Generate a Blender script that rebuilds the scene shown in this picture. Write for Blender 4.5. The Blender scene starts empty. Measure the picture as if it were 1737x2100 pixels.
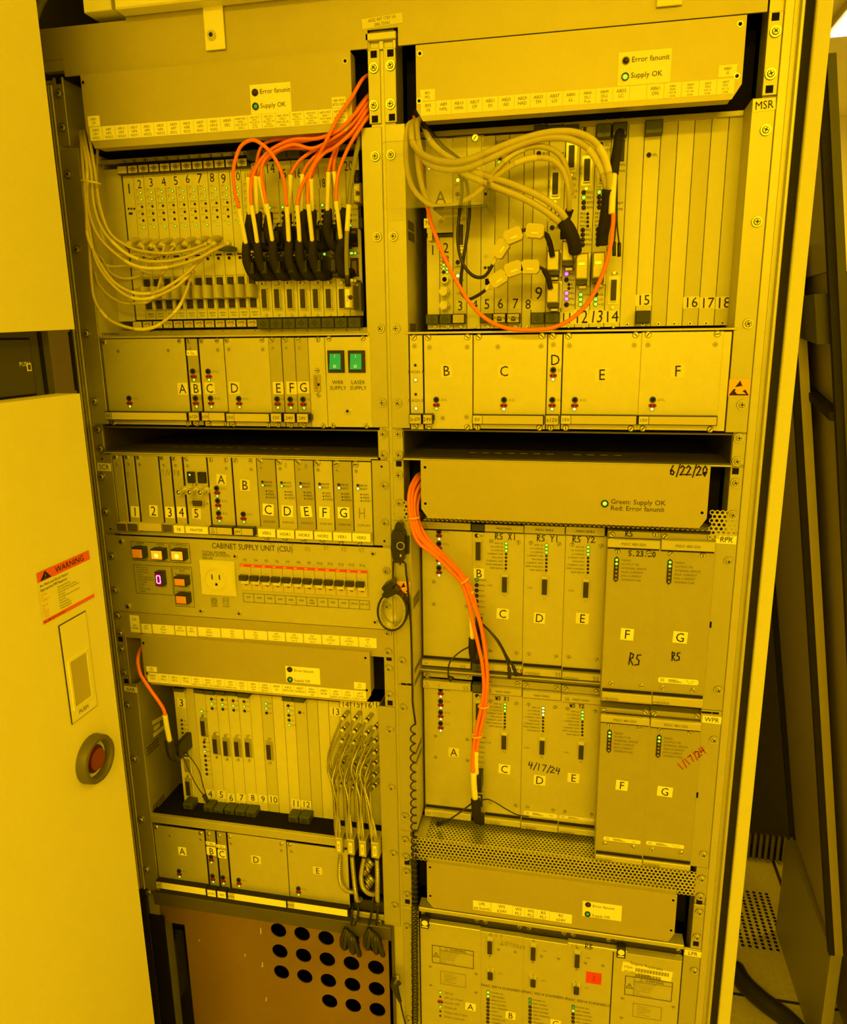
import bpy, math, random, re
from mathutils import Vector, Matrix
from mathutils.geometry import tessellate_polygon
random.seed(7)
C = bpy.context.scene.collection
SC = bpy.context.scene

# ------------------------------------------------------------------ camera (solved from the 19-inch rack geometry)
ZF = 1.95                                    # height of the first rack screw above the floor
CAM = Vector((0.26980, -1.05030, ZF - 0.33815)); YAW, PITCH, ROLL, FPX = 0.20832, -0.23525, -0.01320, 1534.06
def _axes():
    cy, sy = math.cos(YAW), math.sin(YAW)
    f = Vector((-sy*math.cos(PITCH), cy*math.cos(PITCH), math.sin(PITCH))); r = Vector((cy, sy, 0)); u = r.cross(f)
    c, s = math.cos(ROLL), math.sin(ROLL)
    return c*r+s*u, -s*r+c*u, f
RT, UP, FW = _axes()
cd = bpy.data.cameras.new('camera'); cam = bpy.data.objects.new('camera', cd); C.objects.link(cam)
cam.matrix_world = Matrix(((RT.x, UP.x, -FW.x, CAM.x), (RT.y, UP.y, -FW.y, CAM.y), (RT.z, UP.z, -FW.z, CAM.z), (0, 0, 0, 1)))
cd.sensor_fit = 'HORIZONTAL'; cd.sensor_width = 36; cd.lens = FPX/1737*36; cd.clip_start = .02; cd.clip_end = 60
SC.camera = cam

# ------------------------------------------------------------------ world, lamps, exposure
W = bpy.data.worlds.new('world'); SC.world = W; W.use_nodes = True
W.node_tree.nodes['Background'].inputs[0].default_value = (1, .45, .01, 1); W.node_tree.nodes['Background'].inputs[1].default_value = .02
SC.view_settings.view_transform = 'Standard'; SC.view_settings.look = 'None'; SC.view_settings.gamma = 1
SC.view_settings.use_curve_mapping = False; SC.view_settings.exposure = -0.34
LAMP = (1.0, .645, .004)
def ceiling_light(name, x, y, sx, sy, watts, z=2.74):
    l = bpy.data.lights.new(name, 'AREA'); l.shape = 'RECTANGLE'; l.size = sx; l.size_y = sy; l.energy = watts; l.color = LAMP
    o = bpy.data.objects.new(name, l); C.objects.link(o); o.location = (x, y, z); return o
ceiling_light('ceiling_lamp_light', 1.50, -.55, .30, 1.2, 27)
ceiling_light('ceiling_lamp_light', 0.3, -2.70, 2.0, .4, 130)
ceiling_light('ceiling_lamp_light', 2.2, 2.2, .3, 1.5, 90)

# ------------------------------------------------------------------ helpers: photograph coordinates -> points on a plane of the rack
CR = dict(a=(0,0,3.619), b=(460,0,3.948), c=(820,0,3.776), d=(1240,0,3.495), e=(140,280,5.), f=(440,280,4.825), g=(780,280,5.), h=(1080,230,3.474),
          i=(140,640,5.109), j=(440,640,4.571), k=(800,640,4.3425), l=(1160,640,3.948), m=(180,900,5.109), n=(480,900,4.571), o=(220,1080,5.79),
          p=(480,1090,4.571), q=(240,1240,5.428), r=(520,1300,5.428), s=(250,1400,4.565), t=(520,1420,4.774), u=(280,1780,3.102), v=(820,900,4.136),
          w=(1180,900,3.62), x=(820,1340,4.136), y=(1180,1360,4.2), z=(820,1700,4.571), A=(1140,1700,4.571), B=(1480,0,3.), C=(1480,700,3.),
          D=(1437,1400,3.), E=(0,640,2.763), F=(0,1300,2.624), G=(480,420,5.79), H=(660,1430,7.775), I=(1140,440,9.544), J=(660,1680,9.544), K=(770,1060,8.756), P=(0,0,1.))
def ray(c, u, v):
    x0, y0, s = CR[c]; u = x0+u/s; v = y0+v/s
    return RT*((u-868.5)/FPX) - UP*((v-1050)/FPX) + FW
def pt(c, u, v, y=0.):                       # point at depth y
    d = ray(c, u, v); t = (y-CAM.y)/d.y; return CAM+d*t
def ptx(c, u, v, x=-.5):                     # point on a plane of constant x
    d = ray(c, u, v); t = (x-CAM.x)/d.x; return CAM+d*t
def ptz(c, u, v, z=0.):
    d = ray(c, u, v); t = (z-CAM.z)/d.z; return CAM+d*t
def rect(c, u0, v0, u1, v1, y=0., c1=None):  # x0, x1, z0, z1
    a = pt(c, u0, v0, y); b = pt(c1 or c, u1, v1, y); return a.x, b.x, b.z, a.z

# ------------------------------------------------------------------ materials
MATS = {}
def mat(name, col, rough=.5, metal=0., noise=0., nscale=40., bump=0., emit=None, es=0., coat=0., spec=.5, trans=0., stretch=None):
    m = bpy.data.materials.new(name); m.use_nodes = True; nt = m.node_tree; b = nt.nodes['Principled BSDF']
    b.inputs['Base Color'].default_value = (*col, 1); b.inputs['Roughness'].default_value = rough; b.inputs['Metallic'].default_value = metal
    b.inputs['Specular IOR Level'].default_value = spec
    if emit: b.inputs['Emission Color'].default_value = (*emit, 1); b.inputs['Emission Strength'].default_value = es
    if noise or bump:
        tc = nt.nodes.new('ShaderNodeTexCoord'); n = nt.nodes.new('ShaderNodeTexNoise'); n.inputs['Scale'].default_value = nscale; n.inputs['Detail'].default_value = 5
        src = tc.outputs['Object']
        if stretch:
            mp = nt.nodes.new('ShaderNodeMapping'); mp.inputs['Scale'].default_value = stretch; nt.links.new(src, mp.inputs[0]); src = mp.outputs[0]
        nt.links.new(src, n.inputs['Vector'])
        if noise:
            mx = nt.nodes.new('ShaderNodeMix'); mx.data_type = 'RGBA'
            mx.inputs[6].default_value = (*[c*(1-noise) for c in col], 1); mx.inputs[7].default_value = (*[min(1, c*(1+noise)) for c in col], 1)
            nt.links.new(n.outputs[0], mx.inputs[0]); nt.links.new(mx.outputs[2], b.inputs['Base Color'])
        if bump:
            bp = nt.nodes.new('ShaderNodeBump'); bp.inputs['Strength'].default_value = bump; bp.inputs['Distance'].default_value = .0004
            nt.links.new(n.outputs[0], bp.inputs['Height']); nt.links.new(bp.outputs[0], b.inputs['Normal'])
    MATS[name] = m; return m
mat('panel', (.59, .56, .475), .44, .52, .06, 60, .08)
mat('panel_dark', (.44, .41, .335), .44, .52, .06, 60, .08)
mat('flange', (.48, .455, .38), .42, .55, .04, 50, .05)
mat('fan_cover', (.47, .42, .32), .48, .42, .05, 30, .08)
mat('card', (.70, .665, .55), .5, .08, .04, 60)
mat('zinc', (.55, .53, .46), .35, .6, .12, 25)
mat('steel', (.62, .60, .54), .28, .85, .1, 60)
mat('steel_dark', (.30, .28, .24), .35, .7, .1, 60)
mat('brass', (.62, .5, .3), .3, .85)
mat('brown_plate', (.27, .165, .07), .38, .35, .35, 5, .1)  # brown of a reflection put into the plate's base colour
mat('card_grey', (.60, .565, .455), .5, .1, .04, 60)
mat('braid', (.40, .37, .28), .42, .6, .15, 300)
mat('sticker', (.88, .85, .74), .55, 0)
mat('tape', (.74, .70, .56), .5, 0)
mat('tag', (.56, .50, .36), .5, 0)
mat('ink', (.022, .015, .018), .6, spec=.2)
mat('ink_grey', (.12, .085, .06), .6, spec=.2)
mat('ink_red', (.42, .02, .02), .6, spec=.2)
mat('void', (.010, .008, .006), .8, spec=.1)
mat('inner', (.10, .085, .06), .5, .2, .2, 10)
mat('black', (.016, .014, .013), .42, noise=.3, nscale=80)
mat('black_matt', (.022, .018, .015), .75, noise=.3, nscale=40, spec=.2)
mat('ejector', (.060, .066, .050), .5, noise=.1)
mat('ejector_mark', (.030, .033, .026), .5)
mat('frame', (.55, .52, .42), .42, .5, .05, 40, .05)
mat('door', (.86, .82, .66), .55, 0, .02, 30, .06)
mat('dark_frame', (.050, .045, .038), .45, noise=.25, nscale=15)
mat('tan_cable', (.56, .49, .33), .5, noise=.06)
mat('tan_light', (.70, .64, .45), .5)
mat('orange_cable', (.90, .20, .015), .42, noise=.05)
mat('sleeve', (.86, .80, .58), .5, noise=.04)
mat('grey_cable', (.25, .24, .21), .5)
mat('ribbon', (.45, .42, .35), .5)
mat('socket', (.03, .022, .018), .5)
mat('brown', (.30, .20, .10), .5)
mat('outlet', (.70, .66, .42), .35, coat=.2)
mat('toggle', (.035, .028, .024), .35)
mat('amber_off', (.75, .32, .06), .3)
mat('amber_on', (1, .5, .05), .3, emit=(1, .33, .01), es=.75)
mat('amber_core', (1, .8, .3), .3, emit=(1, .72, .12), es=1.3)
mat('rocker', (.0, .30, .08), .25, emit=(0, .62, .14), es=.28)
mat('rocker_mark', (.6, .9, .6), .3, emit=(.3, .9, .35), es=.4)
mat('led_green', (.2, .9, .1), .2, emit=(.42, 1, .05), es=1.25)
mat('led_white', (.6, 1, .4), .2, emit=(.85, 1, .30), es=1.8)
mat('led_dim', (.04, .3, .06), .2, emit=(.04, .5, .08), es=.35)
mat('led_off', (.028, .012, .010), .25)
mat('led_yellow', (.9, .8, .1), .2, emit=(1, .9, .05), es=1.6)
mat('led_pink', (1, .3, .8), .2, emit=(1, .16, .75), es=1.8)
mat('led_red', (.8, .05, .05), .3, emit=(.8, .02, .03), es=.4)
mat('segment', (1, .4, .9), .2, emit=(1, .35, .95), es=2.4)
mat('display', (.22, .0, .08), .2, emit=(.5, 0, .18), es=.3)
mat('jack_red', (.27, .016, .012), .35)
mat('tie', (.85, .40, .03), .45)
mat('edge_frame', (.66, .635, .51), .5, 0, .03, 30, .05)
mat('red', (.72, .045, .02), .5)
mat('warn', (.86, .13, .02), .5)
mat('esd', (.95, .45, .02), .5)
mat('estop', (.20, .012, .01), .3)
mat('ring', (.12, .105, .075), .45)
mat('hood', (.46, .42, .29), .42, .6, .08, 40)
mat('ferrite', (.60, .53, .31), .45)
mat('recess', (.50, .44, .28), .5)
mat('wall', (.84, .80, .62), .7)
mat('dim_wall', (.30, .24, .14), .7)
mat('floor_tile', (.50, .44, .30), .5, noise=.25, nscale=90)
mat('lamp', (1, 1, .8), .4, emit=(1, .97, .62), es=9)
mat('gap', (.02, .018, .015), .8)
def acrylic():
    m = bpy.data.materials.new('acrylic'); m.use_nodes = True; nt = m.node_tree; nt.nodes.clear()
    o = nt.nodes.new('ShaderNodeOutputMaterial'); mx = nt.nodes.new('ShaderNodeMixShader'); t = nt.nodes.new('ShaderNodeBsdfTransparent'); g = nt.nodes.new('ShaderNodeBsdfGlossy')
    t.inputs[0].default_value = (.96, .95, .91, 1); g.inputs['Roughness'].default_value = .08; fr = nt.nodes.new('ShaderNodeFresnel'); fr.inputs[0].default_value = 1.49
    nt.links.new(fr.outputs[0], mx.inputs[0]); nt.links.new(t.outputs[0], mx.inputs[1]); nt.links.new(g.outputs[0], mx.inputs[2]); nt.links.new(mx.outputs[0], o.inputs[0])
    MATS['acrylic'] = m
acrylic()

# ------------------------------------------------------------------ glyphs: the built-in font read once, letter by letter
GL = {}
def load_glyphs():
    cu = bpy.data.curves.new('glyph', 'FONT'); ob = bpy.data.objects.new('glyph', cu); C.objects.link(ob); cu.resolution_u = 2
    dg = bpy.context.evaluated_depsgraph_get()
    def get(s):
        cu.body = s; dg.update(); me = ob.evaluated_get(dg).to_mesh()
        vs = [(v.co.x, v.co.y) for v in me.vertices]; fs = [tuple(p.vertices) for p in me.polygons]; ob.evaluated_get(dg).to_mesh_clear()
        return vs, fs
    def right(s): return max(x for x, _ in get(s)[0])
    base = right('HH')
    for ch in 'ABCDEFGHIJKLMNOPQRSTUVWXYZabcdefghijklmnopqrstuvwxyz0123456789/.,:()+-*=\u00b1&%$\u0394<>#?"!':
        vs, fs = get(ch); adv = right('H'+ch+'H')-base
        GL[ch] = (vs, fs, adv)
    GL[' '] = ([], [], .3)
    cap = max(y for _, y in GL['H'][0]); GL['cap'] = cap
    bpy.data.objects.remove(ob); bpy.data.curves.remove(cu)
load_glyphs()

# ------------------------------------------------------------------ mesh builder
class MB:
    def __init__(s, m='panel'): s.v = []; s.f = []; s.mi = []; s.mats = []; s.smooth = []; s.use(m)
    def use(s, m):
        if m not in s.mats: s.mats.append(m)
        s.cur = s.mats.index(m); return s
    def add(s, vs, fs, sm=False):
        n = len(s.v); s.v += [tuple(p) for p in vs]; s.f += [tuple(i+n for i in f) for f in fs]; s.mi += [s.cur]*len(fs); s.smooth += [sm]*len(fs); return s
    def box(s, x0, x1, y0, y1, z0, z1, ch=0.):
        if x1 < x0: x0, x1 = x1, x0
        if z1 < z0: z0, z1 = z1, z0
        if ch:
            c = ch; a = [(x0+c, y0, z0+c), (x1-c, y0, z0+c), (x1-c, y0, z1-c), (x0+c, y0, z1-c)]
            b = [(x0, y0+c, z0), (x1, y0+c, z0), (x1, y0+c, z1), (x0, y0+c, z1)]; d = [(x0, y1, z0), (x1, y1, z0), (x1, y1, z1), (x0, y1, z1)]
            fs = [(0, 1, 2, 3)]
            for k in range(4):
                q = (k+1) % 4; fs += [(k+4, q+4, q, k), (k+8, q+8, q+4, k+4)]
            fs.append((11, 10, 9, 8)); return s.add(a+b+d, fs)
        vs = [(x0, y0, z0), (x1, y0, z0), (x1, y1, z0), (x0, y1, z0), (x0, y0, z1), (x1, y0, z1), (x1, y1, z1), (x0, y1, z1)]
        return s.add(vs, [(0, 1, 5, 4), (1, 2, 6, 5), (2, 3, 7, 6), (3, 0, 4, 7), (4, 5, 6, 7), (3, 2, 1, 0)])
    def quad(s, x0, x1, z0, z1, y): return s.add([(x0, y, z0), (x1, y, z0), (x1, y, z1), (x0, y, z1)], [(0, 1, 2, 3)])
    def hexa(s, p): return s.add(p, [(0, 1, 2, 3), (7, 6, 5, 4), (0, 4, 5, 1), (1, 5, 6, 2), (2, 6, 7, 3), (3, 7, 4, 0)])   # 4 front, 4 back points
    def disc(s, x, z, y0, y1, r0, r1=None, n=14, cap=True, sm=True):   # along y; y0 = front
        r1 = r0 if r1 is None else r1
        a = [(x+r0*math.cos(2*math.pi*k/n), y0, z+r0*math.sin(2*math.pi*k/n)) for k in range(n)]
        b = [(x+r1*math.cos(2*math.pi*k/n), y1, z+r1*math.sin(2*math.pi*k/n)) for k in range(n)]
        s.add(a+b, [(k+n, (k+1) % n+n, (k+1) % n, k) for k in range(n)], sm)
        if cap: s.add(a, [tuple(range(n))])
        return s
    def ringdisc(s, x, z, y0, y1, ri, ro, n=20):
        P = lambda r, y: [(x+r*math.cos(2*math.pi*k/n), y, z+r*math.sin(2*math.pi*k/n)) for k in range(n)]
        vs = P(ro, y1)+P(ro, y0)+P(ri, y0)+P(ri, y1)
        fs = []
        for k in range(n):
            q = (k+1) % n
            for j in range(3): fs.append((j*n+k, j*n+q, (j+1)*n+q, (j+1)*n+k))
        return s.add(vs, fs)
    def poly(s, pts, y0, y1, holes=()):     # outline of (x, z), counter-clockwise seen from the front
        loops = [list(pts)]+[list(h) for h in holes]
        flat = [p for L in loops for p in L]
        tris = tessellate_polygon([[Vector((p[0], p[1], 0)) for p in L] for L in loops])
        fr = []
        for t in tris:
            a, b, c = (flat[i] for i in t)
            ar = (b[0]-a[0])*(c[1]-a[1])-(b[1]-a[1])*(c[0]-a[0])
            fr.append(tuple(t) if ar > 0 else tuple(reversed(t)))
        n = len(flat)
        fs = fr+[tuple(i+n for i in reversed(t)) for t in fr]; k0 = 0
        for L in loops:
            m = len(L)
            ar = sum(L[i][0]*L[(i+1) % m][1]-L[(i+1) % m][0]*L[i][1] for i in range(m))
            for i in range(m):
                a, b = k0+i, k0+(i+1) % m
                f = (a, a+n, b+n, b)
                outer = (k0 == 0)
                fs.append(f if (ar > 0) == outer else tuple(reversed(f)))
            k0 += m
        return s.add([(p[0], y0, p[1]) for p in flat]+[(p[0], y1, p[1]) for p in flat], fs)
    def tube(s, path, r, n=8, caps=True, corr=0., flat=None):
        m = len(path); vs = []; fs = []
        t0 = (path[1]-path[0]).normalized(); up = Vector((0, 0, 1)) if abs(t0.z) < .9 else Vector((1, 0, 0)); nrm = t0.cross(up).normalized()
        for k in range(m):
            t = (path[min(k+1, m-1)]-path[max(k-1, 0)]).normalized()
            nrm = (nrm-t*nrm.dot(t)).normalized(); bn = t.cross(nrm)
            rr = (r(k/(m-1)) if callable(r) else r)*(1-corr*(k % 2))
            for j in range(n):
                a = 2*math.pi*j/n; vs.append(path[k]+nrm*(rr*math.cos(a))+bn*(rr*math.sin(a)))
        for k in range(m-1):
            for j in range(n): q = (j+1) % n; fs.append((k*n+j, k*n+q, (k+1)*n+q, (k+1)*n+j))
        if caps: fs += [tuple(range(n-1, -1, -1)), tuple((m-1)*n+j for j in range(n))]
        return s.add(vs, fs, not corr)
    def text(s, txt, x, z, y, h, align='c', rot=0., sx=1., shear=0., frame=None, sp=1.):   # h = capital height; several lines by newline
        k = h/GL['cap']; lines = txt.split('\n'); ca, sa = math.cos(rot), math.sin(rot)
        for li, ln in enumerate(lines):
            wd = sum(GL.get(c, GL['-'])[2]*sp for c in ln)*k*sx; cx = {'c': -wd/2, 'l': 0, 'r': -wd}[align]; cz = -li*h*1.55+(len(lines)-1)*h*.775-h/2
            for ch in ln:
                g = GL.get(ch, GL['-'])
                vs = []
                for gx, gy in g[0]:
                    px, pz = cx+gx*k*sx+shear*gy*k, cz+gy*k
                    px, pz = px*ca-pz*sa, px*sa+pz*ca
                    if frame: vs.append(frame[0]+frame[1]*(x+px)+frame[2]*(z+pz))
                    else: vs.append((x+px, y, z+pz))
                s.add(vs, g[1]); cx += g[2]*k*sx*sp
        return s
    def stroke(s, pts, w, y):               # flat pen stroke through (x, z) points
        for (xa, za), (xb, zb) in zip(pts, pts[1:]):
            d = math.hypot(xb-xa, zb-za)
            if d < 1e-7: continue
            ux, uz = (xb-xa)/d*w/2, (zb-za)/d*w/2
            s.add([(xa-ux+uz, y, za-uz-ux), (xb+ux+uz, y, zb+uz-ux), (xb+ux-uz, y, zb+uz+ux), (xa-ux-uz, y, za-uz+ux)], [(0, 1, 2, 3)])
        return s
    def mesh(s, name):
        me = bpy.data.meshes.new(name); me.from_pydata(s.v, [], s.f)
        for m in s.mats: me.materials.append(MATS[m])
        me.polygons.foreach_set('material_index', s.mi); me.polygons.foreach_set('use_smooth', s.smooth); me.update(); return me

WL = {}                                      # world translation of every object made here
def obj(name, me, parent=None, loc=None, label=None):
    if isinstance(me, MB): me = me.mesh(name)
    o = bpy.data.objects.new(name, me); C.objects.link(o); loc = Vector(loc) if loc is not None else Vector((0, 0, 0)); o.location = loc; WL[o] = loc
    if parent is not None: o.parent = parent; o.matrix_parent_inverse = Matrix.Translation(-WL[parent])
    if label: o['label'] = label
    return o
NW = 'zero one two three four five six seven eight nine ten eleven twelve thirteen fourteen fifteen sixteen seventeen eighteen nineteen twenty'.split()
def tag(o, label, cat, group=None):
    o['label'] = re.sub(r'\b(\d+)\b', lambda m: NW[int(m.group(1))], label); o['category'] = cat
    if group: o['group'] = group
    return o
def thing(name, label, cat, loc, group=None):
    o = bpy.data.objects.new(name, None); C.objects.link(o); o.empty_display_size = .02; o.location = loc; WL[o] = Vector(loc); return tag(o, label, cat, group)
def spline(pts, n=7):                        # Catmull-Rom through 3-D points
    P = [Vector(p) for p in pts]; P = [P[0]*2-P[1]]+P+[P[-1]*2-P[-2]]; out = []
    for i in range(1, len(P)-2):
        a, b, c, d = P[i-1:i+3]
        for k in range(n):
            t = k/n; out.append(.5*((2*b)+(c-a)*t+(2*a-5*b+4*c-d)*t*t+(3*b-a-3*c+d)*t*t*t))
    out.append(P[-2]); return out
def resample(path, step):
    out = [path[0]]; acc = 0.
    for a, b in zip(path, path[1:]):
        L = (b-a).length; t = step-acc
        while t <= L: out.append(a+(b-a)*(t/L)); t += step
        acc = (acc+L) % step
    return out

# ------------------------------------------------------------------ shared small pieces
SH = {}
def shared(key, fn):
    if key not in SH: SH[key] = fn()
    return SH[key]
def m_rack_screw(a):
    b = MB('steel_dark'); b.disc(0, 0, -.0016, 0, .0062, .0067, 18); b.use('steel').ringdisc(0, 0, -.0022, -.0012, .0046, .0062, 18)
    b.use('zinc').disc(0, 0, -.0040, -.0014, .0034, .0047, 16)
    b.use('ink')
    for k in range(2):
        c, s = math.cos(a+k*math.pi/2), math.sin(a+k*math.pi/2); L, w = .0026, .0006
        b.add([(-L*c-w*-s, -.0041, -L*s-w*c), (L*c-w*-s, -.0041, L*s-w*c), (L*c+w*-s, -.0041, L*s+w*c), (-L*c+w*-s, -.0041, -L*s+w*c)], [(0, 1, 2, 3)])
    return b.mesh('rack_screw')
def m_pan(a, r):
    b = MB('steel'); b.disc(0, 0, -.0020, 0, r*.72, r, 12); b.use('ink'); c, s = math.cos(a), math.sin(a); L, w = r*.62, r*.13
    b.add([(-L*c+w*s, -.0021, -L*s-w*c), (L*c+w*s, -.0021, L*s-w*c), (L*c-w*s, -.0021, L*s+w*c), (-L*c-w*s, -.0021, -L*s+w*c)], [(0, 1, 2, 3)])
    return b.mesh('slot_screw')
def m_cap(r):
    b = MB('steel'); b.disc(0, 0, -r*.7, 0, r*.9, r, 12); b.use('ink').disc(0, 0, -r*.72, -r*.6, r*.5, r*.5, 6); return b.mesh('socket_screw')
def m_flat(r):
    b = MB('panel_dark'); b.disc(0, 0, -.0004, 0, r*.9, r, 12); b.use('steel_dark').disc(0, 0, -.0006, 0, r*.5, r*.6, 8); return b.mesh('countersunk_screw')
def m_hole(r):
    b = MB('void'); b.disc(0, 0, -.0003, 0, r*.62, r*.62, 12); b.use('zinc').ringdisc(0, 0, -.0004, 0, r*.62, r, 14); return b.mesh('rivet_hole')
def screw(par, c, u, v, y=0., kind='rack', r=.0028):
    p = pt(c, u, v, y)
    if kind == 'rack': a = random.choice([0, .4, .8, 1.2]); me = shared(('rs', a), lambda: m_rack_screw(a)); n = 'rack_screw'
    elif kind == 'pan': a = random.choice([.2, .9, 1.6, 2.4]); me = shared(('pn', a, r), lambda: m_pan(a, r)); n = 'screw'
    elif kind == 'cap': me = shared(('cap', r), lambda: m_cap(r)); n = 'screw'
    elif kind == 'hole': me = shared(('hole', r), lambda: m_hole(r)); n = 'rivet_hole'
    else: me = shared(('fl', r), lambda: m_flat(r)); n = 'screw'
    return obj(n, me, par, p)
def m_led(kind, r):
    b = MB('led_off'); b.ringdisc(0, 0, -.0008, 0, r*.85, r*1.12, 12); b.use(kind); n = 10
    vs = [(0, -r*.9, 0)]+[(r*.62*math.cos(2*math.pi*k/n), -r*.65, r*.62*math.sin(2*math.pi*k/n)) for k in range(n)]+[(r*.9*math.cos(2*math.pi*k/n), -.0001, r*.9*math.sin(2*math.pi*k/n)) for k in range(n)]
    fs = [(0, 1+k, 1+(k+1) % n) for k in range(n)]+[(1+k, 1+n+k, 1+n+(k+1) % n, 1+(k+1) % n) for k in range(n)]
    return b.add(vs, fs, True).mesh('indicator_light')
LEDS = dict(g='led_green', w='led_white', d='led_dim', o='led_off', y='led_yellow', p='led_pink', r='led_red')
def led(par, c, u, v, y, kind='g', r=.0022): return obj('indicator_light', shared(('led', kind, r), lambda: m_led(LEDS[kind], r)), par, pt(c, u, v, y))
def m_jack():
    b = MB('black'); b.ringdisc(0, 0, -.0016, 0, .0022, .0042, 16); b.use('void').disc(0, 0, -.0004, 0, .0023, .0023, 12); return b.mesh('test_jack')
def m_twin():
    b = MB('jack_red'); w, h = .0052, .0027; n = 6; pts = []
    for k in range(n+1): a = -math.pi/2+math.pi*k/n; pts.append((w-h+h*math.cos(a), h*math.sin(a)))
    for k in range(n+1): a = math.pi/2+math.pi*k/n; pts.append((-w+h+h*math.cos(a), h*math.sin(a)))
    b.poly(pts, -.0014, 0); b.use('void').disc(-.0022, 0, -.0016, 0, .0011, .0011, 8).disc(.0022, 0, -.0016, 0, .0011, .0011, 8); return b.mesh('red_socket')
def m_dsub(h, w, shell):
    b = MB(shell); a = []
    def D(hw, hh, cut): return [(-hw, -hh+cut), (-hw+cut*.3, -hh), (hw-cut*.3, -hh), (hw, -hh+cut), (hw, hh-cut), (hw-cut*.3, hh), (-hw+cut*.3, hh), (-hw, hh-cut)]
    b.poly(D(w*.82, h*.62, .002), -.0010, 0); b.poly(D(w*.58, h*.5, .0015), -.0055, 0); b.use('socket').poly(D(w*.46, h*.46, .0012), -.0060, -.001); b.use('steel')
    b.disc(0, h*.76, -.0035, 0, .0022, .0024, 8).disc(0, -h*.76, -.0035, 0, .0022, .0024, 8); return b.mesh('connector')
def dsub(par, c, u, v, y, h=.030, w=.008, shell='zinc'): return obj('connector', shared(('ds', h, w, shell), lambda: m_dsub(h, w, shell)), par, pt(c, u, v, y))
def delta(par, pr, c, p1, p2, p3, y, sub='1', kind='g', dl=True):
    obj('test_jack', shared('jack', m_jack), par, pt(c, *p1, y)); obj('red_socket', shared('twin', m_twin), par, pt(c, *p2, y)); led(par, c, *p3, y, kind, .0024)
    a = pt(c, *p1, y); x = a.x+.0075
    pr.use('ink_grey')
    if dl: pr.text('\u0394', x+.0005, a.z, y-.0003, .0030); x += .0040
    pr.text('U', x+.0008, a.z, y-.0003, .0034).text(sub, x+.0036, a.z-.0014, y-.0003, .0022)
    b = pt(c, *p3, y); pr.text('+', b.x-.0052, b.z, y-.0003, .0022).text('-', b.x+.0052, b.z, y-.0003, .0022)
def sticker(par, c, u0, v0, u1, v1, y, txt, h=.72, rot=0., m='sticker', ink='ink', sx=.9, name='number_sticker', shear=0., align='c', c1=None):
    x0, x1, z0, z1 = rect(c, u0, v0, u1, v1, y, c1); b = MB(m); cx, cz = (x0+x1)/2, (z0+z1)/2
    ca, sa = math.cos(rot), math.sin(rot); hw, hh = (x1-x0)/2, (z1-z0)/2
    q = [(cx+X*ca-Z*sa, cz+X*sa+Z*ca) for X, Z in ((-hw, -hh), (hw, -hh), (hw, hh), (-hw, hh))]
    b.poly(q, y-.0003, y); o = obj(name, b, par)
    if txt:
        t = MB(ink); hh2 = (z1-z0)*h/(1+1.55*txt.count('\n')) if '\n' in txt else (z1-z0)*h
        wmax = max(sum(GL.get(ch, GL['-'])[2] for ch in ln) for ln in txt.split('\n'))*hh2/GL['cap']*sx
        s2 = sx*min(1, (x1-x0)*.92/max(wmax, 1e-6))
        t.text(txt, cx, cz, y-.0005, hh2, 'c', rot, s2, shear); obj('lettering', t, o)
    return o
def box_part(par, name, c, u0, v0, u1, v1, y0, y1, m, ch=.0006, c1=None, label=None):
    x0, x1, z0, z1 = rect(c, u0, v0, u1, v1, y0, c1); return obj(name, MB(m).box(x0, x1, y0, y1, z0, z1, ch), par, label=label)
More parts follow.
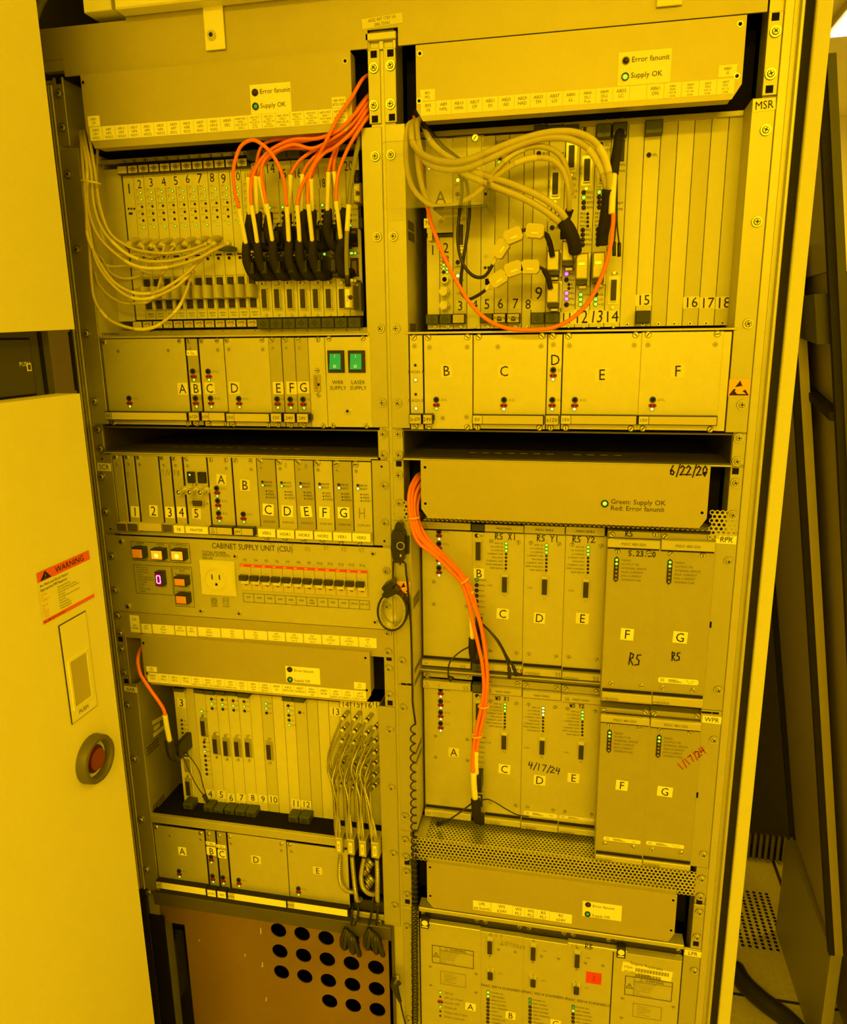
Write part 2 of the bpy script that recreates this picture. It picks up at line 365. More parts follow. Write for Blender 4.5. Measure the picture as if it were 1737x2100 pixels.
# pen strokes for what was written by hand
PEN = {'0': [[(.3, 1), (.08, .7), (.1, .25), (.3, 0), (.5, .3), (.52, .7), (.3, 1)]], '1': [[(.3, 1), (.28, 0)]], '2': [[(.05, .8), (.25, 1), (.5, .8), (.3, .4), (.05, .05), (.6, .1)]],
       '3': [[(.1, .95), (.4, 1), (.45, .75), (.2, .55), (.5, .35), (.4, .05), (.05, .08)]], '4': [[(.15, 1), (.05, .5), (.55, .52)], [(.5, .95), (.42, 0)]], '5': [[(.55, 1), (.15, .98), (.12, .6), (.45, .5), (.45, .1), (.08, .05)]],
       '6': [[(.35, 1), (.1, .5), (.12, .1), (.4, .05), (.5, .3), (.3, .5), (.1, .35)]], '7': [[(.05, .95), (.55, 1), (.25, 0)]], '8': [[(.3, .5), (.1, .75), (.3, 1), (.5, .75), (.1, .25), (.3, 0), (.5, .25), (.3, .5)]],
       '/': [[(.1, -.15), (.45, 1.1)]], '.': [[(.2, .1), (.28, .02)]], '+': [[(.05, .5), (.5, .5)], [(.28, .8), (.28, .2)]],
       'R': [[(.1, 0), (.12, 1), (.45, .9), (.42, .6), (.12, .5), (.55, 0)]], 'S': [[(.55, .95), (.2, .9), (.15, .6), (.45, .45), (.45, .1), (.05, .02)]], 'X': [[(.05, 1), (.5, 0)], [(.5, 1), (.05, 0)]],
       'Y': [[(.05, 1), (.28, .55), (.55, 1)], [(.28, .55), (.25, 0)]], 'H': [[(.08, 1), (.06, 0)], [(.55, 1), (.52, 0)], [(.07, .5), (.54, .52)]], 'V': [[(.05, 1), (.3, 0), (.55, 1)]],
       'F': [[(.1, 0), (.1, 1), (.5, 1)], [(.1, .55), (.4, .55)]], 'B': [[(.1, 0), (.1, 1), (.45, .9), (.1, .55), (.5, .3), (.1, 0)]], 'T': [[(.05, 1), (.55, 1)], [(.3, 1), (.3, 0)]],
       'G': [[(.5, .9), (.2, .95), (.08, .5), (.2, .05), (.5, .1), (.5, .45), (.3, .45)]], 'I': [[(.3, 1), (.3, 0)]], 'P': [[(.1, 0), (.1, 1), (.45, .9), (.4, .6), (.1, .5)]], 'L': [[(.1, 1), (.08, 0), (.5, .02)]],
       'K': [[(.1, 1), (.08, 0)], [(.5, 1), (.1, .5), (.55, 0)]], 'E': [[(.5, 1), (.1, 1), (.1, 0), (.5, 0)], [(.1, .5), (.4, .5)]], 'A': [[(.05, 0), (.3, 1), (.55, 0)], [(.15, .4), (.45, .4)]], 'W': [[(.02, 1), (.18, 0), (.32, .7), (.46, 0), (.62, 1)]], ' ': []}
def pen(par, c, u, v, y, txt, h, w=.0009, ink='ink', rot=0., sx=1.):
    p = pt(c, u, v, y); b = MB(ink); x = 0; ca, sa = math.cos(rot), math.sin(rot)
    for ch in txt:
        for st in PEN.get(ch, []):
            b.stroke([(p.x+(x+a*h*sx)*ca-q*h*sa, p.z+(x+a*h*sx)*sa+q*h*ca) for a, q in st], w, y-.0004)
        x += h*sx*(.72 if ch != '/' else .5)
    return obj('handwriting', b, par)
# ================================================================== the room
def struct(name, b): o = obj(name, b); o['kind'] = 'structure'; return o
fl = struct('floor', MB('floor_tile').box(-3, 4, -3.4, 4.2, -.05, 0))
struct('ceiling', MB('wall').box(-3, 4, -3.4, 4.2, 2.8, 2.85))
struct('wall_right', MB('wall').box(3.9, 4, -3.4, 4.2, 0, 2.8)); struct('wall_back', MB('wall').box(-3, 4, 4.1, 4.2, 0, 2.8))
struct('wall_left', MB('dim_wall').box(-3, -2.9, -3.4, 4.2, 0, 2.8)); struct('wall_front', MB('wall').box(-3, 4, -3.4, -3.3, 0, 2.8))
# raised-floor tile joints and the perforated floor tile in the aisle
for k in range(8):
    obj('joint', MB('gap').box(-.300+.6*k, -.291+.6*k, -3.2, 4, -.001, .0008), fl); obj('joint', MB('gap').box(-2.8, 3.8, -2.40+.6*k, -2.392+.6*k, -.001, .0008), fl)
ph = MB('void'); cen = ptz('P', 1590, 1890)
for a in range(9):
    for b2 in range(17):
        x, y = cen.x-a*.0175, cen.y-.105+b2*.0132; n = 8; r = .0050
        ph.add([(x+r*math.cos(2*math.pi*k/n), y+r*math.sin(2*math.pi*k/n), .0007) for k in range(n)], [tuple(range(n))])
o = obj('floor_perforation', ph, fl); o['kind'] = 'stuff'
# ceiling lamps: the one in view, with its tube, and the fittings the other lamps hang in
def lamp_fitting(x, y, sx, sy, label, tube=True):
    t = thing('ceiling_lamp', label, 'lamp', (x, y, 2.76))
    obj('housing', MB('wall').box(x-sx/2-.02, x+sx/2+.02, y-sy/2-.02, y+sy/2+.02, 2.77, 2.80), t)
    obj('diffuser', MB('lamp' if tube else 'sticker').box(x-sx/2, x+sx/2, y-sy/2, y+sy/2, 2.76, 2.77), t)
p = ptz('P', 1703, 77, 2.76)
lamp_fitting(p.x+.07, p.y-.6, .14, 1.2, 'white glowing ceiling lamp at the top right corner of the view')

# ================================================================== rack cabinet
XL0, XL1, XR0, XR1 = -.4853, -.0024, .0024, .4853
rk = thing('equipment_rack', 'tall two-bay yellow lit equipment rack frame with bare metal posts', 'rack', (0, .3, 0))
def P3(c, u, v, y=0.): q = pt(c, u, v, y); return q.x, q.z
# posts
b = MB('frame').box(-.500, -.470, .003, .045, .04, ZF+.02); obj('post', b, rk, label='left rack post in shade')
b = MB('frame')
for x0, x1, y in ((-.4995, -.4960, -.004), (-.4945, -.4915, -.002), (-.4900, -.4862, -.003)): b.box(x0, x1, y, .003, .04, ZF+.012, .0006)
obj('post_profile', b, rk)
zt = pt('b', 1290, 265).z
obj('post', MB('frame').box(-.0165, .0165, .003, .05, .04, zt+.004), rk)
obj('post_cap', MB('frame').box(-.0205, .0205, -.004, .03, pt('b', 1290, 330).z, zt, .001), rk)
b = MB('frame')
for x0, x1 in ((-.0195, -.0155), (-.003, .003), (.0155, .0195)): b.box(x0, x1, -.001, .004, pt('b', 1290, 400).z, pt('b', 1290, 330).z, .0005)
obj('post_profile', b, rk)
obj('post', MB('frame').box(.470, .508, .004, .045, .04, ZF+.12), rk)
b = MB('frame').box(.4856, .4965, -.001, .006, .04, ZF+.10, .0008); b.box(.4965, .5030, .0055, .010, .04, ZF+.10); b.box(.5030, .5075, -.004, .010, .04, ZF+.10, .001)
obj('post_profile', b, rk)
obj('gasket', MB('black_matt').box(.5078, .5190, .004, .05, .04, ZF+.25), rk)
obj('side_panel', MB('edge_frame').box(.5195, .5375, -.003, .72, .02, ZF+.25, .0015), rk, label='right side panel seen on its bright front edge')
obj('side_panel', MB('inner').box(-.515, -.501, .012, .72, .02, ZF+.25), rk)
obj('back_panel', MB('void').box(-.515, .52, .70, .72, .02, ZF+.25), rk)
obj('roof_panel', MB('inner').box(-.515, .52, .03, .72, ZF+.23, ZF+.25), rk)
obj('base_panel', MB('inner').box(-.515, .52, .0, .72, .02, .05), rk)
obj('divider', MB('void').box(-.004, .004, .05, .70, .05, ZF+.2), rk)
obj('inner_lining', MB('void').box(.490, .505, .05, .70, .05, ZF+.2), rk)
# top cover plate with its notch over the centre post
zb, zb2 = pt('b', 1020, 415).z, pt('d', 1160, 85).z; xn0, xn1 = pt('b', 1165, 300).x, pt('b', 1412, 300).x; zn = pt('b', 1290, 240).z
xl = pt('a', 300, 300).x; xm = pt('a', 590, 555).x; zr = pt('d', 1165, 20).z
zc = pt('a', 480, 445).z
pl = [(xl, zc), (pt('a', 482, 450).x, zc), (pt('a', 482, 450).x, zb), (xn0, zb), (xn0, zn), (xn1, zn), (xn1, zb), (pt('d', 1160, 85).x, zb), (pt('d', 1160, 85).x, ZF+.16), (.05, ZF+.16), (xl, pt('a', 290, 230).z)]
q1, q2 = pt('P', 262, 44), pt('P', 80, 63)
pl = pl[:-2]+[(q1.x, ZF+.16), (q1.x, q1.z), (xl, q2.z)]
tp = thing('top_cover_plate', 'wide plain metal cover plate above both fan units, notched over the centre post', 'plate', (0, 0, zb))
obj('plate', MB('fan_cover').poly(pl, -.004, -.001), tp)
sticker(tp, 'b', 1114, 146, 1444, 196, -.0042, '6022 437 1737 1A\n006 73161', .8, .06, 'tape', 'ink_grey', name='barcode_label')
# rail cap on the left post
box_part(rk, 'post_cap', 'a', 310, 455, 485, 520, -.003, .01, 'frame')
# header ledge with its hanging tabs
hd = thing('cabinet_header', 'light metal cabinet header ledge along the very top edge with hanging tabs', 'header', (0, -.02, ZF+.09))
h0 = pt('P', 235, 19, -.03)
obj('ledge', MB('door').box(h0.x, .60, -.030, -.006, h0.z, h0.z+.25, .002), hd)
h1 = pt('P', 172, 26, -.02); h2 = pt('P', 229, 26, -.02); obj('bracket', MB('door').box(h1.x, h2.x, -.02, .02, h1.z, h1.z+.2, .001), hd)
x0, x1, z0, z1 = rect('P', 417, 18, 463, 101, -.0065)
for (xa, xb, za, scr) in ((x0, x1, z0, True), (pt('d', 370, 52, -.0065).x, pt('d', 555, 35, -.0065).x, pt('d', 460, 45, -.0065).z, False)):
    o = obj('tab', MB('door').box(xa, xb, -.0085, -.006, za, h0.z+.02, .0006), hd)
    if scr: obj('screw', shared(('cap', .0062), lambda: m_cap(.0062)), o, pt('a', 1575, 265, -.0085))
tag(obj('conduit', MB('grey_cable').tube(spline([pt('P', 92, -10, .01), pt('P', 78, 20, .01), pt('P', 68, 48, .0)], 5), .006)), 'dark grey cable bending down in the black top left corner', 'cable')

# ------------------------------------------------------------------ flanges with their screws
def flange(par, x0, x1, z0, z1, screws=(), y=0., slots=()):
    b = MB('flange').box(x0, x1, y-.0002, y+.003, z0, z1, .0006); o = obj('mounting_flange', b, par)
    for s in screws: screw(par, *s[:3], y-.0002)
    for s in slots:
        p = pt(*s, y); obj('square_hole', MB('void').box(p.x-.0042, p.x+.0042, y-.0005, y, p.z-.0042, p.z+.0042), par)
    return o
def S(c, *uv): return [(c, u, v) for u, v in uv]
def cage(name, label, x0, x1, z0, z1, depth, floor_z=None, back=None, mwall='card_grey'):      # card cage: side walls, rails
    t = thing(name, label, 'card cage', ((x0+x1)/2, .1, z0))
    obj('side_wall', MB(mwall).box(x0-.0015, x0, .003, depth+.16, z0, z1), t); obj('side_wall', MB(mwall).box(x1, x1+.0015, .003, depth+.16, z0, z1), t)
    obj('cage_floor', MB('inner').box(x0, x1, depth+.02, depth+.16, z0, z0+.0015), t)
    return t
def slots_row(par, c, u0, v0, u1, v1, X, n, y0, y1, zz, h=.004, w=.0022):                     # row of punched slots in a side wall
    b = MB('void')
    for k in range(n):
        y = y0+(y1-y0)*(k+.5)/n; b.add([(X, y-w/2, zz-h/2), (X, y+w/2, zz-h/2), (X, y+w/2, zz+h/2), (X, y-w/2, zz+h/2)], [(0, 1, 2, 3)])
    o = obj('vent_slots', b, par); o['kind'] = 'stuff'

DL, DM, DA, DR = .058, .052, .050, .056                                                       # how far the card fronts sit behind the flanges
def trim_rail(par, x0, x1, z, y0=-.004, y1=.02, h=.003, m='frame', name='rail'): return obj(name, MB(m).box(x0, x1, y0, y1, z-h/2, z+h/2, .0006), par)

# --- upper left cage (nine units: cards above, power modules below)
zA, zB = pt('b', 1110, 1035).z, pt('j', 1480, 1082).z
ul = cage('card_cage', 'upper left card cage holding numbered cards behind orange cables', -.4585, -.0290, zB, zA, DL)
flange(ul, XL0, -.4570, zB, zA, S('P', (141, 358), (159, 512), (178, 684), (195, 823)))
flange(ul, -.0305, XL1, zB, zA, S('P', (770, 321), (774, 486), (780, 674), (784, 826)))
zm = pt('j', 950, 212).z; trim_rail(ul, -.462, -.027, zm, -.003, DL+.01); zt1 = pt('e', 1000, 205, DL).z
obj('top_rail', MB('panel_dark').box(-.4585, -.029, DL-.004, DL+.012, zt1-.006, zt1, .0006), ul)
obj('bottom_rail', MB('panel_dark').box(-.4585, -.029, DL-.003, DL+.012, zm, pt('e', 1000, 1985, DL).z, .0006), ul)
slots_row(ul, 'e', 0, 0, 0, 0, -.4583, 9, .010, DL, pt('e', 500, 2025, .03).z); slots_row(ul, 'e', 0, 0, 0, 0, -.4583, 6, .02, DL, pt('e', 420, 270, .04).z)
# --- MSR cage
zA2, zB2 = pt('d', 1150, 700).z, pt('l', 1340, 975).z
ms = cage('card_cage', 'upper right card cage under the MSR sticker, mostly blank cards', .0295, .4585, zB2, zA2, DM)
flange(ms, XR0, .0295, zB2, zA2, S('P', (802, 318), (807, 485), (812, 674), (816, 827)))
flange(ms, .4585, XR1, zB2, zA2, S('P', (1570, 267), (1552, 455), (1534, 664), (1521, 830)))
trim_rail(ms, .0255, .462, pt('k', 700, 180).z, -.003, DM+.01)
zt2 = pt('h', 1000, 45, DM).z
obj('top_rail', MB('panel_dark').box(.0295, .4585, DM-.004, DM+.012, zt2-.004, zt2+.003, .0006), ms)
sticker(ms, 'd', 1065, 715, 1222, 790, -.0004, 'MSR', .66, .05, name='rack_sticker')
for zz in (pt('g', 350, 920, .03).z, pt('g', 350, 1030, .03).z, pt('g', 380, 1960, .03).z): slots_row(ms, 'g', 0, 0, 0, 0, .0298, 9, .008, DM-.004, zz, .012)
# ESD mark
def esd(par, x0, x1, z0, z1, y):
    o = obj('static_warning_sticker', MB('esd').box(x0, x1, y-.0003, y, z0, z1), par); w, h = x1-x0, z1-z0; q = lambda a, c2: (x0+w*a, z0+h*c2)
    b = MB('ink'); b.poly([q(.30, .55), q(.62, .62), q(.68, .5), q(.52, .94)], y-.0005, y-.0004); b.poly([q(.02, .06), q(.98, .06), q(.80, .40), q(.66, .32), q(.86, .14), q(.42, .14), q(.30, .30), q(.34, .44), q(.24, .44)], y-.0005, y-.0004)
    b.use('esd').poly([q(.33, .30), q(.40, .17), q(.55, .15), q(.70, .22), q(.55, .22), q(.47, .36)], y-.0006, y-.0005); obj('printing', b, o)
esd(ms, *rect('l', 1325, 545, 1485, 683), -.0003)
# --- trays
def tray(label, x0, x1, z0, z1, sl, sr):
    t = thing('cable_tray', label, 'tray', ((x0+x1)/2, .1, z0)); xa, xb = (XL0, XL1) if x0 < -.1 else (XR0, XR1)
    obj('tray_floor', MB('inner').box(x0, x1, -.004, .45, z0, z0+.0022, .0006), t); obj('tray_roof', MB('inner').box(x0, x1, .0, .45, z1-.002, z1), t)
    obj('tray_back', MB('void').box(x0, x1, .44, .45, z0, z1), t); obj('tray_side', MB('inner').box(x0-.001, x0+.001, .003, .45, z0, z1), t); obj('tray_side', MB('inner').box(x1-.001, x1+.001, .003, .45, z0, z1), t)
    obj('front_lip', MB('frame').box(x0, x1, -.004, -.001, z0-.002, z0+.0022, .0006), t)
    flange(t, xa, x0, z0, z1, sl); flange(t, x1, xb, z0, z1, sr)
    b = MB('steel_dark')
    for k in range(11): xx = x0+.09+k*.019+(.02 if k > 6 else 0); b.box(xx, xx+.010, .05, .052, z0+.0022, z0+.0026)
    o = obj('floor_slots', b, t); o['kind'] = 'stuff'
tray('empty black one-unit tray in the left bay between power modules and SCR row', -.4688, -.0188, pt('j', 900, 1350).z, pt('j', 1500, 1105).z, S('P', (202, 880), (207, 920)), S('P', (786, 890), (786, 933)))
tray('empty black one-unit tray in the right bay above the dated fan cover', .0188, .4688, pt('k', 900, 1318).z, pt('k', 900, 1055).z, S('P', (817, 890), (818, 933)), S('P', (1515, 898), (1511, 946)))

# ------------------------------------------------------------------ fan units
def fan(label, pts, y, x0, x1, z0, z1, sl, sr, slotl, slotr, holes, cells, top_cells, mfan='fan_cover'):
    xa, xb = (XL0, XL1) if x0 < -.1 else (XR0, XR1)
    t = thing('fan_unit', label, 'fan unit', ((x0+x1)/2, .1, z0))
    P = [(pt(c, u, v, y).x, pt(c, u, v, y).z) for c, u, v in pts]
    xm0, xm1 = P[0][0], P[1][0]; zt = max(P[0][1], P[1][1]); zb = min(q[1] for q in P)
    zb = sorted(q[1] for q in P)[0]; zlo = zb
    # order: top-left, top-right, right chamfer start, right chamfer end, left chamfer end, left chamfer start
    out = [(xm0, zt), (P[5][0], P[5][1]), (P[4][0], zlo), (P[3][0], zlo), (P[2][0], P[2][1]), (xm1, zt)]
    out[1] = (xm0, P[5][1]); out[4] = (xm1, P[2][1])
    obj('cover', MB(mfan).poly(out, y, y+.0015), t)
    obj('cover_body', MB(mfan).poly([(a+(.001 if a < (xm0+xm1)/2 else -.001), c2+(.001 if c2 < zt-.01 else -.001)) for a, c2 in out], y+.0015, y+.024), t)
    flange(t, xa, x0, z0, z1, sl, 0, slotl); flange(t, x1, xb, z0, z1, sr, 0, slotr)
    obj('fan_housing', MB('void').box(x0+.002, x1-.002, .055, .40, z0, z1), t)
    for h in holes: screw(t, *h, y, 'hole', .0036)
    if cells:
        (c0, u0, v0, w0), (c1, u1, v1, w1), names = cells
        a = pt(c0, u0, v0, y); a2 = pt(c0, u0, w0, y); e = pt(c1, u1, v1, y); e2 = pt(c1, u1, w1, y); za, zz = (a.z+e.z)/2, (a2.z+e2.z)/2; n = sum(w for _, w in names); px = a.x
        for nm, w in names:
            qx = px+(e.x-a.x)*w/n; o = obj('slot_label', MB('sticker').box(px+.0003, qx-.0003, y-.0003, y, zz, za), t)
            if nm:
                ls = nm.count('\n')+1; hh = min(.0036, (za-zz)*.86/(ls*1.55)); ww = max(sum(GL.get(ch, GL['-'])[2] for ch in ln) for ln in nm.split('\n'))*hh/GL['cap']
                obj('lettering', MB('ink_grey').text(nm, (px+qx)/2, za-.0012-ls*hh*.775-.0006, y-.0005, hh, 'c', 0, min(1, (qx-px)*.92/max(ww, 1e-6))), o)
            px = qx
    for (c, u0, v0, u1, v1, nm) in top_cells:
        sticker(t, c, u0, v0, u1, v1, y, nm, .62, 0, 'sticker', 'ink_grey', name='slot_label')
    return t
def err_label(t, c, u0, v0, u1, v1, y, p1, p2, l1, l2, lit='d'):
    x0, x1, z0, z1 = rect(c, u0, v0, u1, v1, y); o = obj('status_label', MB('sticker').box(x0, x1, y-.0004, y, z0, z1), t)
    a, b2 = pt(c, *l1, y), pt(c, *l2, y); h = (z1-z0)*.155
    obj('lettering', MB('ink').text('Error fanunit', a.x, a.z, y-.0006, h, 'l').text('Supply OK', b2.x, b2.z, y-.0006, h, 'l'), o)
    led(t, c, *p1, y-.0004, 'o', .0042); led(t, c, *p2, y-.0004, lit, .0034); q = pt(c, *p2, y-.0004)
    obj('bezel', MB('black').ringdisc(q.x, q.z, -.0018+q.y, q.y, .0034, .0046, 16), t)
FY = -.012
Lc = [('AB05\nHP1\nWSX1', 1), ('AB9\nHP2\nWSX2', 1), ('AB13\nHP3\nWSX3', 1), ('AB17\nHP4\nWSY1', 1), ('AB21\nHP5\nWSY2', 1), ('AB25\nHP6\nWSY3', 1), ('AB29\nHP7\nRSY1', 1), ('AB33\nHP8\nRSY2', 1), ('AB37\nHP9\nRSX1', 1), ('AB41\nHP10\nRSX2', 1), ('AB45\nSBC', 1),
      ('AB49 MC1\nHSSL1\nPAC RS SS\nHSSL2', 1), ('AB53 MC2\nHSSL1\nPAC WS LS\nHSSL2\nSS WS', 1), ('AB57 MC3\nHSSL1\nVEL DRV WS\nHSSL2\nLEV CNTR', 1), ('AB61 MC4\nHSSL1\nPAC RS SS\nHSSL2', 1), ('AB65 MC5\nHSSL1\nPAC RS LS\nHSSL2\nSS RS', 1), ('AB69 MC6\nHSSL1\nVEL DRV RS\nHSSL2\nZ SENS BRD', 1), ('AB73 MC7\nHSSL1\nMCT AAR\nHSSL2', 1), ('AB77 MC8\nHSSL1\nAAR WSA\nHSSL2', 1)]
f1 = fan('upper left fan unit cover with a row of small printed slot labels', [('a', 595, 555), ('b', 1020, 420), ('b', 1030, 960), ('b', 990, 1060), ('a', 700, 1062), ('a', 648, 960)], FY, -.4688, -.0188, pt('b', 1210, 1003).z, pt('b', 1210, 390).z,
         S('P', (122, 192), (130, 262)), S('P', (767, 140), (767, 217)), [('a', 435, 600)], [('b', 1210, 440), ('b', 1220, 965)], [('a', 617, 612), ('b', 978, 494)],
         (('a', 662, 940, 1040), ('b', 995, 878, 1000), Lc), [('a', 650, 864, 745, 935, 'AB01\nCP'), ('b', 870, 790, 985, 868, 'AB81 AIR B\nBETSE CNTR')])
err_label(f1, 'b', 205, 690, 545, 905, FY, (249, 750), (255, 863), (287, 743), (293, 858))
Rc = [(s, 1) for s in ('B05\nVS', 'AB9\nHML', 'AB13\nHMA', 'AB17\nCP', 'AB21\nDI', 'AB25\nAD', 'AB29\nHAD', 'AB33\nTM', 'AB37\nLO', 'AB41\nLL', 'AB45\nDL1\nP-as', 'AB49\nDL2\nQ-as', 'AB53\nLC', '', 'AB61\nDN', 'AB65\nDA4\nm2 4s\norde', 'AB69\nDA3\nm1 4s\norde', 'AB73\nDA2\nm2 1s\norde', 'AB77\nDA1\nm1 1s\norde')]
f2 = fan('upper right fan unit cover with a row of slot labels, directly above MSR', [('c', 122, 352), ('d', 1022, 105), ('d', 985, 600), ('d', 910, 712), ('c', 180, 930), ('c', 130, 850)], FY, .0188, .4688, pt('b', 1360, 990).z, pt('b', 1360, 380).z,
         S('P', (801, 135), (801, 214)), S('P', (1590, 65), (1580, 152)), [('b', 1345, 430), ('b', 1358, 950)], [('d', 1225, 120), ('d', 1180, 640)], [('c', 155, 415), ('d', 972, 172), ('d', 948, 545), ('c', 150, 782)],
         (('c', 160, 795, 900), ('d', 935, 555, 668), Rc), [('c', 158, 697, 272, 775, 'B01\nMSL'), ('d', 820, 470, 945, 545, 'AB81\nIS')])
err_label(f2, 'd', 102, 378, 468, 590, FY, (152, 436), (147, 551), (193, 428), (187, 541), 'g')
Ac = [(s, 1) for s in ('AB05\nCPU', 'AB9\nMC1', 'AB13\nMC2', 'AB17\nTCB', 'AB21\nAO1\nRED LO', 'AB25\nAO2\nRED HO', 'AB29\nAO3\nGREEN LO', 'AB33\nAO4\nGREEN HO', 'AB37\nAO5\nTTL', 'AB41\nAO6\nWS', 'AB45\nSPARE\nISI/AO', 'AB49\nISI', 'AB53\nRR/USB', 'AB57\nSHIELD', 'AB61\nSPARE\nDB', 'AB65\nEOB', 'AB69\nDOB4\nGREEN HO', 'AB73\nDOB3\nGREEN LO', 'AB77\nDOB2\nRED HO')]
f3 = fan('dark fan unit cover with slot labels above the AAR cards', [('q', 262, 366), ('r', 1292, 210), ('r', 1302, 680), ('r', 1245, 760), ('q', 385, 885), ('q', 300, 800)], FY, -.4688, -.0188, pt('r', 1510, 810).z, pt('r', 1510, 232).z,
         S('q', (55, 495), (88, 757)), S('r', (1507, 385), (1512, 676)), [('q', 40, 385), ('q', 105, 850)], [('r', 1508, 270), ('r', 1520, 768)], [('q', 293, 427), ('r', 1245, 267), ('r', 1262, 626), ('q', 335, 765)],
         (('q', 335, 762, 868), ('r', 1252, 632, 738), Ac), [('q', 325, 684, 447, 750, 'AB01\nMMO'), ('r', 1118, 535, 1250, 620, 'AB81\nDOB1\nRED LO')])
err_label(f3, 'r', 354, 355, 744, 565, FY, (403, 395), (408, 505), (450, 403), (453, 512))
f4 = fan('dated fan unit cover above RPR with green supply lamp', [('v', 176, 190), ('w', 1005, 205), ('w', 975, 592), ('w', 918, 662), ('v', 238, 672), ('v', 188, 592)], FY, .0188, .4688, pt('v', 25, 690).z, pt('v', 25, 182).z,
         S('P', (818, 974), (819, 1032)), S('P', (1508, 990), (1502, 1056)), [('P', 818, 951)], [('w', 1188, 240)], [('v', 214, 241), ('v', 217, 549), ('w', 963, 254), ('w', 940, 549)], None, [])
led(f4, 'w', 218, 480, FY, 'g', .0036); q = pt('w', 218, 480, FY); obj('bezel', MB('black').ringdisc(q.x, q.z, q.y-.0018, q.y, .0036, .0052, 16), f4)
a = pt('w', 262, 464, FY); a2 = pt('w', 260, 512, FY); obj('printing', MB('ink').text('Green: Supply OK', a.x, a.z, FY-.0003, .0066, 'l').text('Red: Error fanunit', a2.x, a2.z, FY-.0003, .0066, 'l'), f4)
pen(f4, 'w', 700, 268, FY, '6/22/20', .013, .0018, sx=.82)
f5 = fan('lowest right fan unit cover with labels WS and RS, below the perforated panel', [('z', 252, 310), ('A', 1138, 630), ('A', 1120, 985), ('A', 1052, 1055), ('z', 310, 732), ('z', 262, 670)], FY, .0188, .4688, pt('z', 60, 730).z, pt('z', 60, 345).z,
         S('z', (65, 398), (70, 612)), S('A', (1345, 780), (1322, 1010)), [('z', 68, 312), ('z', 72, 680)], [('A', 1345, 682), ('A', 1312, 1075)], [('z', 283, 358), ('z', 286, 626), ('A', 1100, 668), ('A', 1080, 950)], None, [])
for u0, v0, u1, v1, s in ((686, 668, 852, 775, 'LPR\nset boards'), (858, 690, 1053, 805, 'WS\n\u00b124V'), (1057, 722, 1167, 822, 'WS\nPL1'), (1172, 738, 1284, 838, 'WS\nPL2'), (1288, 755, 1400, 856, 'RS\nPL1'), (1405, 775, 1611, 888, 'RS\n\u00b124V')):
    sticker(f5, 'z', u0, v0, u1, v1, FY, s, .8, 0, 'sticker', 'ink', name='slot_label')
err_label(f5, 'A', 252, 672, 612, 865, FY, (302, 709), (297, 795), (343, 718), (338, 806))
# ================================================================== plug-in cards
def card(name, label, x0, x1, z0, z1, y, m='card', cat='card', group=None, thick=.0025, ch=.0004):
    t = thing(name, label, cat, ((x0+x1)/2, y, z0), group); g = .00035
    obj('front_panel', MB(m).box(x0+g, x1-g, y, y+thick, z0, z1, ch), t)
    obj('board', MB('void').box(x0+.003, x0+.0046, y+thick, y+.09, z0+.004, z1-.004), t)
    return t
def ejector(t, x0, x1, z0, z1, y0, y1, style, txt='', sub=''):
    if style == 'green':
        o = obj('ejector_handle', MB('ejector').box(x0+.0004, x1-.0004, y0, y1, z0, z1, .0012), t); b = MB('ejector_mark'); cx, cz = (x0+x1)/2, (z0+z1)/2; d = (z1-z0)*.17
        for ax, az in ((0, 1), (0, -1), (1, 0), (-1, 0)):
            mx, mz = cx+ax*d*1.15, cz+az*d*1.15; b.add([(mx, y0-.0003, mz-d), (mx+d, y0-.0003, mz), (mx, y0-.0003, mz+d), (mx-d, y0-.0003, mz)], [(0, 1, 2, 3)])
        obj('moulded_mark', b, o)
    elif style == 'black': o = obj('ejector_handle', MB('black').box(x0+.0004, x1-.0004, y0, y1, z0, z1, .001), t)
    else:
        o = obj('ejector_handle', MB('black').box(x0+.0003, x1-.0003, y0, y1, z0, z1, .0008), t); w = .0012
        obj('label_plate', MB('tag').box(x0+w, x1-w*1.3, y0-.0004, y0, z0+w, z1-w), o)
        if txt or style == 'star':
            b = MB('ink')
            if style == 'star':
                cx, cz = (x0+x1)/2, (z0+z1)/2
                for k in range(9): a = k*2*math.pi/9+.2; b.stroke([(cx+.0012*math.cos(a), cz+.0012*math.sin(a)), (cx+(.0042 if k % 2 else .0052)*math.cos(a), cz+(.0042 if k % 2 else .0052)*math.sin(a))], .0009, y0-.0006)
            else:
                b.text(txt, x0+(x1-x0)*.5, z0+(z1-z0)*.62, y0-.0006, (z1-z0)*.34)
                if sub: b.text(sub, x0+(x1-x0)*.62, z0+(z1-z0)*.25, y0-.0006, (z1-z0)*.15)
            obj('lettering', b, o)
    return o
def zat(c, u, v, y): return pt(c, u, v, y).z
def xat(c, u, v, y): return pt(c, u, v, y).x

# --- upper left cards 1 to 12 (axis cards with ribbon covers)
y = DL; XA, XB, XC = xat('e', 552, 410, y), xat('f', 455, 1780, y), xat('f', 1475, 1780, y); N1 = 12; pw = (XB-XA)/N1
zt, zb = zat('e', 900, 378, y), zat('e', 900, 1878, y)
led_z = [zat('e', 745, v, y) for v in (578, 650, 722, 795, 863, 935)]; led_dx = xat('e', 745, 580, y)-(XA+pw)
ty = y-.012; tz0, tz1 = zat('e', 1290, 343, ty), zat('e', 1290, 250, ty); bz0, bz1 = zat('e', 1180, 1968, ty), zat('e', 1180, 1883, ty)
num = {2: (692, 432, 772, 545, 0), 3: (808, 415, 893, 528, 0), 4: (935, 410, 1025, 522, .12), 5: (1062, 395, 1145, 510, .05), 6: (1180, 380, 1270, 490, 0), 7: (1300, 365, 1395, 495, -.05), 8: (1430, 362, 1520, 480, 0), 9: (1545, 370, 1640, 495, 0)}
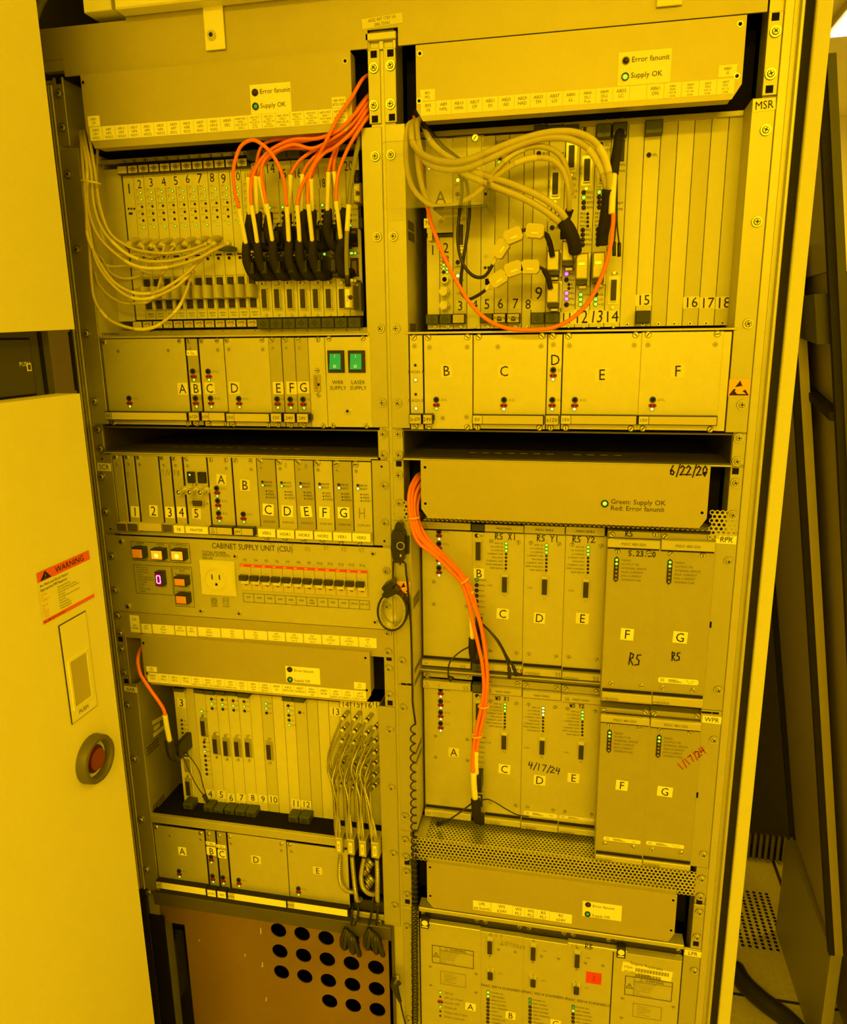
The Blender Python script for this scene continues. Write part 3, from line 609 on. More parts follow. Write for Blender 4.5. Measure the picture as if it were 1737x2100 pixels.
for k in range(N1):
    n = k+1; x0, x1 = XA+pw*k, XA+pw*(k+1)
    lab = 'narrow plain card numbered 1 at the left end of the upper left cage' if n == 1 else ('card numbered %d with green lights and ribbon cover in the upper left cage' % n if n < 12 else 'twelfth card of the upper left cage, mostly behind black plugs')
    t = card('plug_in_card', lab, x0, x1, zb, zt, y, group='axis cards in the upper left cage' if n > 1 else None)
    pr = MB('ink_grey')
    ejector(t, x0, x1, bz0, bz1, ty, y, 'tag', 'VME' if n > 1 else '', 'bus'); ejector(t, x0, x1, tz0, tz1, ty, y, 'star' if n > 1 else 'tag')
    obj('screw', shared(('pn', .9, .0026), lambda: m_pan(.9, .0026)), t, ((x0+x1)/2, y-.001, zat('e', 900, 2000, y))); obj('screw', shared(('pn', .2, .0026), lambda: m_pan(.2, .0026)), t, ((x0+x1)/2, y-.005, zat('e', 1000, 238, y)))
    if n == 1:
        pr.use('ink').text('1', (x0+x1)/2+.001, zat('e', 620, 535, y), y-.0003, .014)
        for q in (620, 648, 678): p = pt('e', q, 741, y); pr.disc(p.x, p.z, y-.0006, y, .0016, .0016, 8)
        p = pt('e', 642, 790, y); pr.box(p.x-.003, p.x+.003, y-.0006, y, p.z-.0016, p.z+.0016)
    else:
        if n in num: u0, v0, u1, v1, r = num[n]; sticker(t, 'e', u0, v0, u1, v1, y, str(n), .74, r, 'tape', 'ink')
        elif n == 10: sticker(t, 'f', 160, 345, 262, 445, y, '10', .78, 0, 'tape', 'ink')
        elif n == 11: sticker(t, 'f', 288, 345, 340, 432, y, '11', .78, 0, 'tape', 'ink')
        for q, z in enumerate(led_z):
            obj('indicator_light', shared(('led', 'gog'[q % 3] if 0 else ('g' if q in (0, 1, 5) else 'o'), .0017), lambda q=q: m_led(LEDS['g' if q in (0, 1, 5) else 'o'], .0017)), t, (x0+led_dx, y, z))
            nm = ('Signal', 'Signal', 'Signal Loss', 'Signal Loss', 'Error', 'User')[q]; pr.text(nm, x0+.003, z+.0046, y-.0003, .0016, 'l')
            if q < 4: pr.text('AB'[q % 2], x0+.0042, z+.0014, y-.0003, .0018)
        pr.text('Multi-Axis', (x0+x1)/2-.001, zat('e', 1300, 1432, y), y-.0003, .0022)
        pr.text('Interconnect', (x0+x1)/2, zat('e', 1300, 1772, y), y-.0003, .0018).use('ink').text('Agilent', (x0+x1)/2, zat('e', 1300, 1808, y), y-.0003, .0026).text('10897B', (x0+x1)/2, zat('e', 1300, 1838, y), y-.0003, .0018)
        xs = (x0+x1)/2-.001
        for va, vb in ((1450, 1540), (1675, 1762)): obj('header_socket', MB('socket').box(xs-.0048, xs+.0048, y-.003, y, zat('e', 1300, vb, y), zat('e', 1300, va, y), .0005), t)
        for va, vb in ((1205, 1222),): pr.use('ink').box(x0+.004, x1-.004, y-.0006, y, zat('e', 1500, vb, y), zat('e', 1500, va, y))
        obj('indicator_light', shared(('led', 'o', .0022), lambda: m_led('led_off', .0022)), t, (x0+.008, y, zat('e', 1516, 1250, y)))
        rz0, rz1 = zat('e', 1300, 1665, y-.02), zat('e', 1300, 1528, y-.02)
        b = MB('ribbon'); nn = 6                                                     # bowed ribbon-cable cover
        vs = []
        for q in range(nn+1):
            a = q/nn*math.pi; yy = y-.003-.017*math.sin(a); xx = xs-.0085*math.cos(a)
            vs += [(xx, yy, rz0+.001*math.sin(a)), (xx, yy, rz1+.001*math.sin(a))]
        b.add(vs, [(2*q, 2*q+2, 2*q+3, 2*q+1) for q in range(nn)], True); b.add([vs[2*q] for q in range(nn+1)], [tuple(range(nn, -1, -1))]); b.add([vs[2*q+1] for q in range(nn+1)], [tuple(range(nn+1))])
        obj('ribbon_cover', b, t)
    obj('printing', pr, t)
bl = card('blank_panel', 'plain recessed blank panel left of card 1 behind tan cables', xat('e', 330, 500, y), XA-.003, zb-.002, zt+.010, y+.002, 'card_grey', 'panel')
# --- upper left cards 13 to 20 (fibre cards behind the orange cables)
pw2 = (XC-XB)/8; zt2c = zat('f', 900, 225, y); zb2c = zat('f', 900, 1785, y)
gz0, gz1 = zat('f', 900, 1900, ty), zat('f', 900, 1795, ty)
stk = {13: (340, 270, 405, 345), 14: (492, 262, 606, 370), 15: (612, 318, 722, 425), 16: (772, 308, 866, 418), 17: (895, 330, 990, 425), 18: (1022, 412, 1104, 512), 19: (1195, 255, 1262, 372), 20: (1272, 235, 1375, 345)}
dsx = [505, 630, 757, 885, 1012, 1138, 1268]; ports = {}
for k in range(8):
    n = 13+k; x0, x1 = XB+pw2*k, XB+pw2*(k+1)
    t = card('plug_in_card', 'card %d behind black plugs in the right half of the upper left cage' % n if n < 20 else 'card 20 beside the centre post, carrying open fibre ports and the silver plug', x0, x1, zb2c, zt2c, y, group='fibre cards in the upper left cage')
    pr = MB('ink'); sticker(t, 'f', *stk[n], y, str(n), .82, .04, 'tape', 'ink', sx=.95)
    ejector(t, x0, x1, gz0, gz1, ty-.004, y, 'green'); obj('screw', shared(('pn', 1.6, .0028), lambda: m_pan(1.6, .0028)), t, (x1-.006, y-.001, zat('f', 900, 1922, y)))
    if n in (13, 15, 16): ejector(t, x0, x1, zat('f', 600, 215, ty), zat('f', 600, 118, ty), ty-.004, y, 'green')
    for va, vb in ((920, 1105), (1212, 1395)):
        z0, z1 = zat('f', 1100, vb, y), zat('f', 1100, va, y); xa = x0+.0030; ports[(n, va)] = (xa+.006, (z0+z1)/2)
        o = obj('fibre_port', MB('socket').box(xa, xa+.0125, y-.0015, y, z0, z1), t); obj('port_cover', MB('brown').box(xa+.0024, xa+.0092, y-.0022, y-.0015, z0+.004, z1-.004), o)
    for q, (v, nm) in enumerate(((680, 'FAIL'), (735, 'WDER'), (790, 'RUN'), (845, 'STP'), (893, ''), (1165, 'HSSL2'))):
        z = zat('f', 1075, v, y); k2 = 'g' if q in (0, 4, 5) else 'o'
        obj('indicator_light', shared(('led', k2, .0024), lambda k2=k2: m_led(LEDS[k2], .0024)), t, (x0+.0045, y, z))
        if nm: pr.text(nm, x0+.0085, z, y-.0003, .0024, 'l')
    if n == 20: led(t, 'f', 1362, 1155, y, 'g'); led(t, 'f', 1393, 1155, y, 'g')
    if n < 20:
        xc = xat('f', dsx[k], 1600, y); dsub(t, 'f', dsx[k], 1605, y, .030, .0085)
        if n in (13, 15, 16): pr.text('SETP', x0+.005, zat('f', 700, 1425, y), y-.0003, .0018).text('TEST', x1-.005, zat('f', 700, 1425, y), y-.0003, .0018).disc(xc-.004, zat('f', 700, 1450, y), y-.0008, y, .0016, .0016, 8).disc(xc, zat('f', 700, 1450, y), y-.0008, y, .0016, .0016, 8)
        else: pr.text('X100', xc, zat('f', 1000, 1450, y), y-.0003, .0026)
    obj('printing', pr, t)

# --- MSR cards
y = DM
def mcard(label, c0, u0, v0, c1, u1, v1, **k):
    a, b = pt(c0, u0, v0, y), pt(c1, u1, v1, y); return card('plug_in_card', label, a.x, b.x, b.z, a.z, y, **k), a.x, b.x, b.z, a.z
zT, zBm = zat('g', 600, 25, y), zat('h', 600, 1530, y)
gx = lambda u, v=1960: xat('g', u, v, y)
hx = lambda u, v=1540: xat('h', u, v, y)
ed = [gx(483), gx(612), gx(748), gx(886), gx(1028), gx(1165), gx(1305, 1700), gx(1450, 1700), hx(28), hx(130), hx(240), hx(340), hx(443), hx(548), hx(660)]
nb = 7; xe = hx(1450, 1500); ed2 = [ed[-1]+(xe-ed[-1])*k/nb for k in range(nb+1)]
z12 = zat('g', 600, 1035, y)
info = {1: 'short plain card numbered 1 at the left end of MSR', 2: 'short MSR card numbered 2 with coax sockets and a column of red and green lights', 3: 'MSR card numbered 3 marked LIMIT with black cables hanging in front', 4: 'plain MSR card numbered 4 behind the orange loop',
        5: 'MSR card numbered 5 with a square black jack', 6: 'plain MSR card numbered 6 behind the white ferrite beads', 7: 'plain MSR card numbered 7 behind the white ferrite beads', 8: 'MSR card numbered 8, half hidden under card 9',
        9: 'MSR card numbered 9 left of the two metal plugs', 10: 'MSR card numbered 10 holding two stacked metal plugs', 11: 'MSR card numbered 11 with four glowing pink lights', 12: 'MSR card numbered 12 under the bigger left metal plug', 13: 'MSR card numbered 13 beside the orange cable end', 14: 'MSR card numbered 14 with the hanging black leads'}
mc = {}
for n in range(1, 15):
    x0, x1 = ed[n-1], ed[n]; top = zT if n < 9 else zat('h', 60, 95, y) if n < 10 else zat('h', 450, 62, y)
    if n in (1, 2): top = z12
    mc[n] = card('plug_in_card', info[n], x0, x1, zBm, top, y, m='card_grey' if n in (3, 6, 7, 8) else 'card')
    if n not in (1, 2, 6, 7, 3): pass
for n in range(1, nb+1):
    x0, x1 = ed2[n-1], ed2[n]; s = 14+n
    lab = {15: 'blank MSR strip right of card 14, without a number', 16: 'MSR card numbered 15 with a dark top handle and SFL light', 17: 'first blank MSR strip right of card 15', 18: 'second blank MSR strip right of card 15', 19: 'blank MSR card numbered 16', 20: 'blank MSR card numbered 17', 21: 'blank MSR card numbered 18 at the right end'}[s]
    mc[s] = t = card('blank_panel' if s != 16 else 'plug_in_card', lab, x0, x1, zBm, zat('h', 800, 42, y), y, m='card_grey' if n in (3, 5, 7) else 'card', cat='card', group='blank strips of MSR' if s != 16 else None)
    for vz, uu in ((52, 800), (1512, 740)): obj('screw', shared(('cap', .0028), lambda: m_cap(.0028)), t, ((x0+x1)/2, y, zat('h', uu, vz, y)))
mp = {n: MB('ink') for n in mc}
# top blank panel over 1 and 2
ta = card('filler_panel', 'wide MSR panel marked A behind the clear plastic bracket', xat('g', 465, 300, y), ed[2], z12+.006, zT, y, m='card', cat='panel')
led(ta, 'g', 505, 322, y, 'w', .0026); obj('printing', MB('ink').text('A', xat('g', 618, 640, y), zat('g', 618, 625, y), y-.0003, .0165), ta); screw(ta, 'g', 622, 864, y, 'flat', .0032)
box_part(ta, 'lower_edge', 'g', 478, 1005, 745, 1030, y-.0008, y, 'black', 0)
obj('side_gap', MB('void').box(xat('g', 436, 1200, y), ed[0]-.0005, y+.001, y+.002, zBm, zT), ms)
numz = {1: (488, 1110, 588, 1220), 2: (625, 1085, 720, 1200), 3: (775, 1680, 865, 1790), 4: (930, 1670, 1012, 1780), 5: (1040, 1660, 1148, 1775), 6: (1175, 1655, 1288, 1770), 7: (1328, 1655, 1440, 1770), 8: (1470, 1665, 1560, 1775)}
for n, q in numz.items(): sticker(mc[n], 'g', *q, y, str(n), .86, 0, 'card' if n in (1, 2) else 'tape', 'ink', sx=.92)
for n, q in {9: (45, 1240, 128, 1340), 10: (150, 680, 240, 775), 11: (240, 1425, 330, 1510), 12: (335, 1405, 440, 1510), 13: (443, 1408, 545, 1505), 14: (548, 1412, 660, 1500), 16: (778, 1300, 888, 1378), 19: (1118, 1315, 1225, 1395), 20: (1232, 1318, 1342, 1398), 21: (1345, 1315, 1458, 1400)}.items():
    sticker(mc[n], 'h', *q, y, str({16: 15, 19: 16, 20: 17, 21: 18}.get(n, n)), .86, .03 if n > 12 else 0, 'sticker' if n > 10 else 'tape', 'ink', sx=.95, shear=.12 if n in (13, 15) else 0)
gy = y-.014
for n, a in ((1, (460, 1825, 597, 1925)), (2, (600, 1822, 730, 1922)), (5, (1018, 1815, 1150, 1910))):
    x0, x1, z0, z1 = rect('g', *a, gy); ejector(mc[n], x0, x1, z0, z1, gy, y, 'green')
for n, a, tx in ((3, (735, 1818, 868, 1918), ''), (6, (1152, 1812, 1288, 1912), 'Acromag'), (7, (1295, 1812, 1432, 1912), 'Acromag')):
    x0, x1, z0, z1 = rect('g', *a, gy); o = ejector(mc[n], x0, x1, z0, z1, gy, y, 'tag')
    if tx: b = MB('ink').text(tx, (x0+x1)/2, z1-.006, gy-.0006, .0035, sx=.85); cx, cz = (x0+x1)/2, z0+.006; b.box(cx-.003, cx+.003, gy-.0007, gy-.0005, cz-.003, cz+.003); b.use('tag').stroke([(cx-.0018, cz+.0015), (cx, cz-.001), (cx+.002, cz+.0018)], .0009, gy-.0009); obj('lettering', b, o)
for n, a in ((9, (28, 1428, 126, 1508)), (10, (128, 1425, 235, 1505))):
    x0, x1, z0, z1 = rect('h', *a, gy); ejector(mc[n], x0, x1, z0, z1, gy, y, 'green')
for n, a, st in ((13, (497, 82, 604, 178), 'green'), (14, (612, 72, 718, 165), 'black'), (16, (848, 55, 970, 150), 'plain'), (16, (778, 1415, 880, 1505), 'black'), (9, (50, 92, 155, 120), 'black'), (10, (160, 92, 268, 122), 'black'), (11, (272, 90, 375, 128), 'black')):
    x0, x1, z0, z1 = rect('h', *a, gy)
    if st == 'plain': obj('ejector_handle', MB('ejector').box(x0, x1, gy, y, z0, z1, .0012), mc[n])
    else: ejector(mc[n], x0, x1, z0, z1, gy, y, st)
for n, us in ((1, 560), (2, 695), (3, 830), (4, 970), (5, 1105), (6, 1240), (7, 1385), (8, 1500)): screw(mc[n], 'g', us, 1950, y, 'pan', .003)
for n, us in ((10, 200), (11, 300), (12, 408), (13, 512), (14, 618)): screw(mc[n], 'h', us, 1525, y, 'pan', .003)
for n, u, v in ((10, 228, 92), (11, 340, 82), (12, 455, 78), (13, 570, 65), (14, 685, 55), (9, 118, 95)): screw(mc[n], 'h', u, v, y, 'pan', .003)
# card 2: lights and coax sockets
for q, v in enumerate((1240, 1278, 1317, 1354, 1391)):
    led(mc[2], 'g', 650, v, y, 'rrggo'[q], .0022); led(mc[2], 'g', 686, v, y, 'roggg'[q], .0022); a = pt('g', 622, v, y); mp[2].text(('B2', 'B1', 'BA', 'BB', 'NC')[q], a.x, a.z, y-.0003, .0018)
def coax(par, c, u, v, y, r, cap=True):
    p = pt(c, u, v, y); b = MB('zinc'); b.disc(p.x, p.z, y-.004, y, r*1.1, r*1.15, 6, sm=False).disc(p.x, p.z, y-.012, y-.004, r*.85, r*.9, 14)
    if cap: b.use('tape').disc(p.x, p.z, y-.0125, y-.012, r*.7, r*.7, 12)
    else: b.use('void').disc(p.x, p.z, y-.0125, y-.012, r*.55, r*.55, 12)
    return obj('coax_socket', b, par)
coax(mc[2], 'g', 673, 1470, y, .0062, False); coax(mc[2], 'g', 660, 1592, y-.006, .0068); coax(mc[2], 'g', 660, 1735, y-.006, .0068)
# card 3 lights and socket, card 5 and others
for v, k2, nm in ((448, 'y', 'LEVEL'), (593, 'o', 'AL'), (1290, 'o', 'LIMIT'), (1428, 'w', 'POWER')):
    led(mc[3], 'g', 795, v, y, k2, .0030); a = pt('g', 800, v+46, y); mp[3].text(nm, a.x, a.z, y-.0003, .0032)
mp[3].text('OFF', *[(lambda p: (p.x, p.z))(pt('g', 810, 1608, y))][0], y-.0003, .0028); dsub(mc[3], 'g', 828, 1012, y, .030, .009)
sq = rect('g', 728, 55, 868, 160, y); mp[4].use('ink'); obj('maker_label', MB('tag').box(sq[0], sq[1], y-.0006, y, sq[2], sq[3]), mc[3])
for n, u, v in ((7, 1370, 864), (6, 1225, 1055), (5, 1083, 1230), (8, 1495, 1000)): screw(mc[n], 'g', u, v, y, 'flat', .0030)
x0, x1, z0, z1 = rect('g', 1062, 1445, 1152, 1565, y); o = obj('network_jack', MB('card').box(x0, x1, y-.002, y, z0, z1, .0005), mc[5]); obj('jack_opening', MB('void').box(x0+.002, x1-.002, y-.0026, y-.002, z0+.006, z1-.002), o)
for u in (1075, 1110): led(mc[5], 'g', u, 1345, y, 'o', .0018)
for u, v in ((1116, 537), (1150, 537)): led(mc[5], 'g', u, v, y, 'o', .002)
a = pt('g', 1098, 588, y); mp[5].box(a.x-.0042, a.x-.0006, y-.0006, y, a.z-.0018, a.z+.0018).box(a.x+.0004, a.x+.004, y-.0006, y, a.z-.0018, a.z+.0018)
led(mc[6], 'g', 1226, 224, y, 'o', .003); led(mc[6], 'g', 1222, 268, y, 'g', .003); a = pt('g', 1255, 224, y); mp[6].text('FAIL', a.x, a.z, y-.0003, .0032, 'l'); a = pt('g', 1215, 58, y); mp[6].text('AVME', a.x+.004, a.z, y-.0003, .0046, shear=.15)
led(mc[9], 'g', 1625, 175, y, 'o', .0032); a = pt('g', 1662, 175, y); mp[9].text('BUS', a.x, a.z, y-.0003, .0034, 'l')
for n, u, v, nm in ((10, 205, 515, 'X100'), (11, 320, 322, 'X100'), (12, 430, 418, 'X100'), (13, 545, 420, ''), (14, 618, 1270, '')):
    dsub(mc[n], 'h', u, v, y, .030, .0085); a = pt('h', u-40, v, y)
    if nm: mp[n].text(nm, a.x, a.z, y-.0003, .0032, 'c', math.pi/2)
a = pt('h', 628, 1150, y); mp[14].text('X100', a.x, a.z, y-.0003, .0028)
led(mc[10], 'h', 182, 824, y, 'o', .003); a = pt('h', 204, 824, y); mp[10].text('SEL', a.x, a.z, y-.0003, .0032, 'l'); a = pt('h', 240, 297, y); mp[10].text('STEP', a.x, a.z, y-.0003, .0034)
for v, nm in ((475, 'SEL'), (520, '+5'), (563, '+15'), (606, '-15')): a = pt('h', 322, v, y); mp[11].text(nm, a.x, a.z, y-.0003, .0032, 'l')
led(mc[11], 'h', 305, 475, y, 'o', .003)
for v, k2, nm in ((1110, 'p', 'Rlo'), (1153, 'p', 'Rhi'), (1195, 'o', 'Ron'), (1290, 'p', 'Mlo'), (1331, 'p', 'Mhi'), (1372, 'o', 'Mon')):
    led(mc[11], 'h', 284, v, y, k2, .0032); a = pt('h', 303, v, y); mp[11].text(nm, a.x, a.z, y-.0003, .0032, 'l')
for v, nm in ((1228, 'R'), (1256, 'M')): led(mc[11], 'h', 301, v, y, 'o', .002); a = pt('h', 315, v, y); mp[11].text(nm, a.x, a.z, y-.0003, .0032, 'l')
for q, v in enumerate((573, 609, 645, 681)):
    led(mc[12], 'h', 407, v, y, 'ogoo'[q], .003); led(mc[13], 'h', 517, v-3, y, 'gooo'[q], .003); a = pt('h', 430, v, y); mp[12].text(('RR2', 'RR1', 'RM2', 'RM1')[q], a.x, a.z, y-.0003, .0032, 'l')
for q, v in enumerate((725, 753, 782, 812)):
    nm = ('PR2', 'PR1', 'PM2', 'PM1')[q]; led(mc[12], 'h', 435, v, y, 'o', .0019)
    a = pt('h', 380, v, y); mp[12].text(nm, a.x, a.z, y-.0003, .0031, 'l'); a = pt('h', 486, v-2, y); mp[13].text(nm, a.x, a.z, y-.0003, .0031, 'l')
for q, v in enumerate((840, 874, 910, 945)):
    nm = ('PR2', 'PR1', 'PM2', 'PM1')[q]; led(mc[12], 'h', 400, v, y, 'o', .003); led(mc[13], 'h', 508, v-4, y, 'o', .003); a = pt('h', 420, v, y); mp[12].text(nm, a.x, a.z, y-.0003, .0031, 'l')
for q, v in enumerate((1300, 1335, 1370)):
    nm = ('+5L', '-15', '+15')[q]; led(mc[12], 'h', 386-q, v, y, 'g', .003); a = pt('h', 412, v, y); mp[12].text(nm, a.x, a.z, y-.0003, .0032, 'l')
    led(mc[13], 'h', 493-q, v-2, y, 'g' if q else 'o', .003); a = pt('h', 510, v, y); mp[13].text(nm, a.x, a.z, y-.0003, .0032, 'l')
led(mc[13], 'h', 531, 233, y, 'o', .003); led(mc[13], 'h', 529, 273, y, 'g', .003)
for v, nm in ((233, 'SEL'), (271, '+5V')): a = pt('h', 553, v, y); mp[13].text(nm, a.x, a.z, y-.0003, .0034, 'l')
for u, v, nm in ((683, 374, 'HSSL'), (678, 420, 'PWR'), (668, 648, 'BIST'), (664, 692, 'VME')): a = pt('h', u, v, y); mp[14].text(nm, a.x, a.z, y-.0003, .0028)
led(mc[14], 'h', 627, 655, y, 'g', .0024); box_part(mc[14], 'fibre_port', 'h', 668, 195, 694, 348, y-.002, y, 'socket', .0005)
led(mc[16], 'h', 871, 306, y, 'o', .003); a = pt('h', 895, 306, y); mp[16].text('SFL', a.x, a.z, y-.0003, .0032, 'l')
box_part(mc[12], 'slot', 'h', 404, 90, 424, 172, y-.001, y, 'socket', 0)
for n, b in mp.items():
    if b.v: obj('printing', b, mc[n])
# ================================================================== power modules (flush with the flanges)
def module(name, label, c0, u0, v0, c1, u1, v1, y=-.001, m='panel', cat='module', group=None):
    a, b = pt(c0, u0, v0, y), pt(c1, u1, v1, y); t = thing(name, label, cat, ((a.x+b.x)/2, y, b.z), group)
    obj('front_panel', MB(m).box(a.x+.0004, b.x-.0004, y, y+.003, b.z, a.z, .0005), t); return t
def handle(t, c, u0, v0, u1, v1, y, tagtxt='', tagw=None, c1=None, dark=True, dep=.012, m='tag'):
    yf = y-dep; x0, x1, z0, z1 = rect(c, u0, v0, u1, v1, yf, c1)
    o = obj('handle', MB('black' if dark else 'tag').box(x0, x1, yf, y, z0, z1, .0008), t); w = .0011 if dark else .0004
    xt = x0+(tagw if tagw else (x1-x0))
    b = MB(m); b.box(x0+w, xt-w*.5, yf-.0004, yf, z0+w, z1-w)
    if tagw: b.use('tag').box(xt+w*.2, x1-w, yf-.0004, yf, z0+w, z1-w)
    obj('label_plate', b, o)
    if tagtxt:
        n = tagtxt.count('\n')+1; h = (z1-z0)*(.34 if n == 1 else .22); wd = max(sum(GL.get(q, GL['-'])[2] for q in ln) for ln in tagtxt.split('\n'))*h/GL['cap']
        obj('lettering', MB('ink').text(tagtxt, (x0+xt)/2, (z0+z1)/2, yf-.0006, h, 'c', 0, min(1, (xt-x0)*.84/wd)), o)
    return o
Y0 = -.001
PM = 'power modules of the upper left bay'
def L_(s): return 'power module %s in the row under the upper left card cage' % s
zc_ = .0
A1 = module('power_module', 'wide blank power module A under the upper left card cage, left end', 'i', 346, 285, 'i', 1290, 1185, group=PM)
B1 = module('power_module', 'narrow power module B with two jack groups under the upper left cage', 'i', 1228, 280, 'i', 1420, 1185, m='panel_dark', group=PM)
C1 = module('power_module', 'power module C with two jack groups, right of narrow module B, under upper left cage', 'i', 1360, 280, 'j', 140, 1070, group=PM)
D1 = module('power_module', 'wide power module D under the upper left card cage', 'j', 82, 245, 'j', 552, 1072, group=PM)
E1 = module('power_module', 'narrow power module E, first of three beside wide D, upper left bay', 'j', 499, 240, 'j', 668, 1075, m='panel_dark', group=PM)
F1 = module('power_module', 'narrow power module F, middle of three beside wide D, upper left bay', 'j', 623, 240, 'j', 790, 1077, m='panel_dark', group=PM)
G1 = module('power_module', 'narrow power module G with black knob at its handle, upper left bay', 'j', 746, 240, 'j', 913, 1078, m='panel_dark', group=PM)
H1 = module('filler_panel', 'narrow panel with a brown card slot left of the green switches', 'j', 871, 238, 'j', 1066, 1080, cat='panel')
K1 = module('switch_panel', 'panel with two green rocker switches lettered WRR SUPPLY and LASER SUPPLY', 'j', 1028, 235, 'j', 1482, 1082, cat='panel')
mods = dict(A=A1, B=B1, C=C1, D=D1, E=E1, F=F1, G=G1); prs = {k: MB('ink_grey') for k in mods}
for n, c, p1, p2, p3, sb in (('A', 'i', (640, 903), (647, 955), (650, 988), '1'), ('B', 'i', (1307, 620), (1315, 677), (1320, 710), '2'), ('B', 'i', (1335, 903), (1340, 957), (1347, 990), '1'), ('C', 'i', (1468, 622), (1475, 677), (1478, 710), '2'), ('C', 'i', (1493, 903), (1500, 957), (1503, 992), '1'),
                         ('D', 'j', (229, 812), (234, 858), (236, 890), '1'), ('E', 'j', (588, 815), (593, 862), (597, 895), '1'), ('F', 'j', (711, 818), (715, 866), (718, 897), '1'), ('G', 'j', (831, 818), (836, 866), (840, 899), '1')):
    delta(mods[n], prs[n], c, p1, p2, p3, Y0, sb, 'g', n in 'ACD')
for n, b in prs.items(): obj('printing', b, mods[n])
for n, c, q in (('A', 'i', (1143, 742, 1255, 866)), ('B', 'i', (1282, 740, 1395, 862)), ('C', 'i', (1425, 738, 1540, 860)), ('D', 'j', (135, 655, 238, 770)), ('E', 'j', (545, 655, 650, 770)), ('F', 'j', (670, 650, 775, 770)), ('G', 'j', (777, 650, 890, 762))): sticker(mods[n], c, *q, Y0, n, .76, 0, 'tape', 'ink')
def mm(c, w): return w
handle(A1, 'i', 375, 1042, 1250, 1140, Y0, '5V', .0125, m='panel'); handle(B1, 'i', 1255, 1045, 1375, 1143, Y0-.003, '\u00b112V'); handle(C1, 'i', 1390, 1047, 1648, 1146, Y0, '\u00b115V', .0125)
handle(D1, 'j', 103, 945, 520, 1035, Y0, '15V', .0135); handle(E1, 'j', 520, 945, 630, 1035, Y0-.003, '15V'); handle(F1, 'j', 645, 947, 757, 1038, Y0-.003, '24V'); handle(G1, 'j', 765, 948, 880, 1040, Y0-.003, '24V')
box_part(G1, 'knob', 'j', 882, 962, 905, 1012, -.010, Y0, 'black', .001)
for t, c, uv in ((A1, 'i', [(375, 317), (1165, 303), (1250, 1168), (470, 1160)]), (B1, 'i', [(1262, 303), (1350, 1168)]), (C1, 'i', [(1395, 303), (1560, 300), (1477, 1168), (1640, 1168)]), (D1, 'j', [(113, 267), (444, 262), (182, 1050), (508, 1057)]), (E1, 'j', [(538, 262), (600, 1057)]), (F1, 'j', [(662, 262), (718, 1060)]), (G1, 'j', [(786, 262), (838, 1060)]),
                 (H1, 'j', [(968, 258), (1022, 1065), (963, 548), (976, 780)]), (K1, 'j', [(1072, 250), (1390, 248), (1113, 1065), (1425, 1068)])):
    for u, v in uv: screw(t, c, u, v, Y0, 'pan', .0042)
for t, c, uv in ((A1, 'i', [(525, 410), (1048, 402)]), (B1, 'i', [(1280, 383)]), (C1, 'i', [(1567, 397)]), (D1, 'j', [(135, 350), (452, 350)]), (E1, 'j', [(548, 337)]), (F1, 'j', [(672, 337)]), (G1, 'j', [(797, 337)])):
    for u, v in uv: screw(t, c, u, v, Y0, 'flat', .0034)
def makers(t, c, u0, v0, u1, v1, y):
    x0, x1, z0, z1 = rect(c, u0, v0, u1, v1, y); o = obj('maker_sticker', MB('sticker').box(x0, x1, y-.0003, y, z0, z1), t); b = MB('ink_grey'); h = z1-z0; w = x1-x0
    for k in range(3): b.box(x0+w*.38, x0+w*(.62+.1*(k % 2)+.2*(k == 2)), y-.0005, y-.0004, z1-h*(.3+.22*k)-h*.05, z1-h*(.3+.22*k)+h*.02)
    b.text('K', x0+w*.18, z0+h*.5, y-.0005, h*.45); obj('lettering', b, o)
makers(B1, 'i', 1238, 402, 1352, 455, Y0)
x0, x1, z0, z1 = rect('j', 930, 588, 1000, 742, Y0); o = obj('card_slot', MB('panel_dark').box(x0, x1, Y0-.003, Y0, z0, z1, .0008), H1); obj('slot_opening', MB('brown').box(x0+.002, x0+(x1-x0)*.6, Y0-.0036, Y0-.003, z0+.003, z1-.002), o); obj('slot_key', MB('void').box(x0+(x1-x0)*.55, x0+(x1-x0)*.9, Y0-.0034, Y0-.003, z0+.008, z1-.012), o)
for u0, u1, tx, cu in ((1062, 1223, 'WRR\nSUPPLY', 1157), (1254, 1417, 'LASER\nSUPPLY', 1347)):
    x0, x1, z0, z1 = rect('j', u0, 360, u1, 567, Y0); o = obj('rocker_switch', MB('black').box(x0, x1, Y0-.004, Y0, z0, z1, .001), K1); cx, cz, hw, hh = (x0+x1)/2-.0003, (z0+z1)/2, (x1-x0)*.33, (z1-z0)*.355
    prof = [(Y0-.0045, -hh), (Y0-.0085, -hh*.95), (Y0-.0055, 0), (Y0-.0045, hh)]
    vs = [(cx+sx*hw, yy, cz+zz) for yy, zz in prof for sx in (-1, 1)]; b = MB('rocker').add(vs, [(0, 1, 3, 2), (2, 3, 5, 4), (4, 5, 7, 6)], False).add([vs[0], vs[2], vs[4], vs[6]], [(0, 1, 2, 3)]).add([vs[1], vs[3], vs[5], vs[7]], [(3, 2, 1, 0)])
    obj('rocker', b, o); b = MB('rocker_mark').box(cx-.0003, cx+.0003, Y0-.0063, Y0-.0061, cz+hh*.50, cz+hh*.85); b.ringdisc(cx, cz-hh*.58, Y0-.0092, Y0-.0080, .0014, .0021, 14); obj('lettering', b, o)
    p = pt('j', cu, 685, Y0); obj('lettering', MB('ink').text(tx, p.x, p.z, Y0-.0003, .0052), K1)
p = pt('j', 1253, 927, Y0); obj('hex_nut', MB('steel').disc(p.x, p.z, Y0-.004, Y0, .0046, .0048, 6, sm=False).use('void').disc(p.x, p.z, Y0-.0042, Y0-.004, .0022, .0022, 8), K1)
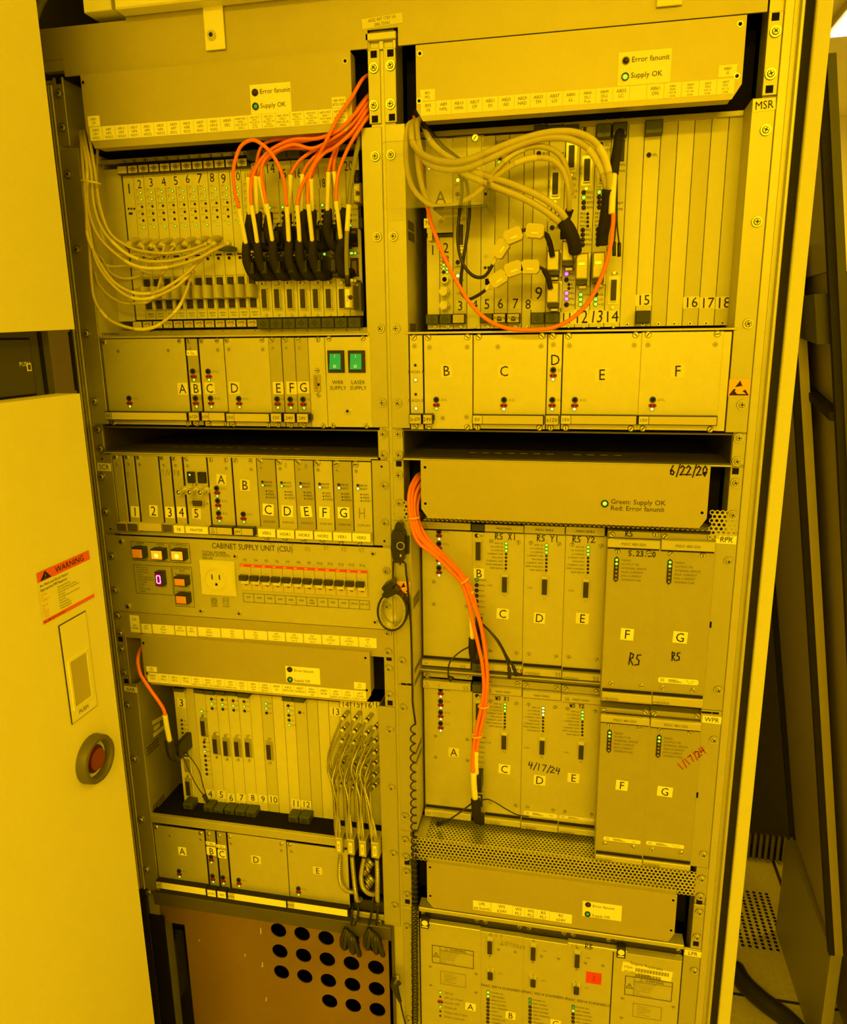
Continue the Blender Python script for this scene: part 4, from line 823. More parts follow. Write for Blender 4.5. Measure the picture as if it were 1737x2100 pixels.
# upper right row
PR = 'power modules of the upper right bay'
N2 = module('diagnosis_panel', 'narrow panel lettered DIAGN A and DIAGN B with two bright lights', 'k', 170, 207, 'k', 300, 1045, cat='panel')
B2 = module('power_module', 'power module B right of the DIAGN panel under the MSR cards', 'k', 297, 207, 'k', 736, 1045, group=PR)
C2 = module('power_module', 'wide power module C in the middle of the row under MSR', 'k', 740, 205, 'k', 1382, 1045, group=PR)
D2 = module('power_module', 'narrow power module D with two jack groups under MSR', 'k', 1405, 198, 'k', 1514, 1045, group=PR)
E2 = module('power_module', 'wide power module E left of module F under MSR', 'k', 1543, 195, 'l', 579, 955, group=PR)
F2 = module('power_module', 'wide power module F at the right end of the row under MSR', 'l', 617, 163, 'l', 1223, 962, group=PR)
G2 = module('filler_panel', 'narrow blank strip right of power module F under MSR', 'l', 1277, 158, 'l', 1286, 965, cat='panel')
md2 = dict(B=B2, C=C2, D=D2, E=E2, F=F2); pr2 = {k: MB('ink_grey') for k in md2}
for n, c, p1, p2, p3, sb, kk in (('B', 'k', (412, 780), (413, 828), (414, 860), '1', 'g'), ('C', 'k', (1015, 782), (1013, 832), (1013, 864), '1', 'w'), ('D', 'k', (1453, 516), (1453, 566), (1450, 600), '2', 'w'), ('D', 'k', (1445, 782), (1443, 832), (1443, 864), '1', 'w'), ('E', 'l', (75, 711), (73, 757), (70, 786), '1', 'w'), ('F', 'l', (705, 709), (702, 757), (698, 786), '1', 'w')):
    delta(md2[n], pr2[n], c, p1, p2, p3, Y0, sb, kk, n != 'D')
for n, b in pr2.items(): obj('printing', b, md2[n])
for n, c, q in (('B', 'k', (452, 467, 550, 580)), ('C', 'k', (957, 470, 1073, 583)), ('D', 'k', (1414, 367, 1527, 484)), ('E', 'l', (241, 452, 345, 562)), ('F', 'l', (852, 422, 960, 532))): sticker(md2[n], c, *q, Y0, n, .78, .03, 'tape', 'ink')
b = MB('ink_grey')
for v, nm in ((532, 'DIAGN A'), (788, 'DIAGN B')): p = pt('k', 230, v, Y0); b.text(nm, p.x, p.z, Y0-.0003, .0042, sx=.9)
obj('printing', b, N2)
for u, v, kk in ((225, 473, 'o'), (228, 603, 'w'), (229, 732, 'o'), (231, 858, 'w')): led(N2, 'k', u, v, Y0, kk, .0026 if kk == 'w' else .0018)
handle(N2, 'k', 165, 908, 278, 1000, Y0-.002, '2x \u00b17V'); handle(B2, 'k', 288, 908, 375, 1002, Y0-.002, '24V'); box_part(B2, 'knob', 'k', 377, 920, 390, 965, -.008, Y0, 'black', .001)
handle(C2, 'k', 730, 913, 1367, 1008, Y0, '5V', .0145, m='panel'); handle(D2, 'k', 1380, 914, 1500, 1010, Y0-.002, '\u00b112V'); handle(E2, 'k', 1516, 914, 2196, 1010, Y0, '15V', .0145, m='panel'); handle(F2, 'l', 588, 838, 1226, 922, Y0, '15V', .0140, m='panel')
for t, c, uv in ((N2, 'k', [(213, 228), (228, 1018)]), (B2, 'k', [(340, 228), (688, 222), (348, 1020), (687, 1025)]), (C2, 'k', [(790, 222), (1353, 213), (780, 1027), (1330, 1030)]), (D2, 'k', [(1450, 213), (1430, 1030)]), (E2, 'k', [(1590, 213), (1563, 1030)]), (E2, 'l', [(567, 185), (528, 942)]), (F2, 'l', [(668, 182), (1228, 178), (625, 942), (1170, 950)])):
    for u, v in uv: screw(t, c, u, v, Y0, 'pan', .0046)
for t, c, uv in ((N2, 'k', [(217, 303)]), (B2, 'k', [(351, 315), (685, 312), (681, 935), (470, 945)]), (C2, 'k', [(960, 310), (1345, 303)]), (D2, 'k', [(1455, 291)]), (E2, 'k', [(1598, 299)]), (E2, 'l', [(555, 268)]), (F2, 'l', [(667, 266), (1213, 263)])):
    for u, v in uv: screw(t, c, u, v, Y0, 'flat', .0036)

# ================================================================== SCR row
zS0, zS1 = pt('n', 1460, 1005).z, pt('n', 1460, 203).z; xs0, xs1 = pt('m', 250, 170).x, pt('n', 1285, 210).x
sc = thing('card_cage', 'SCR row card cage with the SCR sticker on its left flange', 'card cage', (-.24, .1, zS0))
flange(sc, XL0, xs0-.0006, zS0, zS1, S('m', (148, 397), (190, 763))); flange(sc, xs1+.0006, XL1, zS0, zS1, S('n', (1408, 438), (1415, 788)))
sticker(sc, 'm', 97, 252, 248, 338, -.0003, 'SCR', .62, -.03, 'sticker', 'ink', name='rack_sticker')
for c, u, v in (('m', 152, 210), ('m', 238, 942), ('n', 1383, 260), ('n', 1410, 958)): screw(sc, c, u, v, -.0004, 'hole', .0030)
obj('bottom_rail', MB('frame').box(xs0, xs1, -.002, .004, zS0, zS0+.006, .0006), sc); obj('top_rail', MB('frame').box(xs0, xs1, -.002, .004, zS1-.001, zS1+.0015), sc)
def smod(label, c0, u0, c1, u1, v1, m='panel', v0=None):
    t = module('plug_in_card', label, c0, u0, v0 or (175 if c0 == 'm' else 200), c1, u1, v1, m=m, cat='card', group='modules of the SCR row'); return t
s0 = smod('unnumbered blank card at the left end of the SCR row', 'm', 252, 'm', 442, 985); s1 = smod('SCR card numbered 1', 'm', 372, 'm', 562, 990); s2 = smod('double-width SCR card numbered 2', 'm', 492, 'm', 808, 1000)
s3 = smod('SCR card numbered 3', 'm', 742, 'm', 932, 1005); s4 = smod('SCR card numbered 4 with one coax socket', 'm', 870, 'm', 1053, 1010); s5 = smod('SCR master card numbered 5 with coax sockets and a serial port', 'm', 994, 'm', 1304, 1020)
sA = smod('SCR power module A with three jack groups', 'm', 1247, 'm', 1558, 1030); sB = smod('SCR power module B with one jack group', 'm', 1507, 'n', 253, 915)
for t, c, q, tx in ((s1, 'm', (448, 705, 547, 823), '1'), (s2, 'm', (640, 695, 738, 815), '2'), (s3, 'm', (808, 710, 915, 830), '3'), (s4, 'm', (932, 710, 1035, 828), '4'), (s5, 'm', (1088, 722, 1190, 838), '5'), (sA, 'm', (1345, 370, 1455, 482), 'A'), (sB, 'n', (53, 380, 150, 490), 'B')): sticker(t, c, *q, Y0, tx, .8, -.04, 'sticker' if tx in '1234' else 'tape', 'ink')
for t, u, v in ((s0, 288, 190), (s1, 408, 190), (s2, 530, 193), (s3, 778, 200), (s4, 905, 207), (s5, 1030, 212), (sA, 1290, 220), (sA, 1447, 222), (sB, 1548, 228), (sB, 1708, 230)): screw(t, 'm', u, v, Y0, 'pan', .0044)
for t, u, v in ((s0, 308, 265), (s1, 430, 264), (s2, 547, 268), (s3, 797, 275), (s4, 920, 278), (s5, 1045, 283), (sA, 1450, 311), (sB, 1712, 320)): screw(t, 'm', u, v, Y0, 'flat', .003)
handle(s0, 'm', 303, 882, 410, 966, Y0, '', dark=False, m='inner'); handle(s1, 'm', 415, 884, 525, 970, Y0, '', dark=False, m='inner'); handle(s2, 'm', 528, 882, 772, 972, Y0, '', dark=False); handle(s3, 'm', 783, 893, 892, 976, Y0, '', dark=False, m='inner')
handle(s4, 'm', 896, 905, 1017, 992, Y0, 'FB', dark=False, m='sticker'); handle(s5, 'm', 1018, 912, 1263, 1000, Y0, 'MASTER', dark=False, m='sticker'); handle(sA, 'm', 1266, 918, 1520, 1012, Y0, '5V\n\u00b15V', .0135); handle(sB, 'm', 1524, 928, 1740, 1020, Y0, '24V', .0135)
prA, prB = MB('ink_grey'), MB('ink_grey')
delta(sA, prA, 'm', (1352, 517), (1358, 565), (1360, 598), Y0, '3'); delta(sA, prA, 'm', (1363, 648), (1368, 697), (1373, 729), Y0, '2'); delta(sA, prA, 'm', (1373, 778), (1380, 827), (1383, 860), Y0, '1'); delta(sB, prB, 'n', (88, 705), (90, 748), (95, 778), Y0, '1')
obj('printing', prA, sA); obj('printing', prB, sB)
for u0, v0, u1, v1, k2 in ((1030, 348, 1113, 466, 'g'), (1140, 352, 1230, 468, 'o')):
    o = box_part(s5, 'push_button', 'm', u0, v0, u1, v1, Y0-.006, Y0, 'black', .0015); led(s5, 'm', (u0+u1)/2-2, v0+28, Y0-.006, k2, .0020)
for t, u, v in ((s4, 945, 560), (s5, 1060, 560), (s5, 1170, 562)):
    p = pt('m', u, v, Y0-.016); b = MB('zinc'); b.disc(p.x+.003, p.z+.0005, Y0-.003, Y0, .0072, .0075, 16).disc(p.x+.0015, p.z, Y0-.016, Y0-.002, .0050, .0050, 16, cap=False).ringdisc(p.x+.0008, p.z, Y0-.0165, Y0-.014, .0034, .0056, 16)
    b.use('void').disc(p.x+.001, p.z, Y0-.010, Y0-.009, .0036, .0036, 12).use('sticker').disc(p.x+.001, p.z, Y0-.0155, Y0-.009, .0016, .0020, 10); b.use('zinc').disc(p.x-.0045, p.z, Y0-.013, Y0-.010, .001, .001, 6).disc(p.x+.0065, p.z, Y0-.013, Y0-.010, .001, .001, 6)
    obj('coax_socket', b, t)
p = pt('m', 1165, 668, Y0); b = MB('zinc'); D = lambda hw, hh: [(p.x-hw*.9, p.z-hh), (p.x+hw*.9, p.z-hh), (p.x+hw, p.z-hh*.4), (p.x+hw*1.05, p.z+hh*.6), (p.x+hw, p.z+hh), (p.x-hw, p.z+hh), (p.x-hw*1.05, p.z+hh*.6), (p.x-hw, p.z-hh*.4)]
b.poly(D(.0100, .0060), Y0-.005, Y0).use('socket').poly(D(.0082, .0044), Y0-.0056, Y0-.004); b.use('steel')
for k in range(9): b.disc(p.x-.006+.0028*(k % 5)+(.0014 if k > 4 else 0), p.z+(.0016 if k < 5 else -.0016), Y0-.0060, Y0-.0055, .0004, .0004, 5)
for sx in (-1, 1): b.disc(p.x+sx*.0135, p.z, Y0-.004, Y0, .0026, .0028, 6, sm=False)
obj('serial_port', b, s5)
pen(s1, 'm', 420, 392, Y0, 'F', .006, .0005, 'ink_grey'); pen(s3, 'm', 778, 378, Y0, 'T/V', .008, .0005, 'ink_grey'); pen(s4, 'm', 906, 385, Y0, 'FB', .008, .0006, 'ink_grey'); pen(s5, 'm', 1092, 500, Y0, '1 K', .005, .0006)
nm6 = 'CDEFGH'; hn = ('VER2', 'HOR1', 'HOR3', 'HOR2', 'VER1', 'VER3'); ub = (207, 387, 562, 744, 922, 1104, 1284); ul2 = (250, 428, 602, 776, 950, 1128, 1306)
hb = ((222, 840, 390, 926), (397, 850, 567, 937), (572, 858, 742, 945), (748, 867, 920, 953), (926, 874, 1103, 962), (1105, 882, 1281, 970)); stq = ((265, 608, 375, 718), (445, 622, 555, 732), (622, 627, 732, 735), (797, 635, 898, 745), (970, 638, 1083, 748))
for k in range(6):
    t = module('plug_in_card', 'SCR amplifier card %s with handle labelled %s' % (nm6[k] if k < 5 else 'marked H in pen', hn[k]), 'n', ub[k], 190+5*k, 'n', ul2[k+1] if k < 5 else 1306, 955+8*k, m='panel_dark' if k % 2 == 0 else 'panel', cat='card', group='amplifier cards of the SCR row')
    du, dv = 178.5*k, 6.4*k; pr = MB('ink')
    led(t, 'n', 267+du, 403+dv, Y0, 'o', .0019); led(t, 'n', 270+du, 436+dv*.95, Y0, 'g' if k < 2 else 'w', .0024)
    for v, s, dx in ((405, 'ERROR', 282), (437, 'READY', 284)): a = pt('n', dx+du*.995, v+dv, Y0); pr.text(s, a.x, a.z, Y0-.0003, .0030, 'l', sx=.95)
    for v, s, dx in ((489, 'GAIN', 303), (519, 'SPEED', 305), (549, 'OFFSET', 307)): a = pt('n', dx+du*.995, v+dv, Y0); pr.disc(a.x, a.z, Y0-.0004, Y0, .0011, .0011, 8).text(s, a.x+.0022, a.z, Y0-.0003, .0028, 'l', sx=.95)
    a = pt('n', 333+du*.99, 776+dv*1.1, Y0); pr.text('DCPA 50/2', a.x, a.z, Y0-.0003, .0028); obj('printing', pr, t)
    if k < 5: sticker(t, 'n', *stq[k], Y0, nm6[k], .8, (-.06, -.04, .08, -.04, 0)[k], 'sticker', 'ink')
    else: pen(t, 'n', 1172, 745, Y0, 'H', .016, .0008, 'ink_grey')
    handle(t, 'n', *hb[k], Y0, hn[k], dark=False, m='sticker', dep=.010)
    screw(t, 'n', 243+179*k, 210+6*k, Y0, 'pan', .0056); screw(t, 'n', 254+178*k, 273+6*k, Y0, 'flat', .0034); screw(t, 'n', 298+175*k, 935+8*k, Y0-.003, 'pan', .004)
    if k in (1, 2): pen(t, 'n', 475+188*(k-1), 255+10*k, Y0, '23'[k-1], .006, .0005, 'ink_grey')

# ================================================================== cabinet supply unit
zC0, zC1 = pt('p', 0, 822).z, pt('n', 700, 985).z
cs = thing('cabinet_supply_unit', 'cabinet supply unit panel with amber buttons, power outlet and a row of breakers', 'control panel', (-.244, .1, zC0)); YC = -.001
obj('front_panel', MB('panel').box(XL0, XL1, YC, .002, zC0+.0004, zC1-.0006, .0006), cs)
for c, uv in (('o', [(60, 350), (95, 752)]), ('p', [(1426, 370), (1436, 697)])):
    for u, v in uv: screw(cs, c, u, v, YC)
for c, uv in (('o', [(168, 175), (250, 945), (1117, 997), (1522, 347), (1572, 1027)]), ('p', [(1305, 205), (1325, 845)])):
    for u, v in uv: screw(cs, c, u, v, YC, 'cap', .0044)
pr = MB('ink')
def ptxt(c, u, v, s, h, al='c', sx=1.): a = pt(c, u, v, YC); pr.text(s, a.x, a.z, YC-.0003, h, al, 0, sx)
a0, a1 = pt('o', 1240, 222, YC), pt('p', 552, 168, YC); hh = .0088; wd = sum(GL[q][2] for q in 'CABINET SUPPLY UNIT (CSU)')*hh/GL['cap']; pr.text('CABINET SUPPLY UNIT (CSU)', (a0.x+a1.x)/2, (a0.z+a1.z)/2, YC-.0003, hh, 'c', 0, (a1.x-a0.x)/wd)
for v, s in ((300, 'TOTAL POWER'), (332, 'SERVICE OUTLETS'), (370, '500 VA')): ptxt('o', 1128, v, s, .0040, 'l')
def outline(c, u0, v0, u1, v1):
    x0, x1, z0, z1 = rect(c, u0, v0, u1, v1, YC); pr.stroke([(x0, z0), (x1, z0), (x1, z1), (x0, z1), (x0, z0)], .0007, YC-.0003)
outline('o', 280, 175, 752, 420); outline('o', 748, 192, 993, 435); outline('o', 312, 450, 790, 815); outline('o', 772, 470, 1040, 957)
for u, v, s, h in ((390, 196, 'STEPPER', .0026), (390, 226, 'OFF', .0026), (625, 210, 'STEPPER', .0026), (625, 238, 'ON', .0026), (860, 218, 'ILLUMINATION', .0026), (862, 250, 'ON', .0026), (887, 497, 'CIRCUIT ERROR', .0026), (890, 525, 'RESET', .0026), (893, 568, 'WS INTERLOCK', .0026), (912, 770, 'RS INTERLOCK', .0026)): ptxt('o', u, v, s, h)
for k, s in enumerate(('EMO STATUS', '0 SYSTEM OK', '1 EMO ERROR', '2 CCU', '3 MACHINE BACK', '4 MACHINE FRONT', '5 SLT CAB', '6 LASER', '7 ACU', '8 CUSTOMER', '9 SPARE')): ptxt('o', 345+k*3.2, 482+28.2*k, s, .0024, 'l')
for k in range(12): ptxt('p', 105+99.8*k, 266+4.8*k, ('F3', 'F4', 'F5', 'F6', 'F7', 'F8', 'F9', 'F10', 'F12', 'F13', 'F15', 'F16')[k], .0040)
ptxt('o', 1272, 938, '230V', .0040); ptxt('o', 1412, 945, '115V', .0040)
for u in (1270, 1407):
    a = pt('o', u, 882, YC); w = .0048; pr.stroke([(a.x-w, a.z-w), (a.x+w, a.z-w), (a.x+w, a.z+w), (a.x-w, a.z+w), (a.x-w, a.z-w)], .0005, YC-.0003)
    if u < 1300: pr.ringdisc(a.x, a.z, YC-.0004, YC-.0001, .0034, .0040, 16).ringdisc(a.x, a.z, YC-.0004, YC-.0001, .0014, .0019, 12)
    else:
        for sx in (-1, 1): pr.stroke([(a.x+sx*.0022-.0008, a.z-.0018), (a.x+sx*.0022+.0008, a.z-.0018), (a.x+sx*.0022+.0008, a.z+.0022), (a.x+sx*.0022-.0008, a.z+.0022), (a.x+sx*.0022-.0008, a.z-.0018)], .0004, YC-.0003)
xa = [pt('p', 88+99*k if k < 12 else 1271, 620+6.5*k, YC).x for k in range(13)]; za, zb3 = pt('p', 90, 578, YC).z, pt('p', 1270, 733, YC).z
for k, s in enumerate(('SCR', 'HUB', 'WRR', 'LMA', 'AAR', 'MSR', 'RPR/\nWPR', 'LPR', 'RPR', 'WPR', 'LPR RS', 'LPR WS')):
    pr.stroke([(xa[k], zb3), (xa[k+1], zb3), (xa[k+1], za), (xa[k], za), (xa[k], zb3)], .0006, YC-.0003); pr.text(s, (xa[k]+xa[k+1])/2, za-(.0062 if k != 6 else .0075), YC-.0003, .0030, 'c', 0, .9)
obj('printing', pr, cs)
def pushb(u0, v0, u1, v1, lit, nm):
    x0, x1, z0, z1 = rect('o', u0, v0, u1, v1, YC-.014); o = obj('push_button', MB('black').box(x0-.0015, x1+.0015, YC-.014, YC, z0-.0015, z1+.0015, .0008), cs, label=nm)
    obj('button_cap', MB('amber_on' if lit else 'amber_off').box(x0+.0004, x1-.0004, YC-.0165, YC-.013, z0+.0004, z1-.0006, .0012), o)
    if lit: obj('lamp_spot', MB('amber_core').disc((x0+x1)/2+.0005, (z0+z1)/2-.0005, YC-.0168, YC-.0165, .0032, .0036, 16), o)
pushb(290, 262, 420, 375, False, 'unlit amber stepper off button'); pushb(518, 280, 655, 392, True, 'glowing amber stepper on button'); pushb(758, 288, 900, 400, True, 'glowing amber illumination button'); pushb(793, 612, 925, 706, False, 'unlit amber WS interlock button'); pushb(813, 818, 943, 918, False, 'unlit amber RS interlock button')
x0, x1, z0, z1 = rect('o', 563, 548, 655, 706, YC-.012); o = obj('digit_display', MB('black').box(x0-.001, x1+.001, YC-.012, YC, z0-.001, z1+.001, .0008), cs, label='black display glowing with a magenta zero'); obj('display_window', MB('display').box(x0+.001, x1-.001, YC-.0124, YC-.012, z0+.001, z1-.001), o)
cx, cz, hw, hh = (x0+x1)/2, (z0+z1)/2, (x1-x0)*.27, (z1-z0)*.29; b = MB('segment'); g = .0011
for (xa_, za_, xb_, zb_) in ((-hw, g, -hw, hh-g), (hw, g, hw, hh-g), (-hw, -hh+g, -hw, -g), (hw, -hh+g, hw, -g), (-hw+g, hh, hw-g, hh), (-hw+g, -hh, hw-g, -hh)): b.stroke([(cx+xa_, cz+za_), (cx+xb_, cz+zb_)], .0015, YC-.0126)
obj('lettering', b, o)
x0, x1, z0, z1 = rect('o', 1078, 398, 1528, 842, YC-.006); o = obj('power_outlet', MB('outlet').box(x0, x1, YC-.006, YC, z0, z1, .0022), cs); p = pt('o', 1287, 633, YC-.006); b = MB('outlet').ringdisc(p.x, p.z, YC-.0075, YC-.006, .0175, .0195, 32).disc(p.x, p.z, YC-.0066, YC-.006, .0168, .0172, 32); obj('socket_face', b, o)
b = MB('void')
for u, v in ((1243, 598), (1331, 603)): p = pt('o', u, v, YC-.0068); b.box(p.x-.0009, p.x+.0009, YC-.0068, YC-.0066, p.z-.0040, p.z+.0040)
p = pt('o', 1295, 684, YC-.0068); b.disc(p.x, p.z, YC-.0068, YC-.0066, .0020, .0020, 10).box(p.x-.002, p.x+.002, YC-.0068, YC-.0066, p.z-.0024, p.z); obj('contact_slots', b, o)
xb = [pt('p', 62+99*k, 450+5.2*k, YC-.004).x for k in range(13)]; zt3, zb4 = pt('p', 62, 303, YC-.004).z, pt('p', 82, 548, YC-.004).z
for k in range(12):
    x0, x1 = xb[k]+.0002, xb[k+1]-.0002; o = obj('circuit_breaker', MB('tag').box(x0, x1, YC-.004, YC, zb4, zt3, .0005), cs); h = zt3-zb4
    obj('red_band', MB('red').box(x0, x1, YC-.0044, YC-.004, zt3-h*.105, zt3-h*.005).use('sticker').text('ABB', x0+.004, zt3-h*.055, YC-.0046, h*.05), o)
    obj('saddle', MB('outlet').box(x0+.002, x1-.002, YC-.010, YC-.004, zb4+h*.27, zb4+h*.44, .001), o); zz = zb4+h*.40
    obj('toggle', MB('toggle').box(x0+.0004, x0+(x1-x0)*.80, YC-.014, YC-.006, zz+h*.02, zz+h*.21, .0015), o); obj('status_window', MB('jack_red').box((x0+x1)/2-.0022, (x0+x1)/2+.0022, YC-.0044, YC-.004, zb4+h*.19, zb4+h*.24), o)
for s, u, v in (('H1', 332, 995), ('+2', 510, 998), ('H3', 668, 1050), ('V1', 842, 1042), ('V2', 1005, 1052), ('V3', 1172, 1062)): pen(cs, 'n', u, v, YC, s, .0062, .0004, 'ink_grey')
# ------------------------------------------------------------------ SCR slot label strip
zL0, zL1 = pt('p', 700, 1098+25).z, zC0-.0004
ls = thing('label_plate', 'one-unit plate with the SCR slot labels under the control panel', 'plate', (-.244, .1, zL0)); obj('front_panel', MB('fan_cover').box(XL0, XL1, YC, .002, zL0, zL1, .0006), ls)
screw(ls, 'o', 130, 1052, YC); screw(ls, 'o', 160, 1265, YC); screw(ls, 'p', 1440, 950, YC); screw(ls, 'p', 1445, 1128, YC)
sticker(ls, 'o', 262, 1048, 396, 1258, YC, 'SCR\n\nA01\nSPARE', .62, 0, 'sticker', 'ink', name='slot_label')
for c, u0, v0, u1, v1, s in (('o', 402, 1152, 530, 1268, 'A05\nPFVV\n '), ('o', 535, 1158, 800, 1285, 'A09\nPFDSP\nslave'), ('o', 804, 1175, 937, 1296, 'AB17\nMOTVV\n '), ('o', 942, 1182, 1070, 1304, 'A21\nFBVV\n '), ('o', 1074, 1190, 1346, 1318, 'A25\nFBDSP\nmaster'), ('o', 1350, 1206, 1622, 1336, 'A33\nPS5\n\u00b15V'),
                             ('p', 97, 922, 313, 1020, 'A41\nPS24\n24V'), ('p', 317, 936, 480, 1032, 'A49\nDCPA/2\nhor 1'), ('p', 485, 946, 648, 1044, 'A55\nDCPA/2\nhor 2'), ('p', 653, 956, 820, 1056, 'A61\nDCPA/2\nhor 3'), ('p', 825, 966, 990, 1068, 'A67\nDCPA/2\nver 1'), ('p', 995, 978, 1165, 1080, 'A73\nDCPA/2\nver 2'), ('p', 1170, 990, 1337, 1094, 'A79\nIS\nver 3')):
    sticker(ls, c, u0, v0, u1, v1, YC, s, .78, 0, 'sticker', 'ink_grey', name='slot_label')
# ================================================================== AAR cage (cards above, power modules below)
zA3, zB3 = pt('r', 1510, 815).z, pt('u', 1480, 345).z; xi0, xi1 = -.4585, -.0300
aa = cage('card_cage', 'AAR card cage at lower left with the AAR sticker on its left flange', xi0, xi1, zB3, zA3, DA, mwall='panel_dark')
obj('gap_dark_sheet', MB('void').box(xi0+.001, xi1-.001, .02, DA+.05, zat('t', 500, 1385, -.001)-.006, zat('t', 500, 1385, -.001)-.003), aa)  # black sheet painting the dark of the gap below the cards
flange(aa, XL0, xi0, zB3, zA3, S('s', (58, 210), (118, 712), (183, 1282), (235, 1747), (258, 1960)))
flange(aa, -.0310, XL1, zB3, zA3, S('P', (800, 1497), (803, 1615), (807, 1750), (810, 1856)))
sticker(aa, 's', 18, 30, 148, 92, -.0004, 'AAR', .62, -.06, 'sticker', 'ink', name='rack_sticker')
zl0, zl1 = zat('t', 500, 1460, -.001), zat('t', 500, 1385, -.001)
obj('front_lip', MB('frame').box(xi0, -.075, -.003, .004, zl0, zl1, .0008), aa); obj('lip_shelf', MB('void').box(xi0, -.031, .004, .020, zl1-.004, zl1), aa)  # shelf coloured black to paint the darkness of the gap
b = MB('steel_dark')
for k, u in enumerate((575, 890, 905, 1010, 1030, 1125, 1140)): x = xat('s', u, 1300, .03); b.box(x-.0012, x+.0012, .005, .10, zl1-.010, zl1-.006)
o = obj('guide_rails', b, aa)
for vz in (-1, 1):
    zz = zat('s', 300, 590, .03) if vz < 0 else zat('s', 400, 1130, .03)
    for r_ in range(3): slots_row(aa, 's', 0, 0, 0, 0, xi0+.0003, 9, .008, DA-.004, zz+.006*(r_-1), .0032, .0026)
for u0, v0, u1, v1 in ((285, 400, 385, 330), (300, 455, 355, 400), (295, 515, 400, 420)):
    a, b2 = ptx('s', u0, v0, xi0+.0004), ptx('s', u1, v1, xi0+.0004); obj('maker_sticker', MB('tape').add([(a.x, a.y, a.z), (a.x, b2.y, b2.z-.002), (a.x, b2.y, b2.z+.006), (a.x, a.y, a.z+.008)], [(0, 1, 2, 3)]), aa)
y = DA; ztc = zat('s', 800, 70, y); zbc = zat('s', 1000, 1260, y)
sx_ = lambda u, v=1150: xat('s', u, v, y)
tx_ = lambda u, v=1200: xat('t', u, v, y)
e3 = [sx_(588), sx_(690), sx_(770), sx_(868), sx_(968), sx_(1067), sx_(1166), sx_(1268), tx_(45), tx_(148), tx_(255), tx_(360), tx_(463), tx_(575), tx_(680), tx_(785, 1250)]
e3 += [e3[-1]+.0195*(k+1) for k in range(4)]; e3[-1] = xi1-.001
nm3 = ['3', '', '4', '5', '6', '7', '8', '9', '10', '', '11', '12', '', '', '13', '14', '15', '16', '17']
lab3 = ['AAR card numbered 3 carrying the plugged orange cable', 'blank strip between AAR cards 3 and 4', 'AAR card numbered 4 with a column of lights under its port', 'AAR card numbered 5 with three lights and a port', 'AAR card numbered 6 with three lights and a port', 'AAR card numbered 7 with three lights and a port', 'AAR card numbered 8 with three lights and a port', 'plain blank AAR strip numbered 9', 'AAR card numbered 10 with two green lights on top',
        'blank strip between AAR cards 10 and 11', 'AAR card numbered 11 with a column of five lights', 'AAR card numbered 12 with one SFL light', 'first blank strip right of AAR card 12', 'second blank strip right of AAR card 12', 'AAR card numbered 13 at the left edge of the braided cables', 'AAR coax card numbered 14', 'AAR coax card numbered 15', 'AAR coax card numbered 16', 'AAR coax card numbered 17 beside the right flange']
ac = []
for k in range(len(nm3)):
    bl = nm3[k] in ('', '9'); ac.append(card('blank_panel' if bl else 'plug_in_card', lab3[k], e3[k], e3[k+1], zbc if k else zat('s', 640, 1190, y), ztc, y, m='card_grey' if bl else 'card', group='cards of the AAR cage'))
for k, c, q, r in ((0, 's', (515, 142, 603, 235), -.06), (2, 's', (790, 1000, 870, 1082), -.03), (3, 's', (892, 1005, 972, 1088), -.03), (4, 's', (988, 1037, 1060, 1118), 0), (5, 's', (1075, 1035, 1165, 1115), -.03), (6, 's', (1183, 1037, 1270, 1115), 0), (7, 's', (1282, 1050, 1362, 1128), -.03), (8, 't', (146, 1005, 242, 1092), -.03), (10, 't', (370, 1042, 462, 1130), -.05), (11, 't', (466, 1055, 565, 1135), -.03), (14, 't', (748, 142, 858, 232), -.03)):
    sticker(ac[k], c, *q, y, nm3[k], .8, r, 'sticker', 'ink')
for k, q in ((15, (850, 82, 945, 150)), (16, (958, 82, 1056, 150)), (17, (1068, 86, 1172, 158)), (18, (1176, 88, 1275, 160))): sticker(ac[k], 't', *q, y-.004, nm3[k], .92, 0, 'sticker', 'ink')
ye = y-.022
for k, c, q in ((0, 's', (566, 1130, 662, 1200)), (2, 's', (757, 1157, 852, 1228)), (3, 's', (852, 1182, 948, 1252)), (4, 's', (953, 1186, 1052, 1255)), (5, 's', (1054, 1196, 1153, 1265)), (6, 's', (1153, 1206, 1252, 1275)), (10, 't', (333, 1212, 438, 1305)), (11, 't', (440, 1218, 550, 1308))):
    x0, x1, z0, z1 = rect(c, *q, ye); ejector(ac[k], x0, x1, z0, z1, ye, y, 'green')
for k, c, q in ((0, 's', (470, 55, 566, 92)), (2, 's', (665, 65, 760, 108)), (3, 's', (763, 75, 860, 120)), (4, 's', (866, 80, 962, 125)), (5, 's', (968, 88, 1068, 130)), (6, 's', (1073, 95, 1180, 150)), (10, 't', (273, 40, 378, 95)), (11, 't', (381, 48, 490, 106))):
    x0, x1, z0, z1 = rect(c, *q, ye); obj('ejector_handle', MB('ejector').box(x0, x1, ye, y, z0, z1, .001), ac[k])
pm = {k: MB('ink_grey') for k in range(len(nm3))}
for k, c, u, v in ((2, 's', 772, 415), (3, 's', 885, 582), (4, 's', 982, 602), (5, 's', 1086, 607), (6, 's', 1188, 612), (8, 't', 160, 570), (0, 's', 632, 975)):
    dsub(ac[k], c, u, v, y, .031, .0085); a = pt(c, u, v-118, y); pm[k].text('X100', a.x, a.z, y-.0003, .0024)
